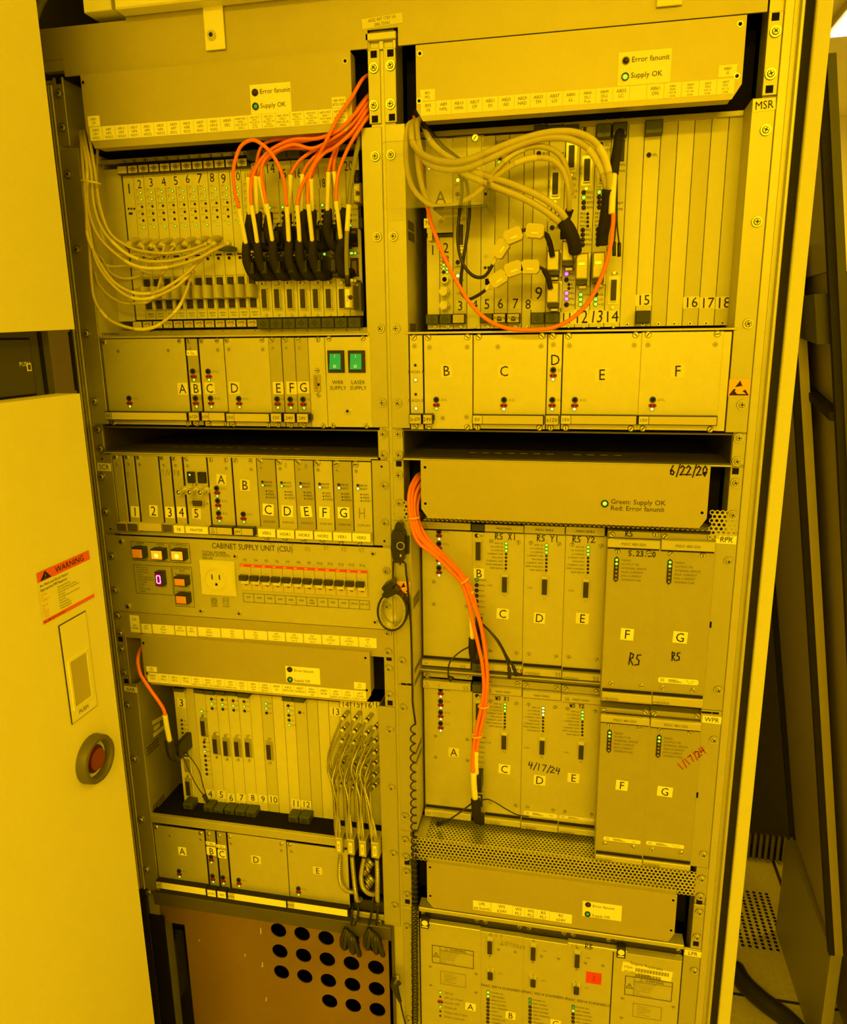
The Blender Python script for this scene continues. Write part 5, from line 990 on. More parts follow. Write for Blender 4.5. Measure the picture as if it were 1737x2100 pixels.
for k, c, us, v0 in ((3, 's', 840, 153), (4, 's', 940, 160), (5, 's', 1042, 169), (6, 's', 1144, 177), (8, 's', 1350, 195)):
    for q in range(3):
        kk = ('o', 'g', 'o')[q] if k < 8 else ('g', 'g', 'o')[q]; led(ac[k], c, us+3*q, v0+44*q, y, kk, .0025); a = pt(c, us+20+3*q, v0+44*q, y); pm[k].text(('SAT', 'TST', 'TRI')[q], a.x, a.z, y-.0003, .0024, 'l')
led(ac[2], 's', 748, 265, y, 'g', .0026); a = pt('s', 765, 268, y); pm[2].text('SYNC', a.x, a.z, y-.0003, .0024, 'l')
for q in range(8): led(ac[2], 's', 771+3.7*q, 557+42.5*q, y, 'oogooooo'[q], .0024); a = pt('s', 790+3.7*q, 559+42.5*q, y); pm[2].text(('PWR', 'INI', 'SYNC', 'ERR', 'MC', 'TL', 'FB', 'TO')[q], a.x, a.z, y-.0003, .0024, 'l')
for q in range(5): led(ac[10], 't', 340+3*q, 130+47*q, y, 'ogoog'[q], .0025); a = pt('t', 362+3*q, 131+47*q, y); pm[10].text(('SAT', 'TST', 'TX', 'RX', 'SYNC')[q], a.x, a.z, y-.0003, .0024, 'l')
led(ac[11], 't', 452, 196, y, 'o', .0025); a = pt('t', 475, 200, y); pm[11].text('SFL', a.x, a.z, y-.0003, .0026, 'l')
for q in range(5): led(ac[0], 's', 560+3*q, 352+39*q, y, 'oooog'[q], .0020); a = pt('s', 577+3*q, 354+39*q, y); pm[0].text(('FAIL', 'WDER', 'RUN', 'STP', 'HSSL')[q], a.x, a.z, y-.0003, .0022, 'l')
x0, x1, z0, z1 = rect('s', 558, 545, 622, 690, y); o = obj('fibre_port', MB('socket').box(x0, x1, y-.0015, y, z0, z1), ac[0]); obj('port_cover', MB('sticker').box(x0+.002, x1-.001, y-.002, y-.0015, z0+.003, z1-.004), o)
box_part(ac[0], 'fibre_port', 's', 575, 720, 640, 845, y-.002, y, 'grey_cable', .0006)
x0, x1, z0, z1 = rect('t', 168, 1172, 190, 1225, y); obj('slot', MB('socket').box(x0, x1, y-.0005, y, z0, z1), ac[8])
for k, u, v in ((9, 315, 1268), (12, 640, 1303), (13, 740, 1325), (7, 118, 1240), (8, 215, 1190)): screw(ac[k], 't', u, v, y, 'pan', .003)
for k, b in pm.items():
    if b.v: obj('printing', b, ac[k])
# power modules of the AAR cage
PA = 'power modules under the AAR cards'
def amod(l, c0, u0, v0, c1, u1, v1, m='panel'): return module('power_module', l, c0, u0, v0, c1, u1, v1, m=m, group=PA)
q0 = amod('power module A under the AAR cards, blank front, left end', 's', 292, 1335, 's', 820, 1985); q1 = amod('narrow power module B with two jack groups under the AAR cards', 's', 778, 1382, 's', 922, 2000, 'panel_dark'); q2 = amod('narrow power module C right beside narrow B under the AAR cards', 's', 882, 1397, 's', 1022, 2015, 'panel_dark')
q3 = amod('wide power module D under the AAR cards', 's', 984, 1410, 't', 355, 2040); q4 = amod('wide power module E under the AAR cards, partly behind the braided conduits', 't', 322, 1470, 't', 945, 2110)
for t, c, q, s in ((q0, 's', (525, 1535, 607, 1622), 'A'), (q1, 's', (790, 1533, 885, 1620), 'B'), (q2, 's', (895, 1560, 978, 1647), 'C'), (q3, 's', (1208, 1614, 1303, 1700), 'D'), (q4, 't', (580, 1703, 673, 1787), 'E')): sticker(t, c, *q, Y0, s, .76, 0, 'sticker' if s in 'ABC' else 'tape', 'ink')
for t, c, p1, p2, p3, sb, d in ((q0, 's', (537, 1760), (540, 1790), (543, 1815), '1', 1), (q1, 's', (836, 1628), (838, 1660), (841, 1680), '2', 0), (q1, 's', (850, 1808), (853, 1840), (858, 1862), '1', 0), (q2, 's', (947, 1822), (950, 1855), (955, 1877), '1', 0), (q3, 's', (1095, 1845), (1099, 1878), (1101, 1902), '1', 1), (q4, 't', (440, 1918), (442, 1953), (443, 1978), '1', 1)):
    pr = MB('ink_grey'); delta(t, pr, c, p1, p2, p3, Y0, sb, 'g', d); obj('printing', pr, t)
makers(q1, 's', 785, 1485, 878, 1528, Y0); makers(q2, 's', 882, 1512, 973, 1553, Y0)
hd_ = .011
for t, c, q, s, tw in ((q0, 'u', (122, 90, 444, 168), '5V', .012), (q1, 'u', (447, 140, 508, 182), '\u00b112V', None), (q2, 'u', (511, 148, 573, 192), '24V', None), (q3, 'u', (578, 158, 955, 250), '\u00b115V', .0125), (q4, 'u', (957, 212, 1345, 308), '\u00b115V', .0125)):
    x0, x1, z0, z1 = rect(c, *q, Y0-hd_); hgt = .0155; zc2 = (z0+z1)/2
    o = obj('handle', MB('black_matt').box(x0, x1, Y0-hd_, Y0, zc2-hgt/2, zc2+hgt/2, .0012), t); b = MB('sticker' if not tw else 'tag'); b.box(x0+.0008, x0+(tw or (x1-x0-.0008)), Y0-hd_-.0004, Y0-hd_, zc2-hgt/2+.0012, zc2+hgt/2-.0012)
    if tw: b.use('sticker').box(x0+tw+.0004, x1-.0008, Y0-hd_-.0004, Y0-hd_, zc2-hgt/2+.0012, zc2+hgt/2-.0012)
    obj('label_plate', b, o); obj('lettering', MB('ink').text(s, x0+(tw or (x1-x0))/2, zc2, Y0-hd_-.0006, .0040), o)
for t, c, uv in ((q0, 's', [(320, 1352), (735, 1410)]), (q1, 's', [(810, 1417)]), (q2, 's', [(910, 1432)]), (q3, 's', [(1010, 1445)]), (q3, 't', [(270, 1485)]), (q4, 't', [(352, 1492)])):
    for u, v in uv: screw(t, c, u, v, Y0, 'pan', .0042)
for t, c, uv in ((q0, 's', [(450, 1430), (737, 1468)]), (q1, 's', [(815, 1468)]), (q2, 's', [(910, 1487)]), (q3, 's', [(1020, 1506)]), (q3, 't', [(272, 1548)]), (q4, 't', [(368, 1557)])):
    for u, v in uv: screw(t, c, u, v, Y0, 'flat', .0034)
# coax lock bracket area right of module E
sp = thing('bracket', 'small light bracket with cable slots at the foot of the braided conduits', 'bracket', (-.06, .02, zB3)); x0, x1, z0, z1 = rect('J', 560, 1790, 1225, 1990, .004)
obj('plate', MB('flange').box(x0, x1, .004, .007, z0, z1, .0006), sp)
x0, x1, z0, z1 = rect('J', 620, 1560, 1215, 1850, .03); obj('back_plate', MB('inner').box(x0, x1, .03, .033, z0, z1), sp)
for u, v in ((640, 1925), (1130, 2010)): screw(sp, 'J', u, v, .002, 'cap', .004)

# ================================================================== bottom left perforated cover plate
bp_ = thing('ventilation_plate', 'brown scuffed metal plate with rows of large round holes at lower left', 'plate', (-.2, .03, .4)); YB = .012
H = []
for row in ([(903, 397), (1053, 420), (1206, 447), (1368, 470), (1518, 495)], [(912, 530), (1062, 557), (1213, 582), (1367, 608), (1523, 634)], [(922, 663), (1070, 690), (1220, 717), (1373, 743), (1527, 770)], [(1228, 848), (1378, 876), (1532, 902)], [(1540, 1040)]):
    for u, v in row: H.append(pt('u', u, v, YB))
pxl = pt('u', 330, 600, YB).x; pxr = pt('u', 1605, 600, YB).x; ztp = pt('u', 1200, 350, YB).z; r = .0150; n = 20
holes = [[(h.x+r*math.cos(2*math.pi*k/n), h.z+r*math.sin(2*math.pi*k/n)) for k in range(n)] for h in H]
obj('plate', MB('brown_plate').poly([(pxl, .05), (pxr, .05), (pxr, ztp), (pxl-.045, ztp), (pxl-.045, ztp-.052), (pxl, ztp-.052)], YB, YB+.002, holes), bp_)
obj('top_flange', MB('inner').box(xi0-.01, -.018, -.006, YB+.01, ztp, zB3-.0005, .001), bp_)
x0, x1, z0, z1 = rect('u', 797, 308, 818, 328, YB); obj('square_hole', MB('void').box(x0, x1, YB-.0006, YB, z0, z1), bp_)
for u, v, l in ((790, 400, .016), (800, 615, .014), (825, 835, .012), (400, 462, .006), (690, 555, .008)):
    a = pt('u', u, v, YB); obj('scuff', MB('panel').poly([(a.x-.002, a.z-l/2), (a.x+.0015, a.z-l/2+.003), (a.x+.002, a.z+l*.3), (a.x, a.z+l/2), (a.x-.0012, a.z)], YB-.0004, YB), bp_)
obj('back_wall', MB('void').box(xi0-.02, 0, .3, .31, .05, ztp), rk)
a = pt('u', 230, 520, .06); obj('inner_bracket', MB('inner').box(a.x-.016, a.x+.014, .05, .08, a.z-.10, a.z+.03), rk)
obj('post', MB('black_matt').box(-.500, -.4855, -.0045, .003, .04, zB3), rk); obj('cavity_dark', MB('void').box(-.4855, xi0+.002, -.0012, .003, .04, ztp-.03), rk);  # black sheet painting the cavity dark, left of the holed plate
obj('inner_post', MB('inner').box(-.0185, -.0145, -.002, .003, .04, zB3), rk)

# ================================================================== RPR and WPR cages
zR1, zR0 = zat('v', 30, 693, 0), zat('x', 30, 262, 0); zW0 = zat('x', 30, 1500, 0)
xr0, xr1 = .0285, .4600
rp = cage('card_cage', 'RPR amplifier cage with the RPR sticker on its right flange', xr0, xr1, zR0, zR1, DR); wp = cage('card_cage', 'WPR amplifier cage with the WPR sticker on its right flange', xr0, xr1, zW0, zR0-.001, DR)
flange(rp, XR0, xr0, zR0, zR1, S('P', (822, 1155), (825, 1355))); flange(wp, XR0, xr0, zW0, zR0-.001, S('P', (827, 1451), (831, 1673)))
xf = xat('w', 1035, 800, -.002)
flange(rp, xf, XR1, zR0, zR1, S('P', (1494, 1151), (1473, 1415))); flange(wp, xf, XR1, zW0, zR0-.001, S('P', (1464, 1517), (1443, 1752)))
sticker(rp, 'w', 1048, 715, 1192, 782, -.0004, 'RPR', .64, -.03, name='rack_sticker'); sticker(wp, 'y', 1096, 450, 1255, 525, -.0004, 'WPR', .62, -.03, name='rack_sticker')
esd(rp, *rect('p', 1525, 465, 1655, 600), -.0003)
for X, zz in ((xr0+.0004, zat('v', 150, 1330, .03)), (xr0+.0004, zat('v', 150, 1380, .03)), (xr0+.0004, zat('v', 160, 1920, .03))): slots_row(rp, '', 0, 0, 0, 0, X, 8, .006, DR-.006, zz, .009)
for zz in (zat('x', 160, 200, .03), zat('x', 160, 780, .03), zat('x', 160, 860, .03), zat('x', 160, 1440, .03)): slots_row(wp, '', 0, 0, 0, 0, xr0+.0004, 8, .006, DR-.006, zz, .009)
trim_rail(rp, xr0, xr1, zat('v', 700, 1985, DR), DR-.006, DR+.01); trim_rail(wp, xr0, xr1, zat('x', 700, 185, DR), DR-.004, DR+.01, .002, 'steel_dark')
for c, u, v in (('w', 995, 1380), ('y', 1040, 1137)):
    a = pt(c, u, v, -.001); obj('square_hole', MB('void').box(a.x-.003, a.x+.003, -.0008, 0, a.z-.0045, a.z+.0045), rp if c == 'w' else wp)
for c, u, v, w in (('x', 32, 261, .008), ('x', 84, 265, .009), ('y', 1130, 427, .014), ('y', 1208, 433, .009)):
    a = pt(c, u, v, -.001); obj('slot_hole', MB('void').box(a.x-w/2, a.x+w/2, -.0009, 0, a.z-.0014, a.z+.0014), wp)
y = DR
def bars(t, c, q, txt, yy, tw=None, dep=.010, m='panel', h=None, ink='ink'):
    x0, x1, z0, z1 = rect(c, *q, yy-dep); o = obj('handle', MB(m).box(x0, x1, yy-dep, yy, z0, z1, .0008), t)
    obj('painted_shade', MB('black_matt').box(x0+.0005, x1-.0005, yy-.002, yy-.0001, z0-.003 if q[1] < 1000 else z1, z0 if q[1] < 1000 else z1+.004), o)  # black strip painting the shade along the handle edge
    if tw: obj('label_plate', MB('tag').box(x0+.0006, x0+tw, yy-dep-.0004, yy-dep, z0+.001, z1-.001), o)
    if txt:
        n = txt.count('\n')+1; hh = h or (z1-z0)*(.26 if n == 1 else .22)
        obj('lettering', MB(ink).text(txt, x0+(tw/2 if tw else (x1-x0)/2), (z0+z1)/2, yy-dep-.0006, hh), o)
    return o
def prod(t, c, u, v, yy):                      # slanted maker word on the lower bars
    a = pt(c, u, v, yy); b = MB('ink_grey'); b.text('PRODRIVE', a.x+.002, a.z, yy-.0005, .0032, 'l', 0, .85, .25).stroke([(a.x-.003, a.z-.001), (a.x, a.z), (a.x+.001, a.z+.001)], .0008, yy-.0005).stroke([(a.x+.002, a.z-.0028), (a.x+.020, a.z-.0030)], .0005, yy-.0005); obj('maker_lettering', b, t)
def padc(label, let, c, x0u, x1u, vt, vb, topq, botq, led0, dv, ltx, ds, stk, hand, screws_, cagegrp, rows=8, kk='g'):
    a, b = pt(c, x0u[0], vt, y), pt(c, x1u[1], vb, y); t = thing('amplifier_module', label, 'module', ((a.x+b.x)/2, y, b.z), cagegrp)
    obj('front_panel', MB('panel').box(a.x+.0004, b.x-.0004, y, y+.004, b.z, a.z, .0006), t)
    bars(t, c, topq, 'PADC 50/8.5', y); bars(t, c, botq, '', y); 
    pr = MB('ink')
    for q, s in enumerate(('AMP OK', 'HV SUPPLIES', 'LV SUPPLIES', 'CURRENT DIFF', 'TRACKING', 'CURRENT LIMIT', 'TEMP WARNING', 'TEMP ERROR')):
        u, v = led0[0]-.5*q, led0[1]+dv*q; led(t, c, u, v, y, kk if q < 3 else 'o', .0026 if q < 3 else .0018); e = pt(c, ltx, v+2, y); pr.text(s, e.x, e.z, y-.0003, .0025, 'r')
    e = pt(c, ltx-115, ds[1]+15, y); pr.text('X100', e.x, e.z, y-.0003, .0024); obj('printing', pr, t)
    dsub(t, c, ds[0], ds[1], y, .027, .0085); sticker(t, c, *stk, y, let, .78, -.04, 'sticker', 'ink')
    for u, v in screws_: screw(t, c, u, v, y, 'pan', .0038)
    return t
g1, g2 = 'amplifier modules of the RPR cage', 'amplifier modules of the WPR cage'
def psu(label, c, q, topq, botq, grp, n):
    x0, x1, z0, z1 = rect(c, *q, y); t = thing('power_module', label, 'module', ((x0+x1)/2, y, z0), grp); obj('front_panel', MB('panel').box(x0, x1, y, y+.004, z0, z1, .0006), t)
    bars(t, c, topq, '5V\n\u00b115V', y, .014); bars(t, c, botq, '24V', y, .014); return t
rA = psu('wide RPR power module at the left end with four jack groups, no letter sticker', 'v', (185, 770, 612, 1880), (178, 700, 602, 778), (187, 1876, 600, 1952), g1, 4)
pr = MB('ink_grey')
for q, (v1, v2, v3) in enumerate(((786, 822, 848), (888, 926, 950), (992, 1030, 1055), (1094, 1132, 1157))): delta(rA, pr, 'v', (332, v1), (333, v2), (334, v3), y, '4321'[q], 'w')
obj('printing', pr, rA)
for u, v in ((287, 1212), (288, 1402), (566, 1420)): screw(rA, 'v', u, v, y, 'flat', .0036)
pen(rA, 'v', 515, 1950, y-.010, 'SS', .006, .0005)
wA = psu('wide WPR power module A at the left end with jack groups', 'x', (203, 290, 612, 1340), (195, 228, 600, 325), (210, 1325, 604, 1425), g2, 4)
pr = MB('ink_grey')
for q, (v1, v2, v3) in enumerate(((306, 341, 364), (403, 437, 461), (498, 533, 556), (592, 630, 653))): delta(wA, pr, 'x', (346, v1), (347, v2), (348, v3), y, '4321'[q], 'w')
obj('printing', pr, wA); sticker(wA, 'x', 413, 797, 502, 880, y, 'A', .8, 0, 'tape', 'ink')
for u, v in ((303, 700), (572, 730), (304, 880), (573, 908)): screw(wA, 'x', u, v, y, 'flat', .0036)
pen(wA, 'x', 535, 310, y-.010, 'SS', .007, .0005); pen(wA, 'x', 325, 285, y-.010, 'S', .005, .0004, 'ink_grey')
def ctrl(label, c, q, sub, grp, stickerq):
    x0, x1, z0, z1 = rect(c, *q, y); t = thing('control_card', label, 'card', ((x0+x1)/2, y, z0), grp); obj('front_panel', MB('panel').box(x0, x1, y, y+.003, z0, z1, .0005), t); return t, x0, x1
rB, bx0, bx1 = ctrl('narrow RPR card B with a column of lights behind the orange bundle', 'v', (614, 790, 718, 1905), '', g1, None)
x0, x1, z0, z1 = rect('v', 608, 722, 716, 785, y-.012); obj('ejector_handle', MB('ejector').box(x0, x1, y-.012, y, z0, z1, .001), rB)
x0, x1, z0, z1 = rect('v', 608, 1905, 712, 1978, y-.012); ejector(rB, x0, x1, z0, z1, y-.012, y, 'green')
dsub(rB, 'v', 668, 945, y, .032, .0085); sticker(rB, 'v', 628, 1097, 713, 1185, y, 'B', .82, .03, 'sticker', 'ink'); pr = MB('ink')
for v, s, k2 in ((820, 'TEST', 'o'), (1195, 'POWR', 'd'), (1240, 'EMRG', 'o'), (1285, 'PLM1', 'o'), (1330, 'HSAF', 'o'), (1376, 'VSG1', 'o'), (1422, 'VSG2', 'o')): led(rB, 'v', 652, v, y, k2, .0030); e = pt('v', 672, v+2, y); pr.text(s, e.x, e.z, y-.0003, .0026, 'l')
e = pt('v', 672, 1487, y); pr.text('HSS1', e.x, e.z, y-.0003, .0026, 'l'); obj('printing', pr, rB)
box_part(rB, 'fibre_port', 'v', 640, 1510, 698, 1640, y-.002, y, 'socket', .0005)
wB, bx0, bx1 = ctrl('narrow WPR card with open fibre ports behind the orange bundle', 'x', (618, 335, 722, 1400), '', g2, None)
x0, x1, z0, z1 = rect('x', 612, 265, 690, 335, y-.012); obj('ejector_handle', MB('ejector').box(x0, x1, y-.012, y, z0, z1, .001), wB); x0, x1, z0, z1 = rect('x', 620, 1378, 708, 1445, y-.012); obj('ejector_handle', MB('black').box(x0, x1, y-.012, y, z0, z1, .001), wB)
dsub(wB, 'x', 668, 482, y, .032, .0085); pr = MB('ink')
for v, s, k2 in ((358, 'TEST', 'o'), (708, 'POWR', 'd'), (750, 'EMRG', 'o'), (792, 'PLM1', 'o'), (834, 'HSAF', 'o'), (876, 'VSG1', 'o'), (918, 'VSG2', 'o'), (975, 'HSS1', 'g')): led(wB, 'x', 655, v, y, k2, .0030); e = pt('x', 674, v+2, y); pr.text(s, e.x, e.z, y-.0003, .0026, 'l')
e = pt('x', 674, 1168, y); pr.text('HSS2', e.x, e.z, y-.0003, .0026, 'l'); obj('printing', pr, wB)
for va, vb in ((1000, 1115), (1190, 1300)):
    x0, x1, z0, z1 = rect('x', 655, va, 700, vb, y); o = obj('fibre_port', MB('socket').box(x0, x1, y-.0015, y, z0, z1), wB); obj('port_cover', MB('tape').box(x0+.001, x1-.003, y-.002, y-.0015, z0+.004, z1-.003), o)
rC = padc('RPR amplifier module C, first of three in the middle, pen marked RS X1', 'C', 'v', (718, 718), (1050, 1037), 790, 1920, (718, 724, 1050, 800), (714, 1908, 1036, 1990), (903, 886), 30.3, 878, (890, 1228), (822, 1437, 923, 1530), '', [(776, 870), (1005, 880), (770, 1797), (992, 1816)], g1)
rD = padc('RPR amplifier module D, second of three in the middle, pen marked RS Y1', 'D', 'v', (1056, 1050), (1400, 1372), 800, 1950, (1056, 730, 1400, 815), (1040, 1945, 1370, 2028), (1245, 901), 30.6, 1218, (1228, 1248), (1138, 1473, 1230, 1567), '', [(1112, 884), (1350, 896), (1097, 1825), (1326, 1845)], g1)
rE = padc('RPR amplifier module E, third of three in the middle, pen marked RS Y2', 'E', 'v', (1406, 1400), (1736, 1712), 812, 1985, (1408, 742, 1740, 828), (1376, 1978, 1712, 2062), (1598, 917), 31, 1568, (1577, 1272), (1495, 1475, 1600, 1572), '', [(1461, 899), (1707, 910), (1432, 1853), (1667, 1873)], g1)
pen(rC, 'v', 805, 850, y, 'RS X1', .0095, .0013); pen(rD, 'v', 1160, 866, y, 'RS Y1', .0095, .0013); pen(rE, 'v', 1462, 875, y, 'RS Y2', .0095, .0013)
for t, u, v in ((rC, 770, 1968), (rD, 1075, 1985), (rE, 1400, 2025)): prod(t, 'v', u, v, y-.010)
pen(rC, 'v', 975, 2000, y-.010, 'SS', .010, .0008); pen(rD, 'v', 1318, 2012, y-.010, 'SS', .006, .0006); pen(rE, 'v', 1635, 2052, y-.010, 'SS', .007, .0006)
wC = padc('WPR amplifier module C under RPR module C', 'C', 'x', (722, 718), (1035, 1022), 340, 1425, (722, 285, 1033, 368), (715, 1395, 1022, 1480), (893, 430), 27.6, 868, (885, 742), (838, 937, 936, 1025), '', [(769, 407), (988, 427), (770, 1267), (983, 1290)], g2)
wD = padc('WPR amplifier module D dated in pen above its letter', 'D', 'x', (1040, 1035), (1368, 1345), 375, 1465, (1040, 318, 1366, 403), (1027, 1435, 1338, 1522), (1217, 462), 28, 1190, (1207, 785), (1137, 1030, 1234, 1122), '', [(1092, 437), (1317, 459), (1081, 1302), (1300, 1330)], g2, 8, 'w')
wE = padc('WPR amplifier module E under RPR module E', 'E', 'x', (1371, 1355), (1705, 1662), 410, 1500, (1371, 350, 1703, 440), (1343, 1475, 1660, 1558), (1550, 496), 28.2, 1525, (1537, 825), (1424, 1012, 1520, 1100), '', [(1421, 472), (1655, 493), (1398, 1343), (1622, 1370)], g2)
pen(wD, 'x', 1085, 970, y, '4/17/24', .0115, .0015, 'ink', -.12); pen(wC, 'x', 810, 392, y, 'WS X1', .0065, .0012); pen(wE, 'x', 1440, 455, y, 'WS Y2', .0065, .0012); pen(wE, 'x', 1400, 398, y-.010, 'SG', .005, .0005); pen(wC, 'x', 757, 330, y-.010, 'S', .006, .0006)
for t, u, v in ((wC, 745, 1428), (wD, 1050, 1470), (wE, 1370, 1512)): prod(t, 'x', u, v, y-.010)
def asml(t, c, q, yy, full=True, rot=-.07):
    x0, x1, z0, z1 = rect(c, *q, yy); r = (z1-z0)*.35; n = 5; cx, cz = (x0+x1)/2, (z0+z1)/2; pts = []
    for ax, az, s0 in ((x1-r, z0+r, -90), (x1-r, z1-r, 0), (x0+r, z1-r, 90), (x0+r, z0+r, 180)):
        for k in range(n+1): a = math.radians(s0+90*k/n); pts.append((ax+r*math.cos(a), az+r*math.sin(a)))
    o = obj('maker_sticker', MB('sticker').poly(pts, yy-.0003, yy), t); b = MB('ink'); w, h = x1-x0, z1-z0
    for k in range(3): b.box(x0+w*.26, x0+w*(.45+.07*k), yy-.0005, yy-.0004, z1-h*(.3+.2*k)-h*.05, z1-h*(.3+.2*k)+h*.03)
    b.stroke([(x0+w*.07, cz-h*.15), (x0+w*.07, cz+h*.2), (x0+w*.14, cz+h*.2), (x0+w*.14, cz-h*.15), (x0+w*.07, cz-h*.15)], h*.07, yy-.0005)
    if full: b.text('ASML', x0+w*.86, z0+h*.66, yy-.0005, h*.17).text('ABCDE', x0+w*.80, z0+h*.32, yy-.0005, h*.17, sp=1.2).stroke([(x0+w*.70, z0+h*.66), (x0+w*.74, z0+h*.66)], h*.05, yy-.0005).stroke([(x0+w*.72, z0+h*.56), (x0+w*.72, z0+h*.76)], h*.05, yy-.0005)
    else: b.text('ASML', x0+w*.82, cz, yy-.0005, h*.25)
    obj('lettering', b, o)
asml(wD, 'x', (1052, 1333, 1335, 1400), y, False); asml(wE, 'x', (1353, 1370, 1645, 1428), y)
# F and G supplies stand proud of the others
yf = -.003
def psdc(label, let, c, q, brq, topq, botq, led0, dl, stk, scr, grp, tx):
    x0, x1, z0, z1 = rect(c, *q, yf); t = thing('power_module', label, 'module', ((x0+x1)/2, yf, z0), grp); obj('front_panel', MB('panel_dark').box(x0+.0003, x1-.0003, yf, .05, z0, z1, .0006), t)
    a0, a1, b0, b1 = rect(c, *brq, yf+.006); o = obj('bracket', MB('panel_dark').box(a0, a1, yf+.006, .03, b0, b1, .0006), t)
    for u, v in ((brq[0]+28, brq[1]+28), (brq[2]-38, brq[3]-38)): screw(t, c, u, v, yf+.006, 'pan', .0046)
    bars(t, c, topq, 'PSDC 48V-25A', yf, dep=.006, h=.0036, ink='ink_grey'); bars(t, c, botq, '', yf, dep=.006)
    u, v = led0; e0, e1 = pt(c, u, v-8, yf), pt(c, u-5, v+5*dl+8, yf); b = MB('black'); r = .0034; b.poly([(e0.x-r, e1.z), (e0.x, e1.z-r), (e0.x+r, e1.z), (e0.x+r, e0.z), (e0.x, e0.z+r), (e0.x-r, e0.z)], yf-.0008, yf); obj('light_column', b, t)
    pr = MB('ink_grey')
    for k2, s in enumerate(('MAINS', 'OUTPUT OK', 'INTERNAL ERROR', 'PEAK CURRENT', 'RMS CURRENT', 'TEMPERATURE')):
        obj('indicator_light', shared(('led', 'g' if k2 < 2 else 'x', .0024), lambda k2=k2: m_led('led_green' if k2 < 2 else 'grey_cable', .0024)), t, (e0.x, yf-.0008, e0.z+(e1.z-e0.z)*(k2+.25)/5.5)); pr.text(s, e0.x+.0068, e0.z+(e1.z-e0.z)*(k2+.25)/5.5-.0005, yf-.0003, .0029, 'l')
    obj('printing', pr, t); sticker(t, c, *stk, yf, let, .76, -.04, 'sticker', 'ink')
    for u, v in scr: screw(t, c, u, v, yf, 'pan', .0042)
    return t
rF = psdc('RPR power supply F dated in pen at its top', 'F', 'w', (240, 745, 570, 1975), (245, 682, 632, 748), (240, 745, 628, 822), (197, 1880, 566, 1968), (307, 897), 28.5, (338, 1405, 430, 1497), [(312, 835), (545, 847), (266, 1815), (490, 1834)], 'power supplies of the RPR cage', '')
rG = psdc('RPR power supply G with RS pen mark and maker sticker', 'G', 'w', (637, 760, 948, 2002), (637, 697, 1038, 768), (640, 756, 1037, 842), (573, 1910, 946, 2000), (703, 915), 28.8, (727, 1428, 828, 1520), [(706, 853), (946, 864), (643, 1848), (873, 1866)], 'power supplies of the RPR cage', '')
pen(rF, 'w', 392, 868, yf, '5.23.20', .0075, .0012); pen(rF, 'w', 390, 1672, yf, 'RS', .018, .0018, 'ink', -.08, .7); pen(rG, 'w', 712, 1645, yf, 'RS', .013, .0017, 'ink', .05, .7); pen(rF, 'w', 368, 722, yf+.006, 'RS', .008, .0012)
asml(rG, 'w', (615, 1768, 912, 1830), yf); prod(rF, 'w', 210, 1924, yf-.006); prod(rG, 'w', 585, 1955, yf-.006)
wF = psdc('WPR power supply F in the lower cage, left of the pen-dated one', 'F', 'y', (219, 455, 578, 1738), (219, 378, 642, 455), (218, 448, 638, 545), (175, 1652, 574, 1742), (295, 595), 30.5, (350, 1006, 449, 1100), [(295, 528), (553, 552), (252, 1555), (497, 1583)], 'power supplies of the WPR cage', '')
wG = psdc('WPR power supply G with a red pen date', 'G', 'y', (650, 480, 990, 1790), (650, 407, 1088, 490), (650, 488, 1082, 590), (583, 1700, 990, 1792), (722, 638), 30.5, (708, 1058, 834, 1155), [(729, 570), (986, 597), (660, 1605), (909, 1635)], 'power supplies of the WPR cage', '')
pen(wG, 'y', 910, 920, yf, '1/17/24', .0105, .0016, 'ink_red', .78); asml(wF, 'y', (243, 1492, 560, 1560), yf, False); asml(wG, 'y', (610, 1530, 935, 1600), yf); prod(wF, 'y', 195, 1685, yf-.006); prod(wG, 'y', 605, 1730, yf-.006)
# brackets above the WPR amplifier modules
for t, q in ((wA, (200, 160, 612, 228)), (wC, (725, 205, 1036, 290)), (wD, (1040, 240, 1366, 322)), (wE, (1372, 272, 1704, 355))):
    x0, x1, z0, z1 = rect('x', *q, y-.002); obj('bracket', MB('panel_dark').box(x0, x1, y-.002, y+.01, z0, z1, .0006), t); screw(t, 'x', q[0]+36, q[1]+27, y-.002, 'pan', .0046); screw(t, 'x', q[2]-38, q[3]-34, y-.002, 'pan', .0046)

# ================================================================== perforated vent panel
def perf(b, o, U, V, nu, nv, p, rh, th):
    N = U.cross(V)*th; dv = p*.8660
    for j in range(nv):
        for i in range(nu):
            cx = o+U*(p*(i+.5*(j % 2)))+V*(dv*j); out = []; inn = []
            for k in range(6):
                a = math.pi/6+k*math.pi/3; dx = U*math.cos(a)+V*math.sin(a); out.append(cx+dx*(p/math.sqrt(3))); inn.append(cx+dx*rh)
            vs = out+inn+[q-N for q in inn]; fs = []
            for k in range(6): q = (k+1) % 6; fs += [(k, q, q+6, k+6), (k+6, q+6, q+12, k+12)]
            b.add(vs, fs)
vp = thing('vent_unit', 'perforated honeycomb metal panel between the WPR cage and the lowest fan unit', 'panel', (.24, .02, zat('z', 160, 290, 0)))
zv1, zv0 = zat('z', 170, 88, -.002), zat('z', 170, 288, -.002); X0, X1 = .0215, .4680; pch = .0062; dv = pch*.866
nv = int((zv1-zv0)/dv)+1; nu = int((X1-X0)/pch)
b = MB('zinc'); perf(b, Vector((X0+.003, -.002, zv0+.003)), Vector((1, 0, 0)), Vector((0, 0, 1)), nu, nv, pch, .0022, .001); o = obj('front_mesh', b, vp); o['kind'] = 'stuff'
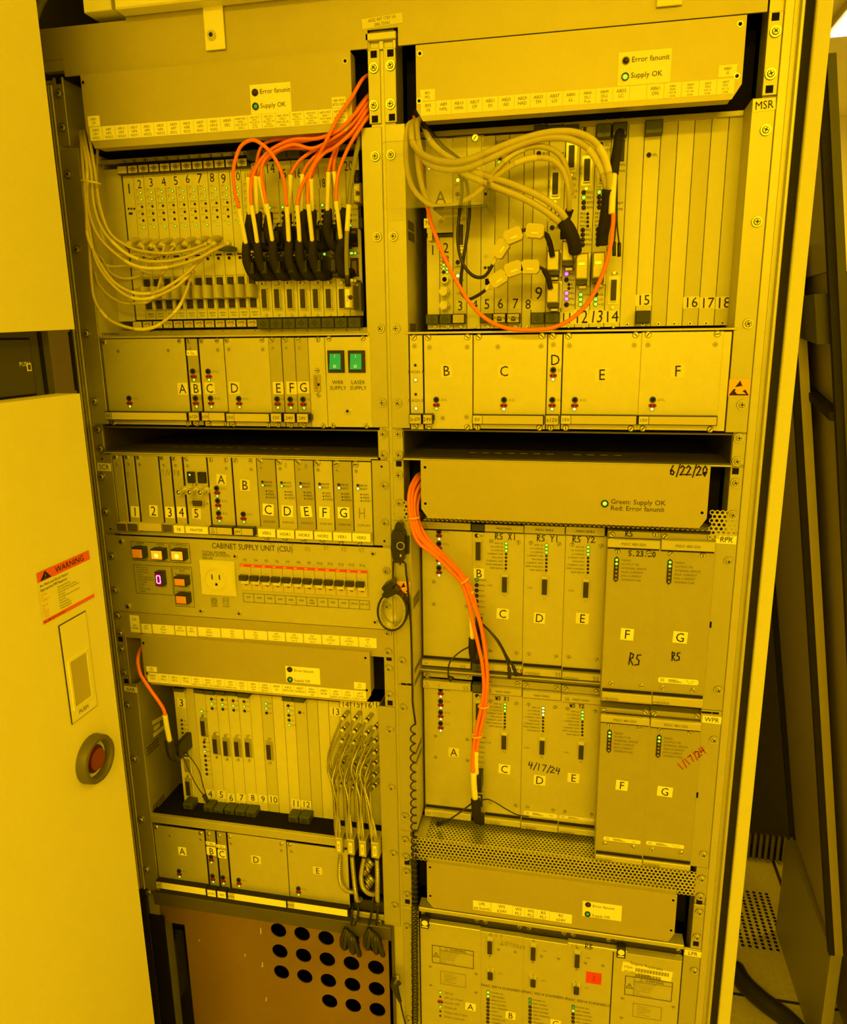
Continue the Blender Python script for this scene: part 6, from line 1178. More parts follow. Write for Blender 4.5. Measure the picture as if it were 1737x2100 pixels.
b = MB('zinc'); perf(b, Vector((xr0+.004, -.0005, zv1+.0005)), Vector((1, 0, 0)), Vector((0, 1, 0)), int((xr1-xr0)/pch), 12, pch, .0022, .001); o = obj('top_mesh', b, vp); o['kind'] = 'stuff'
obj('mounting_ear', MB('flange').box(XR0, X0, -.0015, .002, zv0, zW0), vp); obj('mounting_ear', MB('flange').box(X1, XR1, -.0015, .002, zv0, zW0), vp)
obj('inner_tray', MB('void').box(X0, X1, .09, .1, zv0-.01, zv1+.01), vp); obj('dark_backing', MB('void').box(X0, X1, .014, .09, zv1-.016, zv1-.012), vp)  # black sheet added under the top mesh so its holes read dark
x0, x1, z0, z1 = rect('x', 140, 1400, 245, 1560, .03); obj('corner_plate', MB('flange').box(xr0-.004, xr0+.016, .002, .055, zv1+.001, zv1+.004), vp)
for c, u, v in (('P', 831, 1722), ('P', 833, 1757), ('P', 1439, 1802), ('P', 1436, 1838)): screw(vp, c, u, v, -.002)
# perforated strip pieces beside the RPR fan unit
for X_a, X_b, nme in ((XR0, .0300, 'left'), (.4470, XR1, 'right')):
    c_ = zat('w', 1080, 620, .002) if nme == 'right' else zat('n', 1550, 680, .002); b = MB('zinc'); n_ = int((X_b-X_a)/.0066); perf(b, Vector((X_a+.003, -.0008, c_-.020)), Vector((1, 0, 0)), Vector((0, 0, 1)), n_, 7, .0066, .0023, .001)
    o = obj('mesh_strip', b, f4); o['kind'] = 'stuff'
b = MB('zinc')
x0, x1 = .050, .455; zz = zat('w', 300, 652, .0)
perf(b, Vector((x0, .000, zz)), Vector((1, 0, 0)), Vector((0, 1, 0)), int((x1-x0)/.0066), 7, .0066, .0023, .001); o = obj('mesh_strip', b, f4); o['kind'] = 'stuff'

# ================================================================== LPR cage
zP1 = zat('z', 60, 735, 0); xl0, xl1 = xat('z', 185, 1000, 0), xat('A', 1195, 1130, 0)
lp = thing('card_cage', 'LPR amplifier cage at the bottom right with the LPR sticker', 'card cage', (.24, .1, .45)); flange(lp, XR0, xl0-.001, .36, zP1, S('z', (70, 912), (85, 1775))); flange(lp, xl1+.001, XR1, .36, zP1, S('A', (1297, 1325)))
sticker(lp, 'A', 1208, 1130, 1360, 1205, -.0004, 'LPR', .64, -.05, name='rack_sticker'); obj('top_rail', MB('frame').box(xl0, xl1, -.004, .02, zat('z', 500, 800, -.004)-.004, zat('z', 500, 800, -.004)+.004, .001), lp)
obj('cage_back', MB('inner').box(xl0, xl1, .012, .014, zat('z', 500, 900, .012)-.03, zP1), lp)
zb5 = .36; gL = 'modules of the LPR cage'
def lmod(label, c0, u0, v0, c1, u1, v1, name='amplifier_module'):
    a, b = pt(c0, u0, v0, Y0), pt(c1, u1, v1, Y0); t = thing(name, label, 'module', ((a.x+b.x)/2, Y0, zb5), gL); obj('front_panel', MB('panel').box(a.x+.0004, b.x-.0004, Y0, .004, zb5, a.z, .0006), t); return t
lA = lmod('LPR supply module A with a WARNING label and status lights', 'z', 186, 850, 'z', 762, 1700, 'power_module'); lB = lmod('LPR scanner amplifier B dated in pencil', 'z', 762, 940, 'z', 1152, 1700); lC = lmod('LPR scanner amplifier C between B and the one with a red sticker', 'z', 1162, 1000, 'z', 1560, 1700); lD = lmod('LPR scanner amplifier with a square red sticker', 'z', 1575, 1065, 'A', 508, 1700); lE = lmod('LPR supply module with repair sticker and WARNING label, right end', 'A', 545, 1110, 'A', 1165, 1500, 'power_module')
def topbar(t, c, q, pen_=None, m='panel'):
    x0, x1, z0, z1 = rect(c, *q, Y0-.010); o = obj('handle', MB(m).box(x0, x1, Y0-.010, Y0, z0, z1, .0008), t); return o
for t, c, q in ((lA, 'z', (272, 880, 750, 965)), (lB, 'z', (757, 965, 1155, 1020)), (lC, 'z', (1162, 1030, 1568, 1085)), (lD, 'z', (1576, 1090, 2132, 1150)), (lE, 'A', (655, 1168, 1186, 1250))): topbar(t, c, q)
for t, c, q in ((lA, 'z', (197, 868, 270, 905)), (lE, 'A', (572, 1130, 652, 1195))):
    x0, x1, z0, z1 = rect(c, *q, Y0-.010); zc2 = (z0+z1)/2; o = obj('maker_plate', MB('black').box(x0, x1, Y0-.010, Y0, zc2-.010, zc2+.010), t); obj('emblem', MB('sticker').disc((x0+x1)/2, zc2+.001, Y0-.0105, Y0-.010, .0052, .0052, 18).box((x0+x1)/2-.005, (x0+x1)/2+.005, Y0-.0105, Y0-.010, zc2-.0075, zc2-.0055), o)
def warnbox(t, c, q, q2):
    x0, x1, z0, z1 = rect(c, *q, Y0); b = MB('ink'); w, h = x1-x0, z1-z0
    b.stroke([(x0, z0), (x1, z0), (x1, z1), (x0, z1), (x0, z0)], .0010, Y0-.0003).stroke([(x0+w*.19, z0), (x0+w*.19, z1)], .0006, Y0-.0003).stroke([(x0+w*.19, z1-h*.22), (x1, z1-h*.22)], .0006, Y0-.0003).text('WARNING', x0+w*.62, z1-h*.11, Y0-.0003, h*.115)
    for tx, tz, s in ((x0+w*.095, z0+h*.47, w*.07), (x0+w*.34, z1-h*.115, w*.035)):
        b.stroke([(tx-s, tz-s*.8), (tx+s, tz-s*.8), (tx, tz+s), (tx-s, tz-s*.8)], s*.16, Y0-.0003)
    b.stroke([(x0+w*.095, z0+h*.52), (x0+w*.088, z0+h*.46), (x0+w*.102, z0+h*.46), (x0+w*.095, z0+h*.40)], .0006, Y0-.0003); b.use('ink_grey')
    for k, s in enumerate(('HAZARDOUS VOLTAGE ENCLOSED', 'Disconnect mains supply and wait at', 'least 5 minutes before removing', 'power module from the rack.', 'Hazardous voltage at the unit', 'connector.', 'Do not insert the connector pins.')): b.text(s, x0+w*.215, z1-h*(.29+.105*k), Y0-.0003, h*.048, 'l', 0, .78)
    obj('warning_printing', b, t)
    x0, x1, z0, z1 = rect(c, *q2, Y0); b = MB('ink_grey'); w, h = x1-x0, z1-z0; b.stroke([(x0, z0), (x1, z0), (x1, z1), (x0, z1), (x0, z0)], .0006, Y0-.0003)
    for k, s in enumerate(('Reset after error :', 'switch off mains supply', 'wait until all LEDs are', 'completely off', 'Turn on mains supply')): b.text(s, x0+w*.14, z1-h*(.18+.155*k), Y0-.0003, h*.075, 'l', 0, .8)
    obj('notice_printing', b, t)
warnbox(lA, 'z', (304, 1088, 690, 1310), (382, 1330, 617, 1487)); warnbox(lE, 'A', (654, 1375, 1080, 1618), (725, 1632, 982, 1798))
pr = MB('ink_grey')
for q, (v, s, k2) in enumerate(((1527, '24V ok', 'g'), (1572, '24V out of spec', 'o'), (1617, 'monitor 24V', ''), (1661, 'DCbus ok', 'g'), (1707, 'DCbus out of spec', 'o'), (1750, 'DCbus overload', 'o'))):
    if k2: led(lA, 'z', 380, v, Y0, k2, .0024 if k2 == 'g' else .0017)
    else: obj('red_socket', shared('twin', m_twin), lA, pt('z', 380, v, Y0))
    a = pt('z', 417, v+6, Y0); pr.text(s, a.x, a.z, Y0-.0003, .0042, 'l', 0, .85)
obj('printing', pr, lA); sticker(lA, 'z', 614, 1625, 711, 1710, Y0, 'A', .76, -.04)
for u, v in ((287, 1288), (290, 1462), (715, 1358), (714, 1532)): screw(lA, 'z', u, v, Y0, 'flat', .0034)
for u, v in ((624, 1585), (615, 1768), (1100, 1667)): screw(lE, 'A', u, v, Y0, 'flat', .0036)
for t, c, d0, d9, tx, l0, sc_, k2, stk, let in ((lB, 'z', (846, 1090), (850, 1355), (962, 1492), (828, 1528), [(925, 1130), (1082, 1153)], 'gg', (992, 1708, 1083, 1790), 'B'), (lC, 'z', (1251, 1148), (1250, 1422), (1362, 1556), (1222, 1597), [(1329, 1193), (1490, 1216)], 'dd', (1412, 1782, 1507, 1866), 'C'), (lD, 'A', (199, 1215), (192, 1490), (305, 1625), (163, 1665), [(277, 1257), (441, 1281)], 'dg', None, '')):
    dsub(t, c, *d0, Y0, .028, .0085); dsub(t, c, *d9, Y0, .017, .0095); a = pt(c, *tx, Y0); pr = MB('ink'); pr.text('PAAC 300/14 SCANNERS-C', a.x, a.z, Y0-.0003, .0050, 'c', 0, .83)
    for q, s in enumerate(('POWER ON', 'AMP. ENABLE', 'BRAKE ACTIVE', 'NOT ALIGNED', 'GEN. WARNING', 'SUPPLY', 'TRACKING', 'TEMPERATURE', 'CURRENT')):
        led(t, c, l0[0]-.4*q, l0[1]+35*q, Y0, k2[q] if q < 2 else 'o', .0028); e = pt(c, l0[0]+28, l0[1]+35*q+4, Y0); pr.text(s, e.x, e.z, Y0-.0003, .0026, 'l')
    a = pt(c, d9[0]+95, d9[1], Y0); pr.text('X101', a.x, a.z, Y0-.0003, .0022); a = pt(c, d0[0]+102, d0[1]-6, Y0); pr.text('X100', a.x, a.z, Y0-.0003, .0022)
    obj('printing', pr, t)
    for u, v in sc_: screw(t, c, u, v, Y0, 'flat', .0034)
    if stk: sticker(t, c, *stk, Y0, let, .76, -.04)
sticker(lD, 'A', 284, 1334, 424, 1462, Y0, '', .5, 0, 'red', name='red_sticker'); pen(lD, 'A', 345, 1412, Y0-.0004, '2.1', .007, .0006, 'ink_red')
o = sticker(lE, 'A', 622, 1255, 1086, 1418, Y0, '', .5, -.09, 'sticker', name='repair_sticker'); a = pt('A', 850, 1285, Y0); b = MB('ink_grey'); b.text('Seagate Repairable', a.x, a.z, Y0-.0006, .0046, 'c', -.09)
a = pt('A', 640, 1285, Y0); b.text('ITEM', a.x, a.z, Y0-.0006, .0042, 'l', -.09); a = pt('A', 638, 1325, Y0); b.text('WORK ORDER', a.x, a.z, Y0-.0006, .0042, 'l', -.09)
for v, n_ in ((1338, 34), (1388, 26)):
    for k in range(n_): a = pt('A', 750+k*9.2, v-20+k*1.5, Y0); b.stroke([(a.x, a.z-.0030), (a.x+.0002, a.z+.0030)], .0006 if k % 3 else .0011, Y0-.0006)
obj('lettering', b, o)
pen(lB, 'z', 845, 1000, Y0-.010, '1.S X', .006, .0005, 'ink_grey'); pen(lB, 'z', 945, 1078, Y0, '2/27/2024', .0068, .0005, 'ink_grey', -.10); pen(lD, 'A', 148, 1108, Y0-.010, 'LS', .007, .0005, 'ink_grey'); pen(lD, 'A', 270, 1120, Y0-.010, 'RB', .010, .0010)
for t, c, uv in ((lA, 'z', [(218, 778), (722, 856)]), (lB, 'z', [(805, 868), (1122, 912)]), (lC, 'z', [(1212, 930), (1538, 974)]), (lD, 'z', [(1625, 990)]), (lD, 'A', [(493, 1037)]), (lE, 'A', [(582, 1050), (1148, 1140)])):
    for u, v in uv: screw(t, c, u, v, .010, 'pan', .0048)
# ================================================================== cables
def path(c, pts, n=7): return spline([pt(c, u, v, yy) for u, v, yy in pts], n)
def cut(p, a, b):
    n = len(p); return p[int(a*(n-1)):max(int(a*(n-1))+2, int(b*(n-1))+1)]
def cable(label, c, pts, r, m, cat='cable', name='signal_cable', group=None, sleeves=(), ms='tan_light', end=None):
    p = path(c, pts); t = thing(name, label, cat, p[0], group); obj('sheath', MB(m).tube(p, r, 8), t)
    for a, b in sleeves: obj('label_sleeve', MB(ms).tube(cut(p, a, b), r*1.12, 8), t)
    if end: obj('boot', MB(end[0]).tube(cut(p, end[1], 1), lambda q: r*(1.15+.55*q), 8), t)
    return t, p
# --- tan cables sweeping from behind the upper left fan cover
a0, a1, a2 = .03, -.012, DL-.030
tan = [
 ('tan cable with a long white sleeve, front one of the middle sweep', [(128, -60, a0), (150, 60, .0), (190, 300, -.012), (205, 700, -.012), (285, 980, -.010), (470, 1190, -.004), (700, 1330, -.004), (980, 1345, 0), (1300, 1262, .005), (1500, 1160, .012), (1660, 1085, a2)], [(.22, .27), (.55, .72)], 3.1),
 ('tan cable sweeping just above the white-sleeved one', [(160, -60, a0), (175, 40, .0), (232, 350, -.010), (262, 700, -.012), (355, 960, -.008), (540, 1160, -.002), (700, 1250, .0), (860, 1282, 0), (1120, 1262, .008), (1380, 1165, .016), (1510, 1090, a2)], [(.45, .62)], 3.1),
 ('highest tan cable of the long sweep, ending at a bulky boot', [(200, -60, a0), (225, 60, .0), (280, 400, -.006), (320, 700, -.006), (425, 985, 0), (620, 1130, .006), (800, 1182, .010), (1020, 1196, .012), (1250, 1160, .02), (1420, 1100, a2)], [], 2.9),
 ('tan cable of the lower sweep with two white sleeves, rising to the right', [(120, -40, a0), (135, 60, .0), (158, 400, -.014), (185, 750, -.014), (195, 1000, -.014), (262, 1180, -.012), (370, 1370, -.008), (480, 1500, -.006), (640, 1592, -.004), (800, 1612, 0), (960, 1572, 0), (1180, 1432, .008), (1350, 1272, .018), (1440, 1195, a2)], [(.30, .38), (.62, .72)], 3.1),
 ('tan cable of the lowest long sweep, white sleeve at its bottom', [(138, -40, a0), (150, 80, .0), (172, 500, -.010), (208, 900, -.012), (272, 1240, -.012), (370, 1425, -.010), (500, 1562, -.008), (620, 1642, -.006), (760, 1668, -.004), (910, 1636, 0), (1100, 1545, .004), (1210, 1445, .012), (1275, 1380, a2)], [(.60, .74), (.90, .97)], 3.1),
 ('tan cable hanging lowest, looping along the bottom handles', [(150, 200, .0), (190, 800, -.006), (215, 1110, -.010), (232, 1400, -.012), (262, 1650, -.012), (350, 1810, -.012), (480, 1912, -.012), (700, 1975, -.010), (870, 1958, -.008), (1000, 1880, -.004), (1125, 1760, .004), (1205, 1600, .016), (1255, 1440, a2)], [(.40, .46), (.58, .72), (.80, .88)], 3.0),
 ('tan cable ending at the first boot, at the left of card 2', [(300, 120, .02), (288, 450, -.004), (305, 700, -.004), (385, 930, .004), (490, 1050, .012), (600, 1110, a2)], [], 2.8),
 ('short tan cable looping behind the sweep to the second boot', [(205, 960, .0), (245, 1150, .004), (350, 1260, .010), (430, 1390, .016), (560, 1455, .020), (700, 1440, .022), (785, 1370, .024), (800, 1250, .026), (765, 1130, a2)], [], 2.7),
 ('tan cable hanging behind the lowest sweep to the third boot', [(270, 1380, .004), (310, 1510, .010), (410, 1625, .014), (550, 1702, .016), (690, 1710, .016), (825, 1690, .020), (905, 1590, .024), (955, 1420, .026), (960, 1270, .026), (880, 1125, a2)], [(.42, .55)], 2.7),
 ('tan cable sleeved in white, turning up to the fourth boot', [(290, 700, -.002), (340, 980, .002), (420, 1155, .008), (560, 1215, .014), (720, 1205, .018), (850, 1235, .020), (960, 1200, .024), (985, 1110, a2)], [(.12, .22)], 2.7),
 ('tan cable hanging straight behind, ending at the fifth boot', [(215, 850, .004), (300, 1230, .010), (420, 1330, .014), (640, 1330, .018), (880, 1420, .022), (990, 1380, .026), (1010, 1230, .026), (1100, 1115, a2)], [(.2, .3)], 2.7),
]
for lab, pts, sl, r in tan: cable(lab, 'e', pts, r*.00078, 'tan_cable', group='tan cables of the upper left cage', sleeves=sl, end=('tan_light', .985))
for k in range(8):                                     # bulky boots where the cables meet cards 2 to 9
    u, v = ((650, 1095), (770, 1105), (880, 1110), (985, 1100), (1105, 1100), (1225, 1090), (1360, 1080), (1480, 1075))[k]
    p = spline([pt('e', u+75, v-28, DL), pt('e', u+30, v-30, DL-.012), pt('e', u-15, v, DL-.024), pt('e', u-38, v+38, DL-.032)], 5)
    t = thing('cable_boot', 'bulky tan cable boot curling out of card %d of the upper left cage' % (k+2), 'cable', p[0], 'tan cable boots'); obj('boot', MB('tan_cable').tube(p, .0046, 10), t); obj('collar', MB('tan_light').tube(p[-5:], .0049, 10), t)
zt_ = pt('e', 230, 470, -.014); tag(obj('cable_tie', MB('tan_light').tube([zt_+Vector((.0125*math.cos(a), .011*math.sin(a), -.002*math.cos(a))) for a in [2*math.pi*k/24 for k in range(25)]], .0017, 6)), 'tan cable tie around the bundle left of card 1', 'cable tie')

# --- orange fibre cables with black hooded plugs
def hood(t, c, e, b_, port, w=.0062):
    """black angled plug: cable grip, bent body and plug block with its latch"""
    e0 = pt(c, *e, DL-.050); b1 = pt(c, *b_, DL-.034); mid = e0.lerp(b1, .55)+Vector((-.004, -.003, 0))
    p = spline([e0+Vector((0, .002, .004)), e0+Vector((0, 0, -.004)), mid, b1, b1+Vector((.006, .020, .001))], 6)
    o = obj('plug_hood', MB('black_matt').tube(p, lambda q: w*(.86+.32*min(1, q*1.6)), 10), t)
    x, z = port; h = .030
    bb = MB('black').box(x-.0052, x+.0058, DL-.036, DL-.002, z-h*.52, z+h*.5, .0015); bb.box(x-.004, x+.0045, DL-.046, DL-.03, z-h*.30, z+h*.30, .0015); obj('plug_block', bb, t)
    ar = [Vector((x+.001, DL-.030-.010*math.sin(a), z+h*.5+.007*math.cos(a)-.002)) for a in [math.pi*k/8 for k in range(9)]]; obj('latch', MB('black').tube(ar, .0014, 6), t)
OG = 'orange fibre cables of the upper left cage'; rO = .0024
def fibre(label, top, body, sl, he, hb, port):
    """top: path in crops f/b; sl: sleeve top and bottom; he, hb: hood entry and bend"""
    pts = [pt(c, u, v, yy) for c, u, v, yy in top]+[pt('f', u, v, yy) for u, v, yy in body]; p = spline(pts, 8); t = thing('fibre_cable', label, 'cable', p[-1], OG)
    obj('sheath', MB('orange_cable').tube(p, rO, 8), t)
    s = spline([pt('f', *sl[0], DL-.066), pt('f', *[(sl[0][0]+sl[1][0])/2+2, (sl[0][1]+sl[1][1])/2], DL-.060), pt('f', *sl[1], DL-.052)], 6); obj('label_sleeve', MB('sleeve').tube(s, rO*1.35, 8), t)
    hood(t, 'f', he, hb, port); return t
yo = DL-.066
ex = [('b', 1185, 830, .03), ('b', 1145, 860, .012)]
fibre('orange cable into the second lower black plug, arching over cards 12 and 13', [('b', 1200, 760, .03), ('b', 1150, 800, .006), ('b', 1050, 930, -.012), ('b', 930, 1050, -.014), ('b', 760, 1120, -.012), ('b', 560, 1130, -.012)], [(590, 110, yo), (470, 215, yo), (392, 350, yo), (360, 490, yo), (362, 690, yo)], ((364, 680), (425, 1062)), (425, 1060), (525, 1370), ports[(14, 1212)])
fibre('orange cable into the third lower black plug, low arch', [('b', 1200, 800, .03), ('b', 1150, 850, .004), ('b', 1030, 1010, -.008), ('b', 900, 1110, -.010), ('b', 720, 1200, -.008), ('b', 560, 1170, -.010)], [(600, 150, yo), (505, 220, yo), (468, 310, yo), (470, 430, yo), (515, 672, yo)], ((514, 665), (574, 1046)), (577, 1045), (660, 1370), ports[(15, 1212)])
fibre('orange cable into the fifth lower black plug, steep front strand', [('b', 1190, 600, .03), ('b', 1120, 640, .004), ('b', 1030, 790, -.016), ('b', 920, 950, -.020), ('b', 830, 1130, -.020)], [(1030, 190, yo), (945, 340, yo), (868, 480, yo), (826, 610, yo), (815, 690, yo)], ((815, 680), (842, 1047)), (838, 1045), (925, 1370), ports[(17, 1212)])
fibre('orange cable into the sixth lower black plug', [('b', 1200, 850, .03), ('b', 1150, 900, .002), ('b', 1040, 1060, -.010), ('b', 900, 1190, -.012)], [(1085, 165, yo), (985, 285, yo), (938, 420, yo), (920, 560, yo), (925, 680, yo)], ((926, 670), (968, 1047)), (970, 1045), (1050, 1370), ports[(18, 1212)])
fibre('rightmost orange cable, dropping to the seventh lower black plug', [('b', 1200, 900, .03), ('b', 1150, 960, .0), ('b', 1060, 1100, -.012)], [(1315, 130, yo), (1255, 270, yo), (1218, 400, yo), (1205, 540, yo), (1202, 650, yo)], ((1202, 640), (1250, 1022)), (1255, 1025), (1275, 1350), (ports[(19, 1212)][0]+.002, ports[(19, 1212)][1]))
# upper rank, behind
fibre('orange cable into the first upper black plug', [('b', 1200, 780, .034), ('b', 1140, 840, .016), ('b', 950, 1040, .0), ('b', 700, 1130, .0)], [(620, 95, yo+.01), (470, 210, yo+.012), (390, 320, yo+.012), (333, 410, yo+.010)], ((332, 400), (345, 775)), (350, 790), (400, 1080), ports[(13, 920)])
fibre('orange cable into the second upper black plug', [('b', 1200, 740, .034), ('b', 1140, 800, .016), ('b', 960, 1010, .002), ('b', 740, 1100, .004)], [(610, 30, yo+.014), (480, 85, yo+.014), (428, 200, yo+.014), (405, 400, yo+.012)], ((407, 390), (418, 770)), (430, 780), (490, 1080), ports[(14, 920)])
fibre('orange cable into the third upper black plug behind the low arch', [('b', 1200, 820, .034), ('b', 1140, 880, .016), ('b', 980, 1080, .004), ('b', 780, 1190, .002)], [(700, 120, yo+.016), (560, 200, yo+.016), (480, 280, yo+.016), (440, 400, yo+.014)], ((440, 395), (520, 770)), (535, 785), (600, 1080), ports[(15, 920)])
fibre('orange cable into the fourth upper black plug, crossing card 15', [('b', 1200, 850, .034), ('b', 1140, 900, .010), ('b', 1000, 1050, -.002)], [(1090, 85, yo+.014), (960, 150, yo+.012), (830, 250, yo+.010), (748, 385, yo+.008)], ((750, 378), (738, 760)), (722, 780), (770, 1080), ports[(16, 920)])
fibre('orange cable into the fifth upper black plug, crossing card 16', [('b', 1200, 870, .034), ('b', 1140, 930, .010), ('b', 1020, 1070, .0)], [(1130, 75, yo+.016), (1020, 170, yo+.014), (920, 280, yo+.012), (870, 378, yo+.010)], ((868, 370), (855, 748)), (872, 760), (930, 1080), ports[(17, 920)])
fibre('orange cable into the seventh upper black plug, crossing card 18', [('b', 1200, 900, .034), ('b', 1150, 930, .010)], [(1240, 30, yo+.014), (1190, 140, yo+.012), (1150, 240, yo+.012), (1125, 355, yo+.010)], ((1126, 350), (1118, 738)), (1122, 750), (1180, 1080), ports[(19, 920)])
fibre('orange cable into the rear right upper black plug', [('b', 1200, 930, .034), ('b', 1155, 970, .010)], [(1250, 20, yo+.018), (1215, 120, yo+.016), (1190, 230, yo+.016), (1178, 350, yo+.014)], ((1180, 345), (1240, 730)), (1262, 745), (1290, 1000), (ports[(19, 920)][0]+.012, ports[(19, 920)][1]))
fibre('orange cable with a white sleeve into the sixth upper black plug', [('b', 1200, 880, .034), ('b', 1145, 950, .012), ('b', 1030, 1090, .004)], [(1120, 120, yo+.018), (1020, 250, yo+.018), (960, 400, yo+.016)], ((955, 420), (965, 740)), (968, 758), (1025, 1080), ports[(18, 920)])
# loop patch cable between the first and fourth lower plugs
pts = [(242, 705), (212, 600), (192, 480), (186, 360), (205, 235), (262, 95), (372, 35), (470, 78), (560, 165), (640, 300), (688, 450), (715, 690)]; p = spline([pt('f', u, v, yo-.006-.02*math.sin(math.pi*k/11)) for k, (u, v) in enumerate(pts)], 8)
t = thing('fibre_cable', 'orange loop arching high between the first and fourth lower black plugs', 'cable', p[0], OG); obj('sheath', MB('orange_cable').tube(p, rO*1.04, 8), t)
for sl, he, hb, po in ((((240, 700), (312, 1066)), (312, 1070), (390, 1375), ports[(13, 1212)]), (((715, 684), (736, 1047)), (735, 1048), (800, 1370), ports[(16, 1212)])):
    obj('label_sleeve', MB('sleeve').tube(spline([pt('f', *sl[0], yo-.004), pt('f', (sl[0][0]+sl[1][0])/2, (sl[0][1]+sl[1][1])/2, DL-.060), pt('f', *sl[1], DL-.052)], 6), rO*1.4, 8), t); hood(t, 'f', he, hb, po)
# grey cable with its metal plug
t, p = cable('grey cable hanging in front of cards 19 and 20, ending in a metal plug', 'f', [(1440, -60, .02), (1422, 60, .0), (1392, 220, yo), (1355, 430, yo), (1335, 600, yo), (1322, 780, yo), (1308, 1000, yo), (1305, 1200, yo+.004), (1312, 1380, yo+.010), (1322, 1470, yo+.014)], .0032, 'grey_cable', sleeves=((.50, .64),), ms='sleeve')
obj('boot', MB('black').tube(path('f', [(1310, 1370, yo+.010), (1320, 1480, yo+.014)], 3), .0040, 8), t)
def hoodbox(t, c, q, yf, yb, lab=None, m='hood'):
    x0, x1, z0, z1 = rect(c, *q, yf); o = obj('plug_hood', MB(m).box(x0, x1, yf, yb, z0, z1, .0018), t)
    if lab: a0_, a1_, b0, b1 = rect(c, *lab, yf-.0003); obj('label', MB('sticker').box(a0_, a1_, yf-.0004, yf, b0, b1).use('ink').text('SF-700', (a0_+a1_)/2, (b0+b1)/2, yf-.0006, .0022, 'c', math.pi/2), o)
    return o
o = hoodbox(t, 'f', (1272, 1470, 1372, 1705), yo+.016, DL, (1292, 1512, 1338, 1690)); a = pt('f', 1345, 1592, yo+.016); obj('green_dot', MB('led_off').disc(a.x, a.z, yo+.0150, yo+.016, .0032, .0034, 12), o)
tt = thing('connector_plug', 'silver connector shell at the right edge of card 20', 'connector', pt('f', 1415, 1720, DL)); x0, x1, z0, z1 = rect('f', 1382, 1445, 1448, 1725, DL-.020); obj('shell', MB('steel').box(x0, x1, DL-.020, DL-.001, z0, z1, .003).box(x0+.003, x1-.003, DL-.026, DL-.018, z0+.006, z1-.006, .002), tt)
for u, v in ((1370, 1425), (1402, 1428)): a = pt('f', u, v, DL-.02); obj('thumb_screw', MB('steel').disc(a.x, a.z, DL-.026, DL-.002, .0024, .0024, 10), tt)
t = thing('connector_plug', 'metal plug with a white label and black boot at the top right of card 20', 'connector', pt('f', 1415, 650, DL)); o = hoodbox(t, 'f', (1368, 458, 1450, 655), DL-.03, DL-.002, (1378, 490, 1422, 630)); a = pt('f', 1420, 562, DL-.03); obj('green_dot', MB('led_off').disc(a.x, a.z, DL-.031, DL-.03, .003, .003, 12), o)
obj('boot', MB('black').tube(path('f', [(1412, 345, DL-.012), (1412, 460, DL-.016)], 3), .0046, 10), t)
t = thing('relay_block', 'small black block on the cage edge right of card 20', 'connector', pt('f', 1440, 910, DL-.01)); x0, x1, z0, z1 = rect('f', 1420, 800, 1468, 912, DL-.016); obj('block', MB('black').box(x0, x1, DL-.016, DL, z0, z1, .001), t); obj('lead', MB('black').tube(path('f', [(1428, 690, DL-.008), (1432, 800, DL-.010)], 3), .0012, 6), t)
# dark green ribbon behind the tan cables
t = thing('flat_cable', 'dark green flat cable crossing behind the tan cables at card 10', 'cable', pt('f', 100, 1130, DL-.01)); b = MB('ejector'); P_ = [pt('f', u, v, DL-.012) for u, v in ((-20, 1120), (60, 1085), (160, 1078), (225, 1100), (225, 1135), (150, 1145), (60, 1135))]; b.poly([(q.x, q.z) for q in P_][::-1], DL-.0135, DL-.012); obj('band', b, t)

# --- thick tan cables of MSR
MG = 'tan cables of the MSR cage'; ym = -.006
cable('thick tan cable of MSR, upper of the arched pair, into the tall black boot', 'g', [(460, -160, .03), (335, -140, .01), (320, 0, -.010), (340, 80, -.012), (420, 175, -.014), (560, 240, -.016), (700, 262, -.018), (880, 245, -.02), (1100, 160, -.02), (1350, 60, -.022), (1600, -15, -.024), (1800, -48, -.026), (2000, -40, -.026), (2180, 40, -.026), (2290, 200, -.024), (2345, 400, -.020), (2350, 560, -.016)], .0043, 'tan_cable', group=MG, sleeves=((.84, .93),))
cable('thick tan cable of MSR, lower of the arched pair, under a white sleeve', 'g', [(480, -200, .03), (380, -140, .012), (395, 100, -.004), (470, 260, -.008), (600, 325, -.012), (760, 340, -.014), (920, 310, -.016), (1150, 215, -.018), (1400, 95, -.020), (1600, 30, -.022), (1780, 8, -.024), (1960, 30, -.024), (2130, 120, -.022), (2250, 300, -.018), (2310, 480, -.014), (2325, 560, -.012)], .0043, 'tan_cable', group=MG, sleeves=((.80, .90),))
cable('thick tan cable slanting down to the metal plugs, upper of the slanting pair', 'g', [(440, -120, .034), (500, 20, .008), (600, 140, .0), (760, 250, -.002), (900, 330, -.006), (1100, 410, -.010), (1300, 470, -.014), (1500, 550, -.018), (1680, 640, -.020), (1830, 750, -.018), (1905, 850, -.014)], .0043, 'tan_cable', group=MG)
cable('thick tan cable slanting down to the metal plugs, lower of the slanting pair', 'g', [(800, 340, -.008), (900, 400, -.010), (1080, 480, -.012), (1300, 565, -.016), (1500, 650, -.018), (1700, 770, -.018), (1840, 880, -.014)], .0043, 'tan_cable', group=MG)
cable('thinner tan cable looping under the clear bracket, printed white sleeve', 'g', [(430, -160, .03), (290, -120, .006), (262, 100, .0), (275, 330, -.004), (330, 520, -.006), (430, 640, -.006), (560, 715, -.002), (720, 710, .0), (880, 650, -.002), (1050, 530, -.008), (1200, 400, -.014), (1400, 270, -.016), (1580, 220, -.018), (1760, 240, -.018), (1880, 360, -.014), (1930, 560, -.010), (1935, 760, .0)], .0036, 'tan_cable', group=MG, sleeves=((.68, .76),))
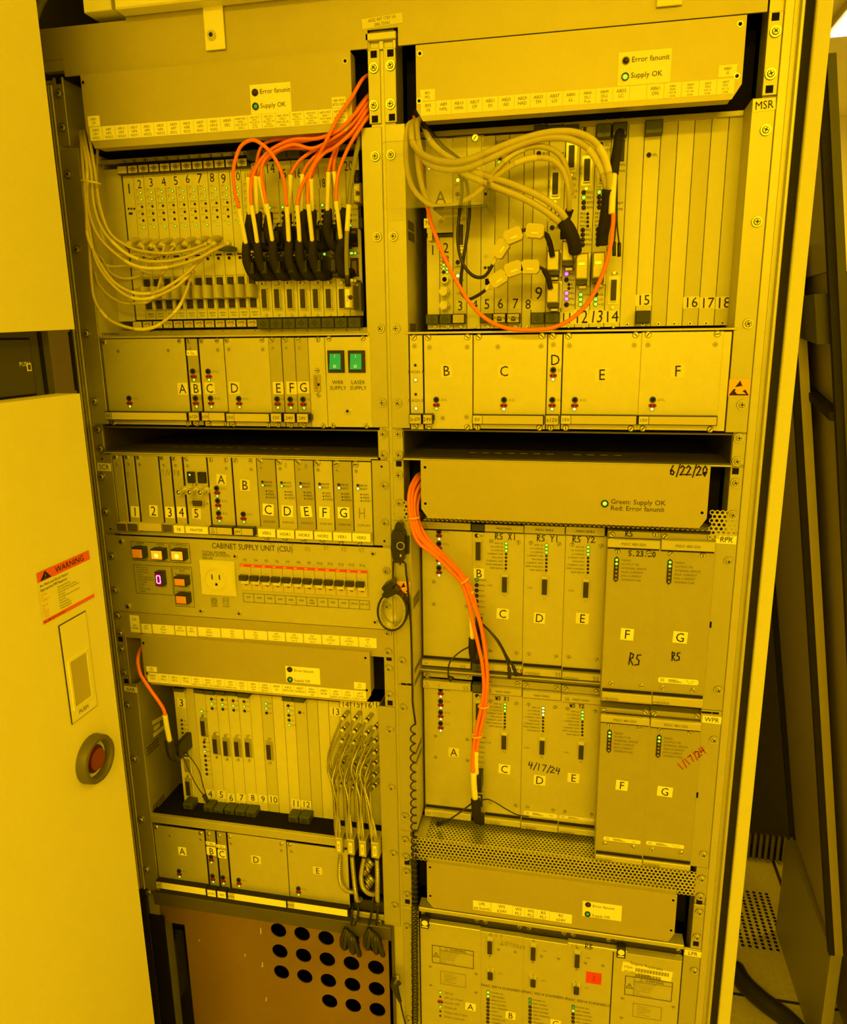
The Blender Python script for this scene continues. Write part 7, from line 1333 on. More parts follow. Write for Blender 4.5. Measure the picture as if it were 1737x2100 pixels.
cable('thinner tan cable behind the looping one, printed white sleeve high up', 'g', [(470, -160, .034), (370, -120, .014), (372, 100, .008), (390, 330, .006), (430, 520, .006), (480, 640, .006), (560, 715, .006), (760, 720, .006), (900, 640, .002), (1050, 500, -.004), (1200, 330, -.010), (1350, 190, -.012), (1530, 110, -.014), (1700, 110, -.014), (1850, 200, -.012), (1930, 400, -.006), (1955, 600, .0)], .0036, 'tan_cable', group=MG, sleeves=((.66, .74),))
def boot_plug(label, bp_pts, bc, br, hc, hq, ydep, mark=False, n='connector_plug', win=False):
    t = thing(n, label, 'connector', pt(hc, hq[0], hq[3], DM), 'metal plugs of MSR'); p = path(bc, bp_pts, 6)
    if br: obj('boot', MB('black_matt').tube(p, br, 12), t)
    o = hoodbox(t, hc, hq, ydep, DM-.004); x0, x1, z0, z1 = rect(hc, *hq, ydep)
    if win: obj('window_plate', MB('steel').box(x0+.003, x1-.004, ydep-.0006, ydep, z0+.022, z1-.016, .0004), o)
    obj('flange_plate', MB('zinc').box(x0+.001, x1+.003, DM-.005, DM-.0005, z0-.006, z1+.004, .0006), t); obj('base_gap', MB('black').box(x0+.001, x1-.0005, ydep+.004, DM-.004, z0-.005, z0), t)
    cx = (x0+x1)/2+.001; obj('thumb_screw', MB('steel').box(cx-.005, cx+.006, DM-.012, DM-.001, z0-.0105, z0-.0052, .001), t); return t
boot_plug('big metal plug of MSR card 12 with a thick black boot', [(1870, 870, -.016), (1935, 960, -.012), (1985, 1080, -.006), (1998, 1175, .004)], 'g', .0088, 'I', (392, 755, 625, 1265), .004, win=True)
boot_plug('big metal plug of MSR card 13 behind the orange cable', [(2338, 540, -.016), (2328, 700, -.010), (2300, 900, -.002), (2280, 1010, .006), (2272, 1110, .010)], 'g', .0078, 'I', (722, 735, 950, 1240), .008, win=True)
boot_plug('metal plug of MSR card 11 with a short black boot', [(1945, 740, .006), (1905, 860, .008), (1885, 985, .010), (1885, 1050, .010)], 'g', .0052, 'I', (120, 512, 345, 905), .012)
boot_plug('upper metal plug of MSR card 10, fed by the ferrite-beaded cable', [(1705, 1010, -.002), (1740, 1100, .004), (1765, 1230, .008)], 'g', .0036, 'h', (142, 985, 232, 1128), .010)
boot_plug('lower metal plug of MSR card 10, fed by the ferrite-beaded cable', [(1680, 1370, -.002), (1720, 1450, .004), (1745, 1560, .008)], 'g', .0036, 'h', (142, 1213, 230, 1360), .010)
# black cables with white ferrite beads
def bead(t, c, u, v, yy, ang):
    a = pt(c, u, v, yy); L, w = .0115, .0085; b = MB('ferrite'); ca, sa = math.cos(ang), math.sin(ang); o_ = []
    for X, Z in ((-L, -w*.6), (-L*.75, -w), (L*.75, -w), (L, -w*.6), (L, w*.6), (L*.75, w), (-L*.75, w), (-L, w*.6)): o_.append((a.x+X*ca-Z*sa, a.z+X*sa+Z*ca))
    b.poly(o_, yy-.009, yy+.009); o = obj('ferrite_bead', b, t); L2, w2 = .0045, .0011; s_ = [(a.x+X*ca-(Z-w*.35)*sa, a.z+X*sa+(Z-w*.35)*ca) for X, Z in ((-L2, -w2), (L2, -w2), (L2, w2), (-L2, w2))]; obj('clasp', MB('sticker').poly(s_, yy-.0096, yy-.009), o)
t, p = cable('black cable with three white ferrite beads on its upper sweep', 'g', [(760, 220, .02), (820, 400, .0), (838, 560, -.004), (812, 780, -.006), (795, 960, -.006), (800, 1140, -.006), (850, 1310, -.008), (940, 1420, -.010), (1030, 1445, -.012), (1100, 1400, -.014), (1190, 1240, -.016), (1270, 1090, -.018), (1370, 1010, -.018), (1470, 960, -.018), (1600, 965, -.016), (1700, 1000, -.006), (1735, 1090, .002)], .0023, 'black', name='beaded_cable', group='beaded black cables', sleeves=((.60, .66),), ms='sleeve')
bead(t, 'g', 1235, 1155, -.018, .95); bead(t, 'g', 1368, 1018, -.020, .35); bead(t, 'g', 1588, 972, -.020, -.12)
t, p = cable('black cable with three white ferrite beads on its lower sweep', 'g', [(820, 230, .024), (870, 400, .006), (905, 600, .0), (915, 780, -.002), (895, 980, -.002), (855, 1240, -.002), (828, 1450, .0), (835, 1600, .004), (900, 1665, -.002), (980, 1640, -.008), (1070, 1580, -.012), (1150, 1500, -.016), (1280, 1410, -.018), (1370, 1360, -.018), (1450, 1335, -.018), (1600, 1335, -.014), (1680, 1370, -.004), (1715, 1440, .002)], .0023, 'black', name='beaded_cable', group='beaded black cables', sleeves=((.60, .665),), ms='sleeve')
bead(t, 'g', 1215, 1460, -.020, .55); bead(t, 'g', 1370, 1358, -.020, .3); bead(t, 'g', 1540, 1338, -.020, -.02)
# orange loop of MSR
t, p = cable('long orange cable looping across the whole MSR cage bottom', 'g', [(455, 640, .02), (480, 720, .004), (520, 880, -.010), (590, 1080, -.018), (690, 1310, -.022), (800, 1520, -.024), (930, 1720, -.024), (1100, 1880, -.024), (1300, 1965, -.024), (1560, 1985, -.024), (1800, 1950, -.024), (2010, 1830, -.024), (2170, 1640, -.024), (2290, 1380, -.024), (2360, 1120, -.024), (2385, 900, -.022), (2390, 790, -.022)], .0028, 'orange_cable', name='fibre_cable')
obj('label_sleeve', MB('sleeve').tube(path('h', [(605, 725, -.022), (612, 600, -.020), (622, 440, -.014)], 5), .0041, 8), t); obj('plug_hood', MB('black_matt').tube(path('h', [(622, 440, -.014), (636, 320, -.006), (655, 190, .012), (665, 150, .04)], 5), .0060, 10), t)
t = thing('hanging_leads', 'two thin black leads with rubber tips hanging beside the orange cable on card 14', 'cable', pt('h', 640, 1020, 0), None)
for k, (pts) in enumerate(([(640, 420, .02), (640, 600, .01), (635, 800, .006), (624, 940, .006)], [(644, 420, .022), (644, 600, .012), (645, 800, .008), (660, 945, .008)])): obj('lead', MB('black').tube(path('h', pts, 6), .0011, 6), t); a = pts[-1]; obj('tip', MB('black').tube(path('h', [(a[0], a[1]-15, a[2]), (a[0]-1, a[1]+85, a[2])], 3), .0024, 8), t)
# black cables behind the right fan unit's lower left corner
tag(obj('cable_bundle_strand', MB('black').tube(path('c', [(120, 860, .03), (200, 980, .02), (330, 1140, .014), (470, 1260, .02), (500, 1400, .03)], 6), .0040, 8)), 'black cable slanting behind the clear bracket at the top left of MSR', 'cable')
tag(obj('cable_bundle_strand', MB('orange_cable').tube(path('c', [(112, 900, .036), (112, 1000, .03), (150, 1200, .03), (175, 1430, .03), (205, 1580, .02)], 6), .0028, 8)), 'short length of orange cable showing behind the tan cables left of the clear bracket', 'cable')
# --- clear acrylic bracket
t = thing('plastic_guard', 'clear plastic bracket over the top left corner of MSR', 'guard', pt('g', 1060, 700, -.03)); yq = -.030
P0, P1, P2 = pt('g', 45, 48, -.006), pt('g', 1060, -15, yq), pt('g', 1060, 700, yq); x0 = pt('g', 545, 760, yq).x
b = MB('acrylic').box(.006, P1.x, yq, yq+.003, P2.z, P1.z, .0008); obj('front_sheet', b, t)
b = MB('acrylic').box(x0, P2.x+.004, yq-.002, DM-.006, P2.z-.0035, P2.z, .0006); obj('bottom_shelf', b, t); b = MB('acrylic').box(P2.x+.004, P2.x+.007, yq, DM-.006, P2.z-.006, P2.z+.028); obj('end_tab', b, t)
a = pt('c', 583, 1070, yq); obj('screw', shared(('pn', .9, .005), lambda: m_pan(.9, .005)), t, (a.x, yq, a.z))
tg = thing('cable_marker', 'small square white marker tag at the left edge of MSR', 'tag', pt('g', 490, 935, 0)); x0, x1, z0, z1 = rect('g', 448, 842, 530, 938, -.004); obj('plate', MB('tape').box(x0, x1, -.006, -.004, z0, z1, .0005), tg); obj('lettering', MB('ink').text('7V', (x0+x1)/2, (z0+z1)/2, -.0063, .005), tg); obj('clip', MB('steel_dark').box(x1-.006, x1, -.004, .02, z0-.016, z0+.004), tg)

# --- orange bundle down the RPR and WPR cages
BG = 'orange cables of the RPR bundle'
def orng(label, pts, n_='fibre_cable'): return cable(label, 'v', pts, .0030, 'orange_cable', name=n_, group=BG)
yb = .012
orng('outermost left orange cable of the RPR bundle', [(190, 290, .05), (140, 320, .02), (90, 420, .004), (76, 540, -.004), (90, 660, -.008), (110, 780, -.008), (170, 890, -.006), (300, 990, 0), (420, 1110, .006), (520, 1220, yb), (575, 1370, yb), (620, 1560, yb), (665, 1750, yb), (700, 1920, yb), (712, 2120, yb), (690, 2280, yb), (655, 2440, yb), (628, 2600, yb), (618, 2760, yb), (625, 2860, yb)])
orng('second orange cable of the RPR bundle from the left', [(205, 310, .05), (165, 330, .022), (112, 430, .006), (100, 560, -.002), (112, 680, -.006), (150, 800, -.006), (230, 900, -.002), (360, 1000, .004), (480, 1120, yb), (560, 1230, yb), (620, 1390, yb+.002), (680, 1560, yb), (715, 1740, yb), (738, 1920, yb), (742, 2060, yb), (730, 2220, yb), (705, 2380, yb), (672, 2520, yb), (650, 2660, yb)])
t5, p5 = orng('third orange cable of the RPR bundle, ending at the upper black plug', [(215, 340, .05), (178, 380, .022), (135, 470, .006), (122, 580, .0), (140, 700, -.004), (190, 830, -.002), (290, 930, .002), (410, 1040, .008), (520, 1160, yb), (590, 1250, yb+.004), (606, 1300, yb+.006)])
obj('label_sleeve', MB('sleeve').tube(path('v', [(604, 1290, yb+.006), (606, 1480, yb+.010), (618, 1700, yb+.008)], 5), .0042, 8), t5); obj('plug_hood', MB('black_matt').tube(path('v', [(620, 1690, yb+.010), (618, 1790, yb+.010), (632, 1860, yb+.022), (670, 1880, DR)], 6), .0066, 10), t5); x0, x1, z0, z1 = rect('v', 632, 1700, 695, 1880, .02); obj('plug_block', MB('black').box(x0, x1, .02, DR, z0, z1, .002), t5)
orng('fourth orange cable of the RPR bundle, inner right strand', [(215, 380, .05), (190, 430, .026), (155, 520, .012), (148, 620, .006), (170, 730, .004), (240, 850, .004), (350, 960, .008), (460, 1070, yb), (560, 1190, yb+.004), (620, 1330, yb+.006), (660, 1480, yb+.006), (700, 1620, yb+.005), (728, 1780, yb+.005), (730, 1960, yb+.006), (725, 2120, yb+.006), (700, 2300, yb+.006), (668, 2460, yb+.006), (645, 2600, yb+.008)])
for c, u, v, al in (('v', 118, 668, 1.45), ('v', 548, 1205, .9), ('x', 712, 448, 1.5), ('x', 655, 698, 1.45)):
    a = pt(c, u, v, .006 if v != 668 else -.006); d = Vector((math.sin(al), 0, math.cos(al))); tag(obj('cable_tie', MB('tie').tube([a+d*(.0080*math.cos(q))+Vector((0, .007*math.sin(q), 0)) for q in [2*math.pi*k/20 for k in range(21)]], .0017, 6)), {668: 'orange cable tie highest on the RPR bundle', 1205: 'orange cable tie where the bundle crosses RPR card B', 448: 'orange cable tie on the bundle at the top of WPR', 698: 'lowest orange cable tie on the bundle in WPR'}[v], 'cable tie')
t = thing('fibre_plug', 'black plug with white sleeve at the foot of the orange bundle in WPR', 'connector', pt('x', 640, 1400, .02)); obj('label_sleeve', MB('sleeve').tube(path('x', [(625, 1010, yb), (628, 1120, yb+.002), (640, 1240, yb+.006)], 5), .0050, 8), t); obj('label_sleeve', MB('sleeve').tube(path('x', [(650, 830, yb), (648, 930, yb+.002), (652, 1020, yb+.006)], 5), .0036, 8), t)
obj('plug_hood', MB('black_matt').tube(path('x', [(642, 1235, yb+.006), (648, 1320, yb+.004), (660, 1400, yb+.014), (690, 1420, DR)], 6), .0078, 10), t); x0, x1, z0, z1 = rect('x', 655, 1050, 690, 1190, .03); obj('plug_block', MB('black').box(x0, x1, .03, DR, z0, z1, .002), t)
for lab, c, pts, r in (('thin black lead curving left off the orange bundle, RPR bottom', 'v', [(598, 1760, .02), (520, 1800, .01), (450, 1860, .004), (415, 1920, .0), (410, 2010, .004)], .0012), ('black lead slanting right from the bundle with a rubber tip, front one', 'v', [(690, 1560, .02), (760, 1630, .012), (830, 1720, .008), (890, 1830, .004), (925, 1940, .004), (930, 2030, .004)], .0017), ('black lead slanting right from the bundle with a rubber tip, rear one', 'v', [(695, 1565, .024), (770, 1640, .016), (840, 1720, .012), (905, 1840, .008), (960, 1930, .008), (990, 2010, .008)], .0017),
                       ('thin black lead running down left to the perforated panel', 'x', [(625, 1260, .03), (560, 1310, .012), (480, 1370, .006), (400, 1420, .008), (330, 1445, .03)], .0014), ('thin dark wire waving right across WPR module C', 'x', [(690, 1245, .03), (750, 1238, .02), (820, 1270, .02), (900, 1320, .03), (1000, 1370, .045), (1095, 1383, .05)], .0009)):
    p = path(c, pts, 6); t = thing('black_lead', lab, 'cable', p[0], 'black leads at the orange bundle'); obj('wire', MB('black').tube(p, r, 6), t)
    if 'tip' in lab: obj('tip', MB('black').tube(p[-7:], .0028, 8), t)
    if 'left' in lab and 'RPR' in lab: obj('tip', MB('black').tube([p[-1], p[-1]+Vector((.006, 0, -.006))], lambda q: .0016+.004*q, 8), t)
    if 'panel' in lab: obj('tip', MB('black').tube([p[-6], p[-1]], lambda q: .0016+.0035*q, 8), t)

# --- AAR orange cable with its plug and thin leads
t, p = cable('orange cable at the far left, dropping from behind the AAR fan cover', 'q', [(300, 440, .04), (268, 480, .01), (240, 560, -.006), (232, 640, -.012), (255, 760, -.014), (305, 850, -.016), (380, 960, -.018), (460, 1070, -.018), (515, 1160, -.016), (540, 1240, -.014)], .0031, 'orange_cable', name='fibre_cable')
obj('label_sleeve', MB('sleeve').tube(path('s', [(402, 300, -.014), (422, 420, -.010), (448, 550, -.004)], 5), .0044, 8), t); obj('plug_hood', MB('black').tube(path('s', [(440, 545, -.004), (450, 620, -.004), (475, 690, .0), (520, 700, .016), (560, 660, DA)], 6), lambda q: .0078-.001*q, 10), t)
x0, x1, z0, z1 = rect('s', 500, 570, 556, 710, .01); obj('plug_block', MB('black').box(x0, x1, .01, DA, z0, z1, .003), t); obj('latch', MB('black').tube(path('s', [(500, 580, .01), (550, 590, .03), (615, 600, DA)], 4), .002, 6), t)
t = thing('thin_leads', 'pair of thin dark leads hanging from the AAR orange plug to card 4', 'cable', pt('s', 800, 1110, .02), None)
for pts in ([(560, 620, .03), (640, 700, .02), (720, 820, .016), (760, 960, .016), (785, 1040, .018), (800, 1080, .02)], [(555, 660, .03), (600, 760, .024), (670, 910, .02), (730, 1010, .02), (775, 1060, .02)]): obj('lead', MB('black').tube(path('s', pts, 6), .0009, 6), t)
obj('tip', MB('black').tube(path('s', [(765, 1050, .02), (805, 1120, .02)], 3), .0034, 8), t)

# --- braided coax cables of the AAR cage
KX = ((420, 225), (610, 240), (800, 265), (935, 380)); dz = (0, 195, 380, 560, 750, 930, 1110); brk = ((335, 365), (555, 395), (785, 430), (1030, 455))
colr = ('first', 'second', 'third', 'fourth'); rowr = ('top', 'second', 'third', 'fourth', 'fifth', 'sixth', 'seventh')
for ci in range(4):
    for ri in range(7):
        u0, v0 = KX[ci][0]-4*ri, KX[ci][1]+dz[ri]*.97+10*ci*(ri > 0); yy = DA-.004
        if ci == 3 and ri > 5: continue
        yq = .018-.008*(ri % 2)+.004*(3-ci)-.002*ri
        bu = brk[ci][0]-45+(ri % 4)*27; bJ = (bu, brk[ci][1]-10)
        eJ = ('J', bJ[0], bJ[1]); gx = 1244/160.; # bracket points live in crop J, plugs in crop H
        bul = (-250-20*ri if ri < 2 else -165-10*ri)*(1-.07*ri); e_pt = pt('J', *bJ, -.012+.006*(ri % 2)); e_up = pt('J', bJ[0]-(30 if ri < 2 else 14), bJ[1]-190, -.006)
        vEnd = 1860; s0 = pt('H', u0-105, v0+130, DA-.022); span = vEnd-v0
        mids = [pt('H', u0-105+(bul*.55), v0+130+span*.20, yq), pt('H', u0-105+bul*.86, v0+130+span*.40, yq-.004), pt('H', u0-90+bul*.62, v0+130+span*.62, yq-.006)] if ri < 5 else [pt('H', u0-140, v0+260, yq)]
        path_ = spline([s0]+[m for m in mids if m.z > e_up.z+.02]+[e_up, e_pt], 16); path_ = resample(path_, .0011)
        t = thing('braided_cable', 'steel braided cable from the %s plug of the %s plug column, AAR right side' % (rowr[ri], colr[ci]), 'cable', e_pt, 'steel braided cables of the AAR cage')
        obj('conduit', MB('braid').tube(path_, .0023, 7, corr=.24), t)
        q0_, q1_, q2_ = pt('H', u0, v0, DA), pt('H', u0-70, v0+85, DA-.014), s0; obj('plug', MB('zinc').tube([q0_, q0_.lerp(q1_, .5), q1_], .0040, 8), t); obj('grip', MB('black').tube([q1_, q1_.lerp(q2_, .45)], .0036, 8), t); obj('marker_ring', MB('sleeve').tube([q1_.lerp(q2_, .42), q2_], .0034, 8), t)
lets = 'ABCD'
for k in range(4):
    u, v = brk[k]; q = ((250, 362, 408, 685), (480, 395, 640, 715), (715, 430, 868, 750), (955, 458, 1118, 782))[k]; x0, x1, z0, z1 = rect('J', *q, -.016)
    t = thing('cable_clamp', ('first', 'second', 'third', 'fourth')[k]+' square metal clamp from the left, joining braided cables', 'clamp', ((x0+x1)/2, -.01, z0), 'cable clamps'); obj('body', MB('zinc').box(x0, x1, -.016, .016, z0, z1, .0012), t)
    a0_, a1_, b0, b1 = x0+(x1-x0)*.30, x0+(x1-x0)*.72, z0+(z1-z0)*.16, z0+(z1-z0)*.80; o = obj('label', MB('sticker').box(a0_, a1_, -.0164, -.016, b0, b1), t); obj('lettering', MB('ink').text('X0'+str(k+1)+' '+lets[k], (a0_+a1_)/2, (b0+b1)/2, -.0167, (a1_-a0_)*.5, 'c', -math.pi/2), o)
    pts = ([(370, 690, 0), (345, 900, -.006), (345, 1120, -.008), (390, 1300, -.008), (490, 1400, -.004), (620, 1420, .004)], [(590, 720, 0), (610, 950, 0), (635, 1200, 0), (665, 1450, -.002), (700, 1590, .002), (760, 1560, .016)], [(830, 755, 0), (790, 950, -.004), (772, 1150, -.006), (810, 1340, -.006), (920, 1450, -.004), (1040, 1470, .004)], [(1075, 790, 0), (1085, 1000, -.004), (1088, 1200, -.006), (1085, 1420, -.006), (1090, 1640, -.004)])[k]
    p = resample(path('J', pts, 20), .0017); t2 = thing('conduit', ('first', 'second', 'third', 'fourth')[k]+' ribbed metal conduit from the left, leaving its clamp downwards', 'conduit', p[-1], 'ribbed conduits'); obj('ribbed_tube', MB('braid').tube(p, .0043, 9, corr=.22), t2)
for u, v, s in ((900, 870, 1), (920, 1190, 1), (850, 1010, .8), (880, 1300, .8)):
    p0, p1 = pt('J', u+70, v-60, .02), pt('J', u-40, v+60, .012); t = thing('coax_coupling', {870: 'upper big dark coax coupling behind the conduits', 1190: 'lower big dark coax coupling behind the conduits', 1010: 'brass nut under the upper coax coupling', 1300: 'brass nut under the lower coax coupling'}[v], 'connector', p1); b = MB('zinc' if s == 1 else 'brass'); b.tube([p0, p0.lerp(p1, .45)], .0085*s, 12); b.tube([p0.lerp(p1, .5), p0.lerp(p1, .7)], .0098*s, 6); b.tube([p0.lerp(p1, .75), p1], .0075*s, 12); obj('body', b, t)
# hanging hook-and-wire cables at the bottom of the conduits and their bundles in the holes
for lab, pts in (('black wire loop hanging left, from the second conduit to the round holes', [(700, 1600, .0), (710, 1800, -.004), (690, 1960, -.006), (640, 2080, -.006)]), ('black wire hanging left of the hook at the fourth conduit', [(1010, 1500, .004), (985, 1700, -.004), (960, 1900, -.006), (920, 2070, -.004)]), ('black hook wire around the foot of the fourth conduit', [(1060, 1560, .004), (1050, 1640, -.010), (1100, 1680, -.012), (1160, 1640, -.006), (1170, 1570, .004)]), ('black wire straight below the hook to the round holes', [(1098, 1680, -.010), (1085, 1850, -.008), (1070, 2060, -.006)]), ('black wire left edge below the braided conduits', [(600, 1640, .01), (590, 1800, -.002), (580, 2000, -.006), (600, 2090, -.004)])):
    tag(obj('black_wire', MB('black').tube(path('J', pts, 7), .0021, 7)), lab, 'cable', 'black wires below the conduits')
for k, (u, v) in enumerate(((1368, 440), (1515, 440))):
    a = pt('u', u, v, .0); t = thing('knotted_cable_end', ('left', 'right')[k]+' knotted black cable end hanging into the top row of round holes', 'cable', a, 'knotted cable ends')
    for q in range(5):
        dx = (-.010, -.004, .002, .008, .012)[q]; obj('loop', MB('black').tube(spline([a+Vector((dx*.4, -.014, .030-.003*q)), a+Vector((dx, -.020-.002*(q % 2), .012)), a+Vector((dx*1.3+.003*(-1)**q, -.016, -.006-.003*q)), a+Vector((dx*.6, .002, -.016+.004*(q % 3))), a+Vector((dx*.3, .03, -.012))], 5), .0048, 8), t)

# --- wrist strap with coil cord
yk = -.012
t = thing('wrist_strap', 'expanding metal wrist strap with black buckle hanging from a black clip', 'wrist strap', pt('K', 320, 1980, yk)); b = MB('black'); N_ = 44; cc = [pt('K', 322+275*math.cos(a)*(1 if math.cos(a) > 0 else 1), 1665+355*math.sin(a), yk) for a in [2*math.pi*k/N_ for k in range(N_)]]
ctr = pt('K', 322, 1665, yk)
for k in range(N_):
    a, b2 = cc[k], cc[(k+1) % N_]; m_ = 'brass' if k % 2 else 'black'
    d1, d2 = (ctr-a).normalized()*.0058, (ctr-b2).normalized()*.0058; e = .06; a_, b_ = a.lerp(b2, e), b2.lerp(a, e)
    for mm_, y0_, y1_, s_ in (('black', yk-.008, yk+.008, 1.), (('steel' if 1 else 'black'), yk-.0075, yk+.0075, .0)):
        b.use(mm_); A_, B_ = (a_, b_) if mm_ == 'black' else (a_+d1*.55, b_+d2*.55); i1, i2 = (A_+d1*.5, B_+d2*.5)
        q = lambda p_, yy: (p_.x, yy, p_.z); b.add([q(A_, y0_), q(B_, y0_), q(i2, y0_), q(i1, y0_), q(A_, y1_), q(B_, y1_), q(i2, y1_), q(i1, y1_)], [(3, 2, 1, 0), (4, 5, 6, 7), (0, 1, 5, 4), (2, 3, 7, 6)])
obj('expansion_band', b, t)
def prism(c, P_, y0, y1): L = [pt(c, u, v, y0) for u, v in P_]; L = [(q.x, q.z) for q in L]; ar = sum(L[i][0]*L[(i+1) % len(L)][1]-L[(i+1) % len(L)][0]*L[i][1] for i in range(len(L))); return (L if ar > 0 else L[::-1]), y0, y1
obj('buckle', MB('black').poly(*prism('K', [(110, 1400), (140, 1450), (215, 1465), (400, 1375), (390, 1330), (330, 1280), (140, 1360)], yk-.012, yk+.008)), t); obj('buckle_plug', MB('black').poly(*prism('K', [(108, 1290), (150, 1345), (250, 1330), (320, 1260), (322, 1180), (280, 1155), (230, 1190), (130, 1245)], yk-.014, yk+.006)), t)
obj('cord', MB('black').tube(path('K', [(318, 1170, yk), (316, 1060, yk+.002), (320, 930, yk+.004), (322, 800, yk+.004)], 5), .0014, 6), t)
t = thing('strap_clip', 'black plastic clip holding the wrist strap on the centre post', 'clip', pt('K', 400, 830, 0)); obj('body', MB('black').poly(*prism('K', [(285, 330), (300, 250), (335, 245), (480, 270), (510, 330), (515, 660), (475, 830), (330, 830), (300, 720), (272, 580)], -.020, -.001)), t)
obj('lever', MB('black').poly(*prism('K', [(338, 330), (342, 190), (365, 115), (420, 95), (470, 115), (490, 180), (480, 330)], -.016, -.006)), t); obj('side_plate', MB('black').poly(*prism('K', [(500, 350), (603, 352), (598, 668), (505, 670)], -.006, -.001)), t)
a = pt('K', 450, 520, -.021); obj('eyelet', MB('steel').ringdisc(a.x, a.z, -.0215, -.020, .005, .0062, 18), t); a = pt('K', 450, 697, -.021); obj('tab', MB('tan_cable').box(a.x-.0012, a.x+.0012, -.0208, -.020, a.z-.0018, a.z+.0018), t)
b = MB('black')
for k in range(9): zz = pt('K', 380, 430+42*k, -.02).z; b.box(pt('K', 322, 500, -.02).x, pt('K', 425, 500, -.02).x, -.0212, -.020, zz-.0008, zz+.0008)
obj('grip_ribs', b, t)
# straight part then coil
yc_ = -.010; st = path('v', [(-90, 640, yc_), (20, 1035, yc_), (55, 1150, yc_), (75, 1330, yc_), (92, 1550, yc_), (100, 1800, yc_), (105, 2060, yc_)], 6); st = [pt('K', 470, 790, -.010), pt('K', 540, 840, yc_)]+st[12:]
ax = [pt('x', 107, 250, yc_), pt('x', 108, 420, yc_)]; cpts = [('x', 112, 600), ('x', 112, 700), ('x', 112, 900), ('x', 114, 1100), ('x', 116, 1300), ('x', 118, 1500), ('x', 122, 1680), ('z', 140, 400), ('z', 142, 600), ('z', 140, 780), ('z', 140, 940), ('z', 138, 1100), ('z', 140, 1300), ('z', 142, 1500), ('z', 142, 1700), ('z', 142, 1860)]
axis = spline([pt(c, u, v, yc_) for c, u, v in cpts], 10); axis = resample(axis, .0006); hel = []; ph_ = 0
for k, q in enumerate(axis):
    f_ = k/len(axis); pitch = .017-.0105*min(1, max(0, (f_-.15)/.55)); ph_ += 2*math.pi*.0006/pitch; rr = .0040+.0013*min(1, f_*1.5); hel.append(q+Vector((rr*math.cos(ph_), rr*math.sin(ph_), 0)))
t = thing('coil_cord', 'black cord running down the centre post and coiling along its lower half', 'cord', hel[-1]); obj('straight_lead', MB('black').tube(st+ax+[hel[0]], .0016, 6), t); obj('coil', MB('black').tube(hel[::2], .0013, 5), t)
# earth plug at the bottom of the centre post
t = thing('earth_plug', 'black earthing plug with cord at the foot of the centre post', 'connector', pt('u', 1650, 760, -.01)); obj('stud', MB('steel').tube(path('u', [(1658, 690, .0), (1655, 725, -.008)], 3), .0052, 10), t); obj('body', MB('black').tube(path('u', [(1655, 715, -.010), (1642, 745, -.016), (1655, 790, -.016), (1678, 850, -.012)], 6), lambda q: .0098-.007*q, 12), t); obj('cord', MB('black').tube(path('u', [(1676, 845, -.012), (1690, 910, -.010), (1705, 970, -.008), (1725, 1040, -.006)], 6), .0014, 6), t)

# ================================================================== machine doors at the left (standing square to the rack)
def door_plane(c, pts, x): return [ptx(c, u, v, x) for u, v in pts]
XD = -.410
t = thing('machine_door', 'upper pale machine door at the top left edge of the view', 'door', (XD, -.3, 1.6)); za_ = ptx('E', 408, 97, XD).z; zb_ = ptx('E', 100, 118, XD).z
ye_ = ptx('P', 115, 350, XD).y
obj('door_leaf', MB('door').add([(XD, ye_, za_), (XD, ye_-.42, za_+(zb_-za_)*2.8), (XD, ye_-.42, 2.5), (XD, ye_, 2.5), (XD-.05, ye_, za_), (XD-.05, ye_-.42, za_+(zb_-za_)*2.8), (XD-.05, ye_-.42, 2.5), (XD-.05, ye_, 2.5)], [(1, 0, 3, 2), (4, 5, 6, 7), (0, 1, 5, 4), (1, 2, 6, 5), (2, 3, 7, 6), (3, 0, 4, 7)]), t)
obj('unseen_dark_box', MB('dark_frame').box(XD-.40, XD-.052, ye_-.42, ye_-.003, za_+.01, 2.5), t)  # unseen dark box added so the left rack flange reflects black
XH = -.445; ztd_ = ptx('E', 300, 480, -.41).z-.02; t = thing('recessed_panel', 'dark recessed machine panel with a PUSH hatch between the two pale doors', 'panel', (XH, -.2, 1.4))
obj('panel_body', MB('dark_frame').box(XH-.36, XH, ye_-.42, ye_-.01, ztd_+.02, za_-.002), t)
h = [ptx('E', u, v, XH) for u, v in ((0, 163), (150, 157), (198, 460), (0, 488))]; y_r = (h[1].y+h[2].y)/2; zt_h, zb_h = h[1].z, h[2].z
obj('hatch', MB('dark_frame').box(XH, XH+.003, y_r-.25, y_r, zb_h, zt_h, .0), t, label='hatch lettered PUSH'); b = MB('void'); b.box(XH, XH+.0015, y_r-.252, y_r+.0025, zb_h-.0025, zt_h+.0025); obj('hatch_gap', b, t)
a = ptx('E', 138, 294, XH+.003); b = MB('sticker').text('PUSH', 0, 0, 0, .0055, 'c', 0, 1, 0, (a+Vector((.0004, 0, 0)), Vector((0, 1, 0)), Vector((0, 0, 1)))); a2_ = ptx('E', 166, 312, XH+.0035); b.box(XH+.003, XH+.0035, a2_.y-.004, a2_.y+.004, a2_.z-.005, a2_.z+.005); b.use('dark_frame').box(XH+.0032, XH+.0038, a2_.y-.0025, a2_.y+.0025, a2_.z-.0035, a2_.z+.0035); obj('lettering', b, t)
for u0 in (240, 412):
    a = ptx('E', u0+5, 300, XH); obj('joint', MB('void').box(XH, XH+.001, a.y-.004, a.y+.003, ztd_+.021, za_-.003), t)
XL = -.410; t = thing('machine_door', 'lower pale machine door with WARNING sticker, recessed handle and red stop button', 'door', (XL, -.3, .3))
yr_ = ptx('P', 240, 1450, XL).y; ztd = ptx('E', 300, 480, XL).z; cr = [ptx('F', u, v, XL) for u, v in ((57*2.624, 0), (260, 730), (370, 1450))]; yc1 = cr[0].y; 
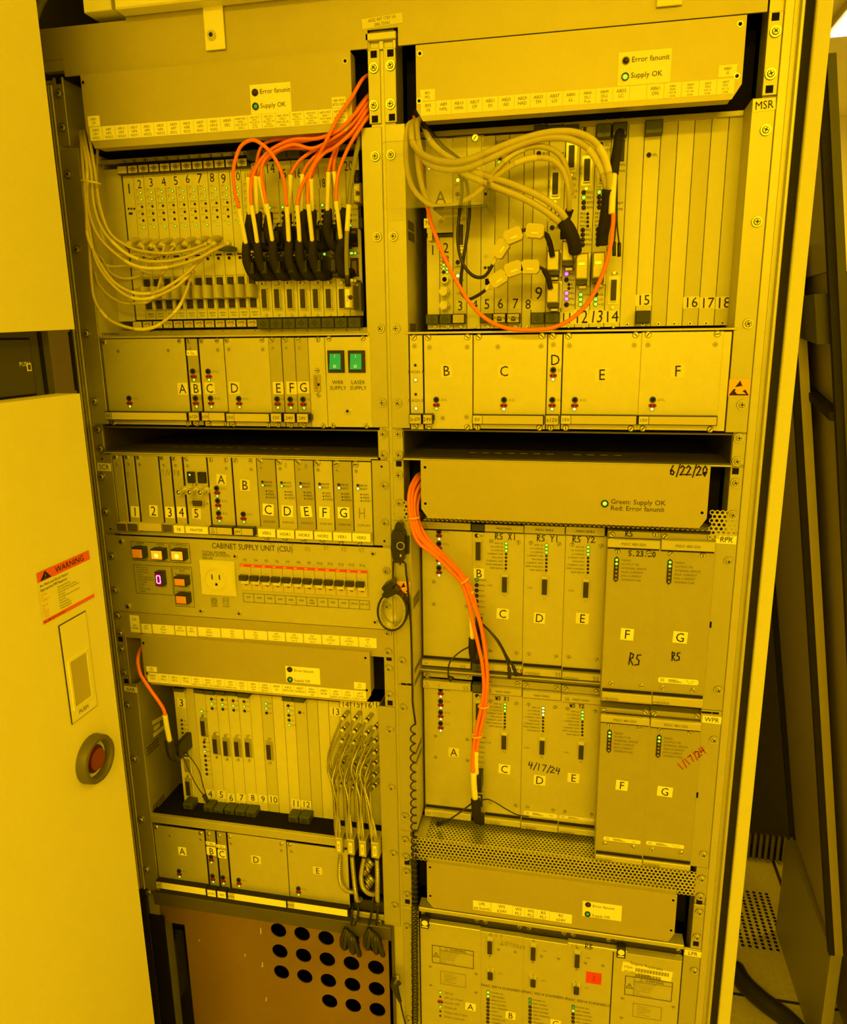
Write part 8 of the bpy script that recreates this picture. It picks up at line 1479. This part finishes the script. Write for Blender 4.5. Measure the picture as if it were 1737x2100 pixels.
def facet(m, y0, y1, z0, z1, x0, x1, th=.04):
    return MB(m).add([(x0, y0, z0), (x1, y1, z0), (x1, y1, z1), (x0, y0, z1), (x0-th, y0, z0), (x1-th, y1, z0), (x1-th, y1, z1), (x0-th, y0, z1)], [(0, 1, 2, 3), (7, 6, 5, 4), (4, 5, 1, 0), (1, 5, 6, 2), (3, 2, 6, 7), (0, 3, 7, 4)])
obj('unseen_dark_box', MB('dark_frame').box(XL-.40, XL-.072, yc1-.36, yr_-.003, .05, ztd-.01), t)  # added dark box, out of view, darkens what the left rail mirrors
obj('door_leaf', facet('door', yc1, yr_, .05, ztd, XL, XL), t); obj('door_leaf', facet('door', yc1-.36, yc1, .05, ztd, XL-.006, XL), t)
xs_ = XL+.0006
def dq(c, P_, m, name, par, dx=0.): return obj(name, MB(m).add([Vector((xs_+dx, q.y, q.z)) for q in [ptx(c, u, v, xs_+dx) for u, v in P_]], [tuple(range(len(P_)))]), par)
# warning sticker, laid out on the door from its own corners
w0 = ptx('E', 203, 1532, xs_); w1 = ptx('E', 508, 1410, xs_); w2 = ptx('E', 505, 1357, xs_); w3 = ptx('E', 213, 1466, xs_)
yL, yR = (w0.y+w3.y)/2, (w1.y+w2.y)/2; zT_, zB_ = (w2.z+w3.z)/2, (w0.z+w1.z)/2; zbar0 = ptx('E', 230, 1780, xs_).z; zbar1 = ptx('E', 230, 1757, xs_).z
st_ = obj('warning_sticker', MB('door').add([(xs_, yL, zbar0), (xs_, yR, zbar0), (xs_, yR, zT_), (xs_, yL, zT_)], [(0, 1, 2, 3)]), t); b = MB('warn').add([(xs_+.0003, yL, zB_), (xs_+.0003, yR, zB_), (xs_+.0003, yR, zT_), (xs_+.0003, yL, zT_)], [(0, 1, 2, 3)]).add([(xs_+.0003, yL, zbar0), (xs_+.0003, yR, zbar0), (xs_+.0003, yR, zbar1), (xs_+.0003, yL, zbar1)], [(0, 1, 2, 3)]); obj('orange_bands', b, st_)
fr = lambda yy, zz: (Vector((xs_+.0006, yy, zz)), Vector((0, 1, 0)), Vector((0, 0, 1))); b = MB('ink'); H_ = zT_-zB_; W_ = yR-yL
b.text('WARNING', 0, 0, 0, H_*.58, 'c', 0, 1.05, 0, fr(yL+W_*.60, (zT_+zB_)/2)); b.add([(xs_+.0006, yL+W_*.04, zB_+H_*.08), (xs_+.0006, yL+W_*.24, zB_+H_*.08), (xs_+.0006, yL+W_*.14, zB_+H_*.92)], [(0, 1, 2)])
b.use('warn').text('!', 0, 0, 0, H_*.48, 'c', 0, 1, 0, (Vector((xs_+.0008, yL+W_*.14, zB_+H_*.36)), Vector((0, 1, 0)), Vector((0, 0, 1)))).use('ink')
bz = zB_; LH = (zB_-zbar1); rows = [('Arc Flash and Shock Hazard', .068), ('Appropriate PPE Required', .068)]
for k, (s, h_) in enumerate(rows): b.text(s, 0, 0, 0, LH*h_, 'l', 0, .95, 0, fr(yL+W_*.02, bz-LH*(.10+.115*k)))
for k, (l_, s) in enumerate((('36 inches', 'Flash Hazard Boundary'), ('0.1', 'cal/cm^2 Flash Hazard at 18 inches'), ('Category 0', 'Cotton Underwear + FR Shirt & Pant +'), ('', 'FR Coverall'), ('480 VAC', 'Shock Hazard when cover is removed'), ('00', 'Glove Class'), ('42 inches', 'Limited Approach'), ('12 inches', 'Restricted Approach'), ('1 inches', 'Prohibited Approach'))):
    zz = bz-LH*(.335+.073*k); b.use('warn')
    if l_: b.text(l_, 0, 0, 0, LH*.042, 'l', 0, .95, 0, fr(yL+W_*.02, zz))
    b.use('ink').text(s, 0, 0, 0, LH*.040, 'l', 0, .9, 0, fr(yL+W_*.32, zz))
b.text('Bus: ABEL AB  Prot: PD-UCCD', 0, 0, 0, (zbar1-zbar0)*.45, 'l', 0, .9, 0, fr(yL+W_*.02, (zbar1+zbar0)/2)); obj('lettering', b, st_)
# recessed handle plate
def corner(c, P_): L = [ptx(c, u, v, xs_) for u, v in P_]; return min((L[0].y+L[3].y)/2, 9), (L[1].y+L[2].y)/2, (L[2].z+L[3].z)/2, (L[0].z+L[1].z)/2
y0_, y1_, z0_, z1_ = corner('P', [(119.5, 1284), (174, 1255), (199, 1446), (148.5, 1483)]); hp = obj('handle_plate', MB('door').add([(xs_+.001, y0_, z0_), (xs_+.001, y1_, z0_), (xs_+.001, y1_, z1_), (xs_+.001, y0_, z1_)], [(0, 1, 2, 3)]), t)
e_ = .0012; b = MB('gap').add([(xs_+.0004, y0_-e_, z0_-e_), (xs_+.0004, y1_+e_, z0_-e_), (xs_+.0004, y1_+e_, z1_+e_), (xs_+.0004, y0_-e_, z1_+e_)], [(0, 1, 2, 3)]); obj('gap', b, hp)
y2_, y3_, z2_, z3_ = corner('F', [(370, 153), (458, 98), (488, 330), (403, 393)]); b = MB('recess'); d_ = .004
b.add([(xs_+.0014, y2_, z2_), (xs_+.0014, y3_, z2_), (xs_+.0014, y3_, z3_), (xs_+.0014, y2_, z3_)], [(0, 1, 2, 3)]); b.use('door')
for (ya, yb__, za, zb__) in ((y2_-d_, y2_, z2_-d_, z3_+d_), (y3_, y3_+d_, z2_-d_, z3_+d_), (y2_, y3_, z2_-d_, z2_), (y2_, y3_, z3_, z3_+d_)): b.box(xs_+.001, xs_+.0022, ya, yb__, za, zb__)
obj('grip_recess', b, hp); a = ptx('F', 447, 403, xs_); obj('lettering', MB('ink_grey').text('PUSH', 0, 0, 0, .006, 'c', 0, 1, 0, (Vector((xs_+.0014, a.y, a.z)), Vector((0, 1, 0)), Vector((0, 0, 1)))), hp)
# guarded stop button
c_ = ptx('F', 516, 672, XL+.007); R1, R2 = .047, .036; n = 40; b = MB('ring')
prof = [(XL, R1+.001), (XL+.012, R1), (XL+.015, R1-.0025), (XL+.015, R2+.0015), (XL+.012, R2), (XL, R2-.001)]; vs = []
rz = abs(ptx('F', 500, 540, XL+.02).z-ptx('F', 500, 805, XL+.02).z)/2; kz = rz/R1
for xx, rr in prof: vs += [(xx, c_.y+rr*math.cos(2*math.pi*k/n)*kz, c_.z+rr*math.sin(2*math.pi*k/n)*kz) for k in range(n)]
b.add(vs, [(j*n+k, j*n+(k+1) % n, (j+1)*n+(k+1) % n, (j+1)*n+k) for j in range(5) for k in range(n)], True); sb_ = obj('stop_button', b, t, label='red stop button inside a grey guard ring')
def discx(m, r0, r1, x0_, x1_): q = MB(m); P_ = lambda xx, rr: [(xx, c_.y+rr*math.cos(2*math.pi*k/n), c_.z+rr*math.sin(2*math.pi*k/n)) for k in range(n)]; q.add(P_(x1_, r1)+P_(x0_, r0), [(k+n, (k+1) % n+n, (k+1) % n, k) for k in range(n)], True); q.add(P_(x1_, r1), [tuple(range(n))]); return q
obj('yellow_disc', discx('door', R2*kz, R2*kz, XL, XL+.003), sb_); obj('button_stem', discx('black', .027*kz, .027*kz, XL+.003, XL+.006), sb_); obj('button_head', discx('estop', .023*kz, .021*kz, XL+.006, XL+.011), sb_)

# ================================================================== covers leaning in the aisle at the right
def slab(name, label, NB, FB, NT, FT, th, m, gas=None, cat='panel'):
    NB, FB, NT, FT = map(Vector, (NB, FB, NT, FT)); nrm = (FB-NB).cross(NT-NB).normalized()*th
    t = thing(name, label, cat, (NB+FB)/2); v = [NB, FB, FT, NT]; obj('sheet', MB(m).add(v+[q+nrm for q in v], [(0, 1, 2, 3), (7, 6, 5, 4), (4, 5, 1, 0), (5, 6, 2, 1), (6, 7, 3, 2), (7, 4, 0, 3)]), t)
    if gas:
        for A_, B_ in ((NB, NT), (FB, FT)):
            n2 = (FB-NB).normalized()*gas*(1 if A_ is NB else -1); s_ = -nrm.normalized()*.012
            obj('edge_seal', MB('black_matt').add([A_+s_, B_+s_, B_+n2+s_, A_+n2+s_, A_, B_, B_+n2, A_+n2], [(0, 1, 2, 3), (0, 4, 5, 1), (3, 2, 6, 7), (0, 3, 7, 4), (1, 5, 6, 2)]), t)
    return t
slab('leaning_cover', 'brown machine cover leaning in the aisle, farther of the two', (.850, .45, .289), (.866, .85, .30), (.625, .45, 1.75), (.635, .85, 1.75), .016, 'fan_cover', .014)
obj('plinth', MB('panel_dark').box(.845, .868, .46, .84, 0, .288), bpy.data.objects['leaning_cover'])
t = slab('leaning_cover', 'nearer machine cover leaning at the right edge of the view, hardware on its inner face', (.920, .30, .0), (.945, .85, .0), (.612, .30, 2.01), (.637, .85, 2.01), .011, 'fan_cover', .014)
obj('edge_cap', MB('dark_frame').add([Vector(q)+Vector((dx, dy, 0)) for q in ((.920, .30, .0), (.612, .30, 2.01)) for dx, dy in ((-.001, -.006), (.012, -.006), (.012, .004), (-.001, .004))], [(1, 0, 4, 5), (2, 1, 5, 6), (3, 2, 6, 7), (0, 3, 7, 4), (4, 7, 6, 5)]), t)
def on_cover(s_, z, d): f_ = z/2.01; return Vector((.920+.025*s_-.308*f_-d, .30+.55*s_, z))
def cover_box(n_, m, s0, s1, z0, z1, z2, z3, d): P_ = [on_cover(s0, z0, d), on_cover(s1, z1, d), on_cover(s1, z3, d), on_cover(s0, z2, d)]; Q_ = [q+Vector((d, 0, 0)) for q in P_]; obj(n_, MB(m).add(P_+Q_, [(1, 0, 3, 2), (4, 5, 6, 7), (0, 1, 5, 4), (1, 2, 6, 5), (2, 3, 7, 6), (3, 0, 4, 7)]), t)
cover_box('lock_box', 'dark_frame', .04, .42, 1.585, 1.60, 1.665, 1.665, .03); cover_box('stiffener', 'black_matt', .02, .5, 1.46, 1.50, 1.475, 1.515, .02); cover_box('upper_flap', 'panel_dark', .05, .9, 1.70, 1.70, 1.98, 1.98, .008)
t = thing('dark_cabinet', 'black cabinet end closing the aisle behind the rack', 'cabinet', (.85, 1.3, 0)); obj('body', MB('black_matt').box(.56, 1.20, 1.12, 1.6, .06, 1.75), t); b = MB('inner')
zr0_, zr1_ = pt('P', 1600, 1768, 1.11).z, pt('P', 1600, 1718, 1.11).z
for k in range(24): b.box(.70+.017*k, .709+.017*k, 1.11, 1.12, zr0_, zr1_)
o = obj('vent_ribs', b, t); o['kind'] = 'stuff'; obj('plinth', MB('void').box(.58, 1.18, 1.14, 1.6, 0, .06), t)
hp_ = spline([ptz('D', 215, 1760, .03), ptz('D', 270, 1850, .035), ptz('D', 380, 1955, .035), ptz('D', 520, 2060, .035), ptz('D', 640, 2180, .035)], 8)
tag(obj('floor_hose', MB('black').tube(hp_, .022, 10)), 'thick black hose lying on the aisle floor at the bottom right', 'hose')
